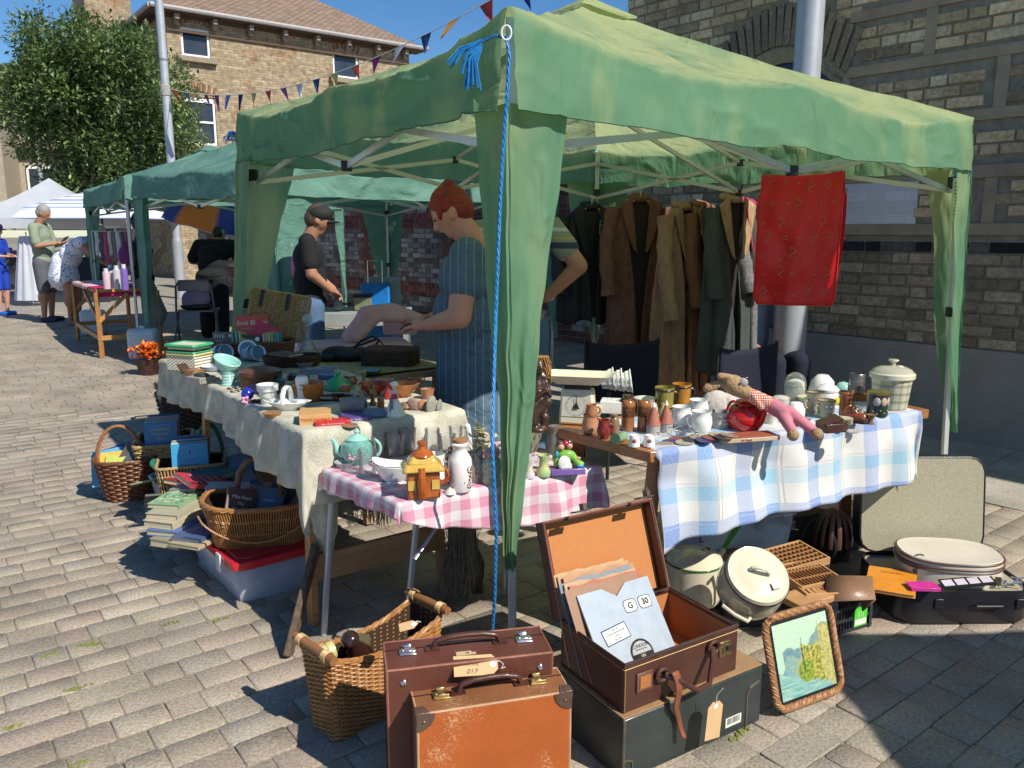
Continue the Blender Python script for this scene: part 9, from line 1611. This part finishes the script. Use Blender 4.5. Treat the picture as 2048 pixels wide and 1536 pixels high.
p=G(290,752);t_=T('flower_pot','dark brown plant pot on the paving by the teal gazebo leg','plant pot',p+Vector((0,.1,0)));add(t_,'body',leather('pot_brown',(.06,.025,.02),(.03,.015,.01)),lambda q:q.lathe([(.09,0),(.13,.15),(.125,.15),(1e-4,.14)],8));leafy_bunch('flowers','bunch of bright orange flowers in the dark brown pot','flowers',p+Vector((0,.1,.10)),420,.055,.19,[(.75,.16,.01),(.65,.10,.01),(.8,.26,.02)],9,.06)
p=G(398,694);t_=T('folding_chair','grey metal folding chair with a lilac bag on it','chair',p,R(8));gm_=mk('chair_grey',(.24,.21,.23),.4,metal=.4)
add(t_,'frame',gm_,lambda q:[q.tube([(-.24,.1,0),(-.22,-.04,.45),(-.20,-.06,.74),(-.16,-.06,.80),(.16,-.06,.80),(.20,-.06,.74),(.22,-.04,.45),(.24,.1,0)],.013,8),q.tube([(-.24,-.2,0),(-.22,.1,.45)],.012,6),q.tube([(.24,-.2,0),(.22,.1,.45)],.012,6)]);add(t_,'seat',gm_,lambda q:q.box((0,.1,.44),(.42,.38,.02)),bevel=.004);add(t_,'backrest',gm_,lambda q:q.box((0,-.06,.74),(.36,.015,.12)),bevel=.004)
o_=T('bag','lilac bag with black base on the grey folding chair','bag',p+Vector((0,.02,.46)),R(8));blob('body',[('e',(0,0,.12),(.17,.08,.12)),('e',(-.06,0,.08),(.11,.08,.08))],mk('lilac_cloth',(.42,.28,.46),.85),o_,.012,2);add(o_,'base',blk,lambda q:q.ell((0,0,.03),(.19,.09,.05)))
p=Q(235,466,10.2);t_=T('display_rail','white wire rail hung with ribbons above the far stall','display rail',(p.x,p.y,.76),.2);add(t_,'rail',MC['white_plastic'],lambda q:[q.tube([(-.30,0,0),(-.30,0,.62),(.25,0,.62),(.25,0,0)],.006,6)])
for k in range(9):c_=[(.70,.68,.70),(.10,.09,.12),(.55,.08,.18),(.66,.62,.60),(.22,.20,.26),(.72,.70,.72),(.12,.10,.14),(.30,.04,.20),(.60,.58,.60)][k];solo(MB().grid(2,10,lambda u,v:Vector((-.022+.044*u,.008*math.sin(v*6+k),-.42*v*(.7+.3*(k%3)/2)))),'ribbon',mk('rib%d'%k,c_,.7,va=.4,vs=40),['white','black','crimson','cream','slate','snow white','charcoal','plum','pale grey'][k]+' patterned ribbon on the wire rail of the far stall','ribbon',Vector((p.x-.26+.055*k,p.y-.02,1.375)),0,group='ribbons on the wire rail',solid=.003)
o_=T('bag','purple net drawstring bag hanging from the wire rail','bag',Q(250,512,10.0));blob('body',[('e',(0,0,0),(.085,.05,.13)),('c',(0,0,.08),(0,0,.17),.04,.02)],mk('purple_net',(.20,.03,.16),.7,vs=60),o_,.01,1)
p=G(55,612);t_=T('dress_stand','pale grey white dress hanging on a stand beside the olive shirted person','garment',p+Vector((0,.2,0)),.2);add(t_,'dress',cloth_mat('white_dress',(.62,.65,.72),(.68,.70,.76),.3,bs=4,bstr=.4),lambda q:q.grid(50,24,lambda u,v:Vector(((.10+.20*v**.8+.018*math.sin(u*63))*math.cos(6.2832*u),(.07+.14*v+.018*math.sin(u*63))*math.sin(6.2832*u),1.30-1.20*v))),smooth=180);add(t_,'stand',chrome,lambda q:q.tube([(0,0,0),(0,0,1.38)],.012,8))
t_=T('stall_table','dark clothed market table with odds and ends under the grey canopy','table',G(20,585)+Vector((0,1.5,0)),.2);add(t_,'cloth',mk('stall_dark',(.05,.05,.06),.9),lambda q:q.box((0,0,.38),(3.,.8,.76)),bevel=.02)
for k in range(12):rr=random.Random(k);solo(MB().box((0,0,.1),(.16,.14,.12+.16*rr.random())),'box',mk('odd%d'%k,(rr.random()*.5,rr.random()*.4,rr.random()*.4),.6),['red','small','square','pale','dull','tall','short','dark','bright','wide','narrow','odd'][k]+' carton, number %d from the left on the dark clothed far table'%(k+1),'carton',G(20,585)+Vector((-1.3+.22*k,1.3+.1*(k%3),.76)),.2*k,bevel=.004)
# ==== MORE SMALL STOCK
fill=[(A_,478,748,'dish','dish','shallow speckled pottery dish beside the eight sided box',(.35,.30,.22),[(.03,0),(.045,.012),(.042,.012),(1e-4,.004)]),(A_,560,775,'jar','jar','small green glass ink jar behind the white boot',(.05,.16,.12),[(.02,0),(.022,.03),(.012,.038),(.013,.05),(1e-4,.05)]),(A_,655,762,'bowl','bowl','little blue lined bowl behind the green butter dish',(.10,.20,.42),[(.02,0),(.035,.025),(.032,.025),(1e-4,.006)]),(A_,700,772,'pot','pot','squat copper pot between butter dish and ruby bowl',(.38,.14,.06),[(.025,0),(.034,.018),(.024,.035),(.026,.04),(1e-4,.038)]),(A_,690,808,'box','pill box','round bone coloured pill box on the lacquer plate edge',(.52,.46,.34),[(.02,0),(.021,.018),(1e-4,.02)]),(A_,728,772,'candlestick','candlestick','short brass candlestick behind the brass figure',(.45,.30,.10),[(.022,0),(.02,.006),(.007,.012),(.008,.05),(.014,.056),(.010,.062),(1e-4,.06)]),(A_,600,770,'cup','cup','dark green glazed cup behind the brown bowl',(.03,.09,.06),[(.02,0),(.03,.04),(.028,.04),(1e-4,.01)]),(A_,430,762,'lid','lid','tarnished metal lid lying by the snakeskin box',(.25,.24,.22),[(.028,0),(.02,.01),(1e-4,.014)]),(A_,545,835,'ashtray','ashtray','small amber ashtray in front of the china basket',(.35,.14,.03),[(.028,0),(.034,.012),(.028,.012),(1e-4,.005)]),(A_,700,855,'coaster','coaster','round cork coaster near the front edge of the cream cloth',(.36,.22,.12),[(.026,0),(.026,.004),(1e-4,.004)]),(A_,855,800,'pot','pot','terracotta pot behind the standing stones',(.42,.18,.10),[(.02,0),(.028,.04),(.025,.04),(1e-4,.01)]),(A_,770,776,'bowl','bowl','copper lustre bowl between ruby and orange glass',(.40,.13,.05),[(.02,0),(.042,.03),(.039,.03),(1e-4,.008)]),(B_,1110,912,'vase','vase','smoked glass vase behind the figurine group',(.20,.19,.17),[(.022,0),(.03,.05),(.018,.08),(.024,.10),(1e-4,.095)]),(B_,1015,935,'mug','mug','small white mug half behind the front gazebo leg',(.65,.63,.58),[(.025,0),(.027,.06),(.025,.06),(1e-4,.01)]),(B_,690,940,'dish','dish','clear pressed glass dish left of the turquoise teapot',(.55,.58,.58),[(.02,0),(.034,.02),(.031,.02),(1e-4,.005)]),(B_,955,935,'cup','cup','pink lustre cup behind the milk bottle',(.45,.25,.28),[(.02,0),(.032,.045),(.03,.045),(1e-4,.01)]),(B_,900,990,'lid','lid','small white china lid between cottage and milk bottle',(.68,.66,.6),[(.018,0),(.014,.01),(.004,.016),(1e-4,.02)]),(C_,1300,836,'pot','pot','cream salt pot behind the cone roofed cruets',(.58,.52,.38),[(.024,0),(.028,.03),(.022,.05),(1e-4,.055)]),(C_,1255,830,'jar','jar','dark brown treacle jar behind the tall shakers',(.07,.035,.02),[(.028,0),(.03,.05),(.02,.06),(.021,.07),(1e-4,.07)]),(C_,1540,850,'cup','cup','white china cup tucked under the legs of the toy dog',(.68,.66,.6),[(.022,0),(.03,.04),(.028,.04),(1e-4,.01)]),(C_,1600,855,'bowl','bowl','grey spotted bowl below the toy dog feet',(.40,.38,.34),[(.02,0),(.036,.025),(.033,.025),(1e-4,.006)]),(C_,1560,822,'jar','jar','white pot with tan lid left of the cream jar',(.62,.58,.48),[(.03,0),(.032,.045),(.024,.052),(1e-4,.056)]),(C_,1722,832,'egg_cup','egg cup','tiny white egg cup between the boot and the tin',(.7,.68,.6),[(.014,0),(.008,.014),(.018,.035),(.016,.035),(1e-4,.02)]),(C_,1705,868,'dish','dish','flat white pin dish in front of the china boot',(.68,.66,.62),[(.016,0),(.024,.006),(.022,.006),(1e-4,.003)]),(A_,395,760,'pot','pot','small mustard pot beside the green woven sewing box',(.45,.30,.08),[(.018,0),(.022,.02),(.018,.03),(1e-4,.03)]),(A_,412,728,'jug','jug','tiny cream jug behind the leather watch case',(.62,.56,.42),[(.016,0),(.022,.02),(.014,.04),(.018,.048),(1e-4,.04)]),(A_,588,762,'box','trinket box','round lacquered trinket box beside the acrylic slabs',(.10,.02,.02),[(.028,0),(.029,.022),(.02,.028),(1e-4,.029)]),(A_,610,738,'bowl','bowl','grey pottery bowl behind the acrylic slabs',(.28,.27,.25),[(.025,0),(.05,.03),(.047,.03),(1e-4,.008)]),(A_,640,776,'bottle','bottle','little dark blue bottle left of the green butter dish',(.02,.04,.15),[(.013,0),(.014,.03),(.006,.04),(.007,.055),(1e-4,.055)]),(A_,722,796,'bell','bell','small brass hand bell left of the brass figure',(.45,.30,.10),[(.020,0),(.014,.012),(.008,.024),(.003,.03),(.004,.05),(1e-4,.052)]),(A_,776,800,'vase','vase','slender ruby bud vase behind the china lady',(.35,.03,.03),[(.015,0),(.018,.02),(.006,.045),(.010,.07),(1e-4,.066)]),(A_,812,822,'shell','shell','brown ribbed shell pot left of the fossil',(.28,.17,.10),[(.012,0),(.024,.012),(.018,.026),(1e-4,.03)]),(A_,590,822,'thimble','thimble','silver thimble in front of the white boot vase',(.5,.5,.5),[(.010,0),(.008,.018),(1e-4,.02)]),(A_,500,782,'tray','tray','round dark pin tray left of the cream flower pot',(.08,.05,.04),[(.03,0),(.036,.007),(.033,.006),(1e-4,.003)]),(A_,690,790,'pot','pot','orange streaked pot behind the stone vase',(.45,.16,.05),[(.018,0),(.026,.02),(.018,.038),(1e-4,.036)]),(A_,745,752,'bowl','bowl','shallow bottle green bowl behind the ruby glass',(.04,.12,.06),[(.025,0),(.046,.02),(.043,.02),(1e-4,.006)]),(A_,830,775,'cup','cup','rust coloured cup at the back right of the long table',(.32,.11,.05),[(.02,0),(.03,.035),(.027,.035),(1e-4,.008)]),(A_,470,760,'bowl','bowl','white ribbed bowl half behind the turquoise vase',(.62,.62,.6),[(.02,0),(.036,.024),(.033,.024),(1e-4,.006)]),(B_,770,945,'lid','lid','glass stopper lid in front of the wide glass jug',(.6,.62,.62),[(.012,0),(.016,.01),(.006,.02),(1e-4,.03)]),(B_,1000,955,'bowl','bowl','pink rimmed bowl hidden behind the gazebo leg',(.55,.40,.42),[(.02,0),(.034,.03),(.031,.03),(1e-4,.008)]),(B_,1150,905,'jar','jar','dark green jar behind the purple based figurines',(.05,.10,.05),[(.022,0),(.024,.05),(.015,.06),(1e-4,.062)]),(C_,1325,850,'bottle','bottle','yellow striped bottle behind the oast house cruets',(.5,.42,.15),[(.014,0),(.015,.05),(.007,.06),(.007,.075),(1e-4,.075)]),(C_,1290,815,'bowl','bowl','white china bowl behind the tall brown shakers',(.68,.66,.62),[(.03,0),(.045,.03),(.042,.03),(1e-4,.008)]),(C_,1470,822,'cup','cup','blue rimmed white cup behind the scarlet teapot',(.60,.62,.68),[(.022,0),(.034,.045),(.031,.045),(1e-4,.01)]),(C_,1615,812,'bowl','bowl','pale yellow bowl between the domed jar and face mugs',(.62,.58,.36),[(.025,0),(.042,.03),(.039,.03),(1e-4,.008)]),(C_,1740,850,'egg_cup','egg cup','brown egg cup in front of the painted tin',(.25,.12,.06),[(.014,0),(.008,.014),(.018,.034),(.016,.034),(1e-4,.02)]),(C_,1190,832,'jar','jar','ivory jar right of the kitchen scales',(.60,.55,.42),[(.02,0),(.024,.03),(.018,.04),(1e-4,.042)])]
for i,(Z,x,y,nm,ct,l_,c_,pr)in enumerate(fill):
 t_=item(nm,l_,ct,x,y,Z,pr,mk('fill%d'%i,c_,.22,va=.3,vs=30,coat=.4))
 if ct in('mug','cup'):add(t_,'handle',MC['fill%d'%i],lambda q:q.handle((.027,0,.028),.014,.003,-80,80))
cs9=[('maroon',(.22,.03,.04)),('teal',(.03,.20,.20)),('ivory',(.62,.57,.43)),('navy',(.03,.05,.16)),('ochre',(.48,.30,.06)),('grey',(.30,.30,.29)),('olive',(.17,.18,.06)),('sky blue',(.18,.38,.55)),('rust',(.36,.12,.05)),('black',(.02,.02,.025))]
for k in range(20):
 n_,c_=cs9[k%10];u_,v_=(k%5)/4,k//5;px=350+215*u_+12*(v_%2);py=1010-22*v_-60*u_*.4
 book('%s hardback %s in the %s row of loose books heaped in the grey box'%(n_,('leftmost','second','middle','fourth','rightmost')[k%5],('front','second','third','back')[v_]),G(px,py,.20+.028*(k%3)+.01*v_)+Vector((.03,.05,0)),(R((k*37)%19-9),R((k*53)%25-12),R((k*71)%180)),.12,.18,.018+.004*(k%3),c_)
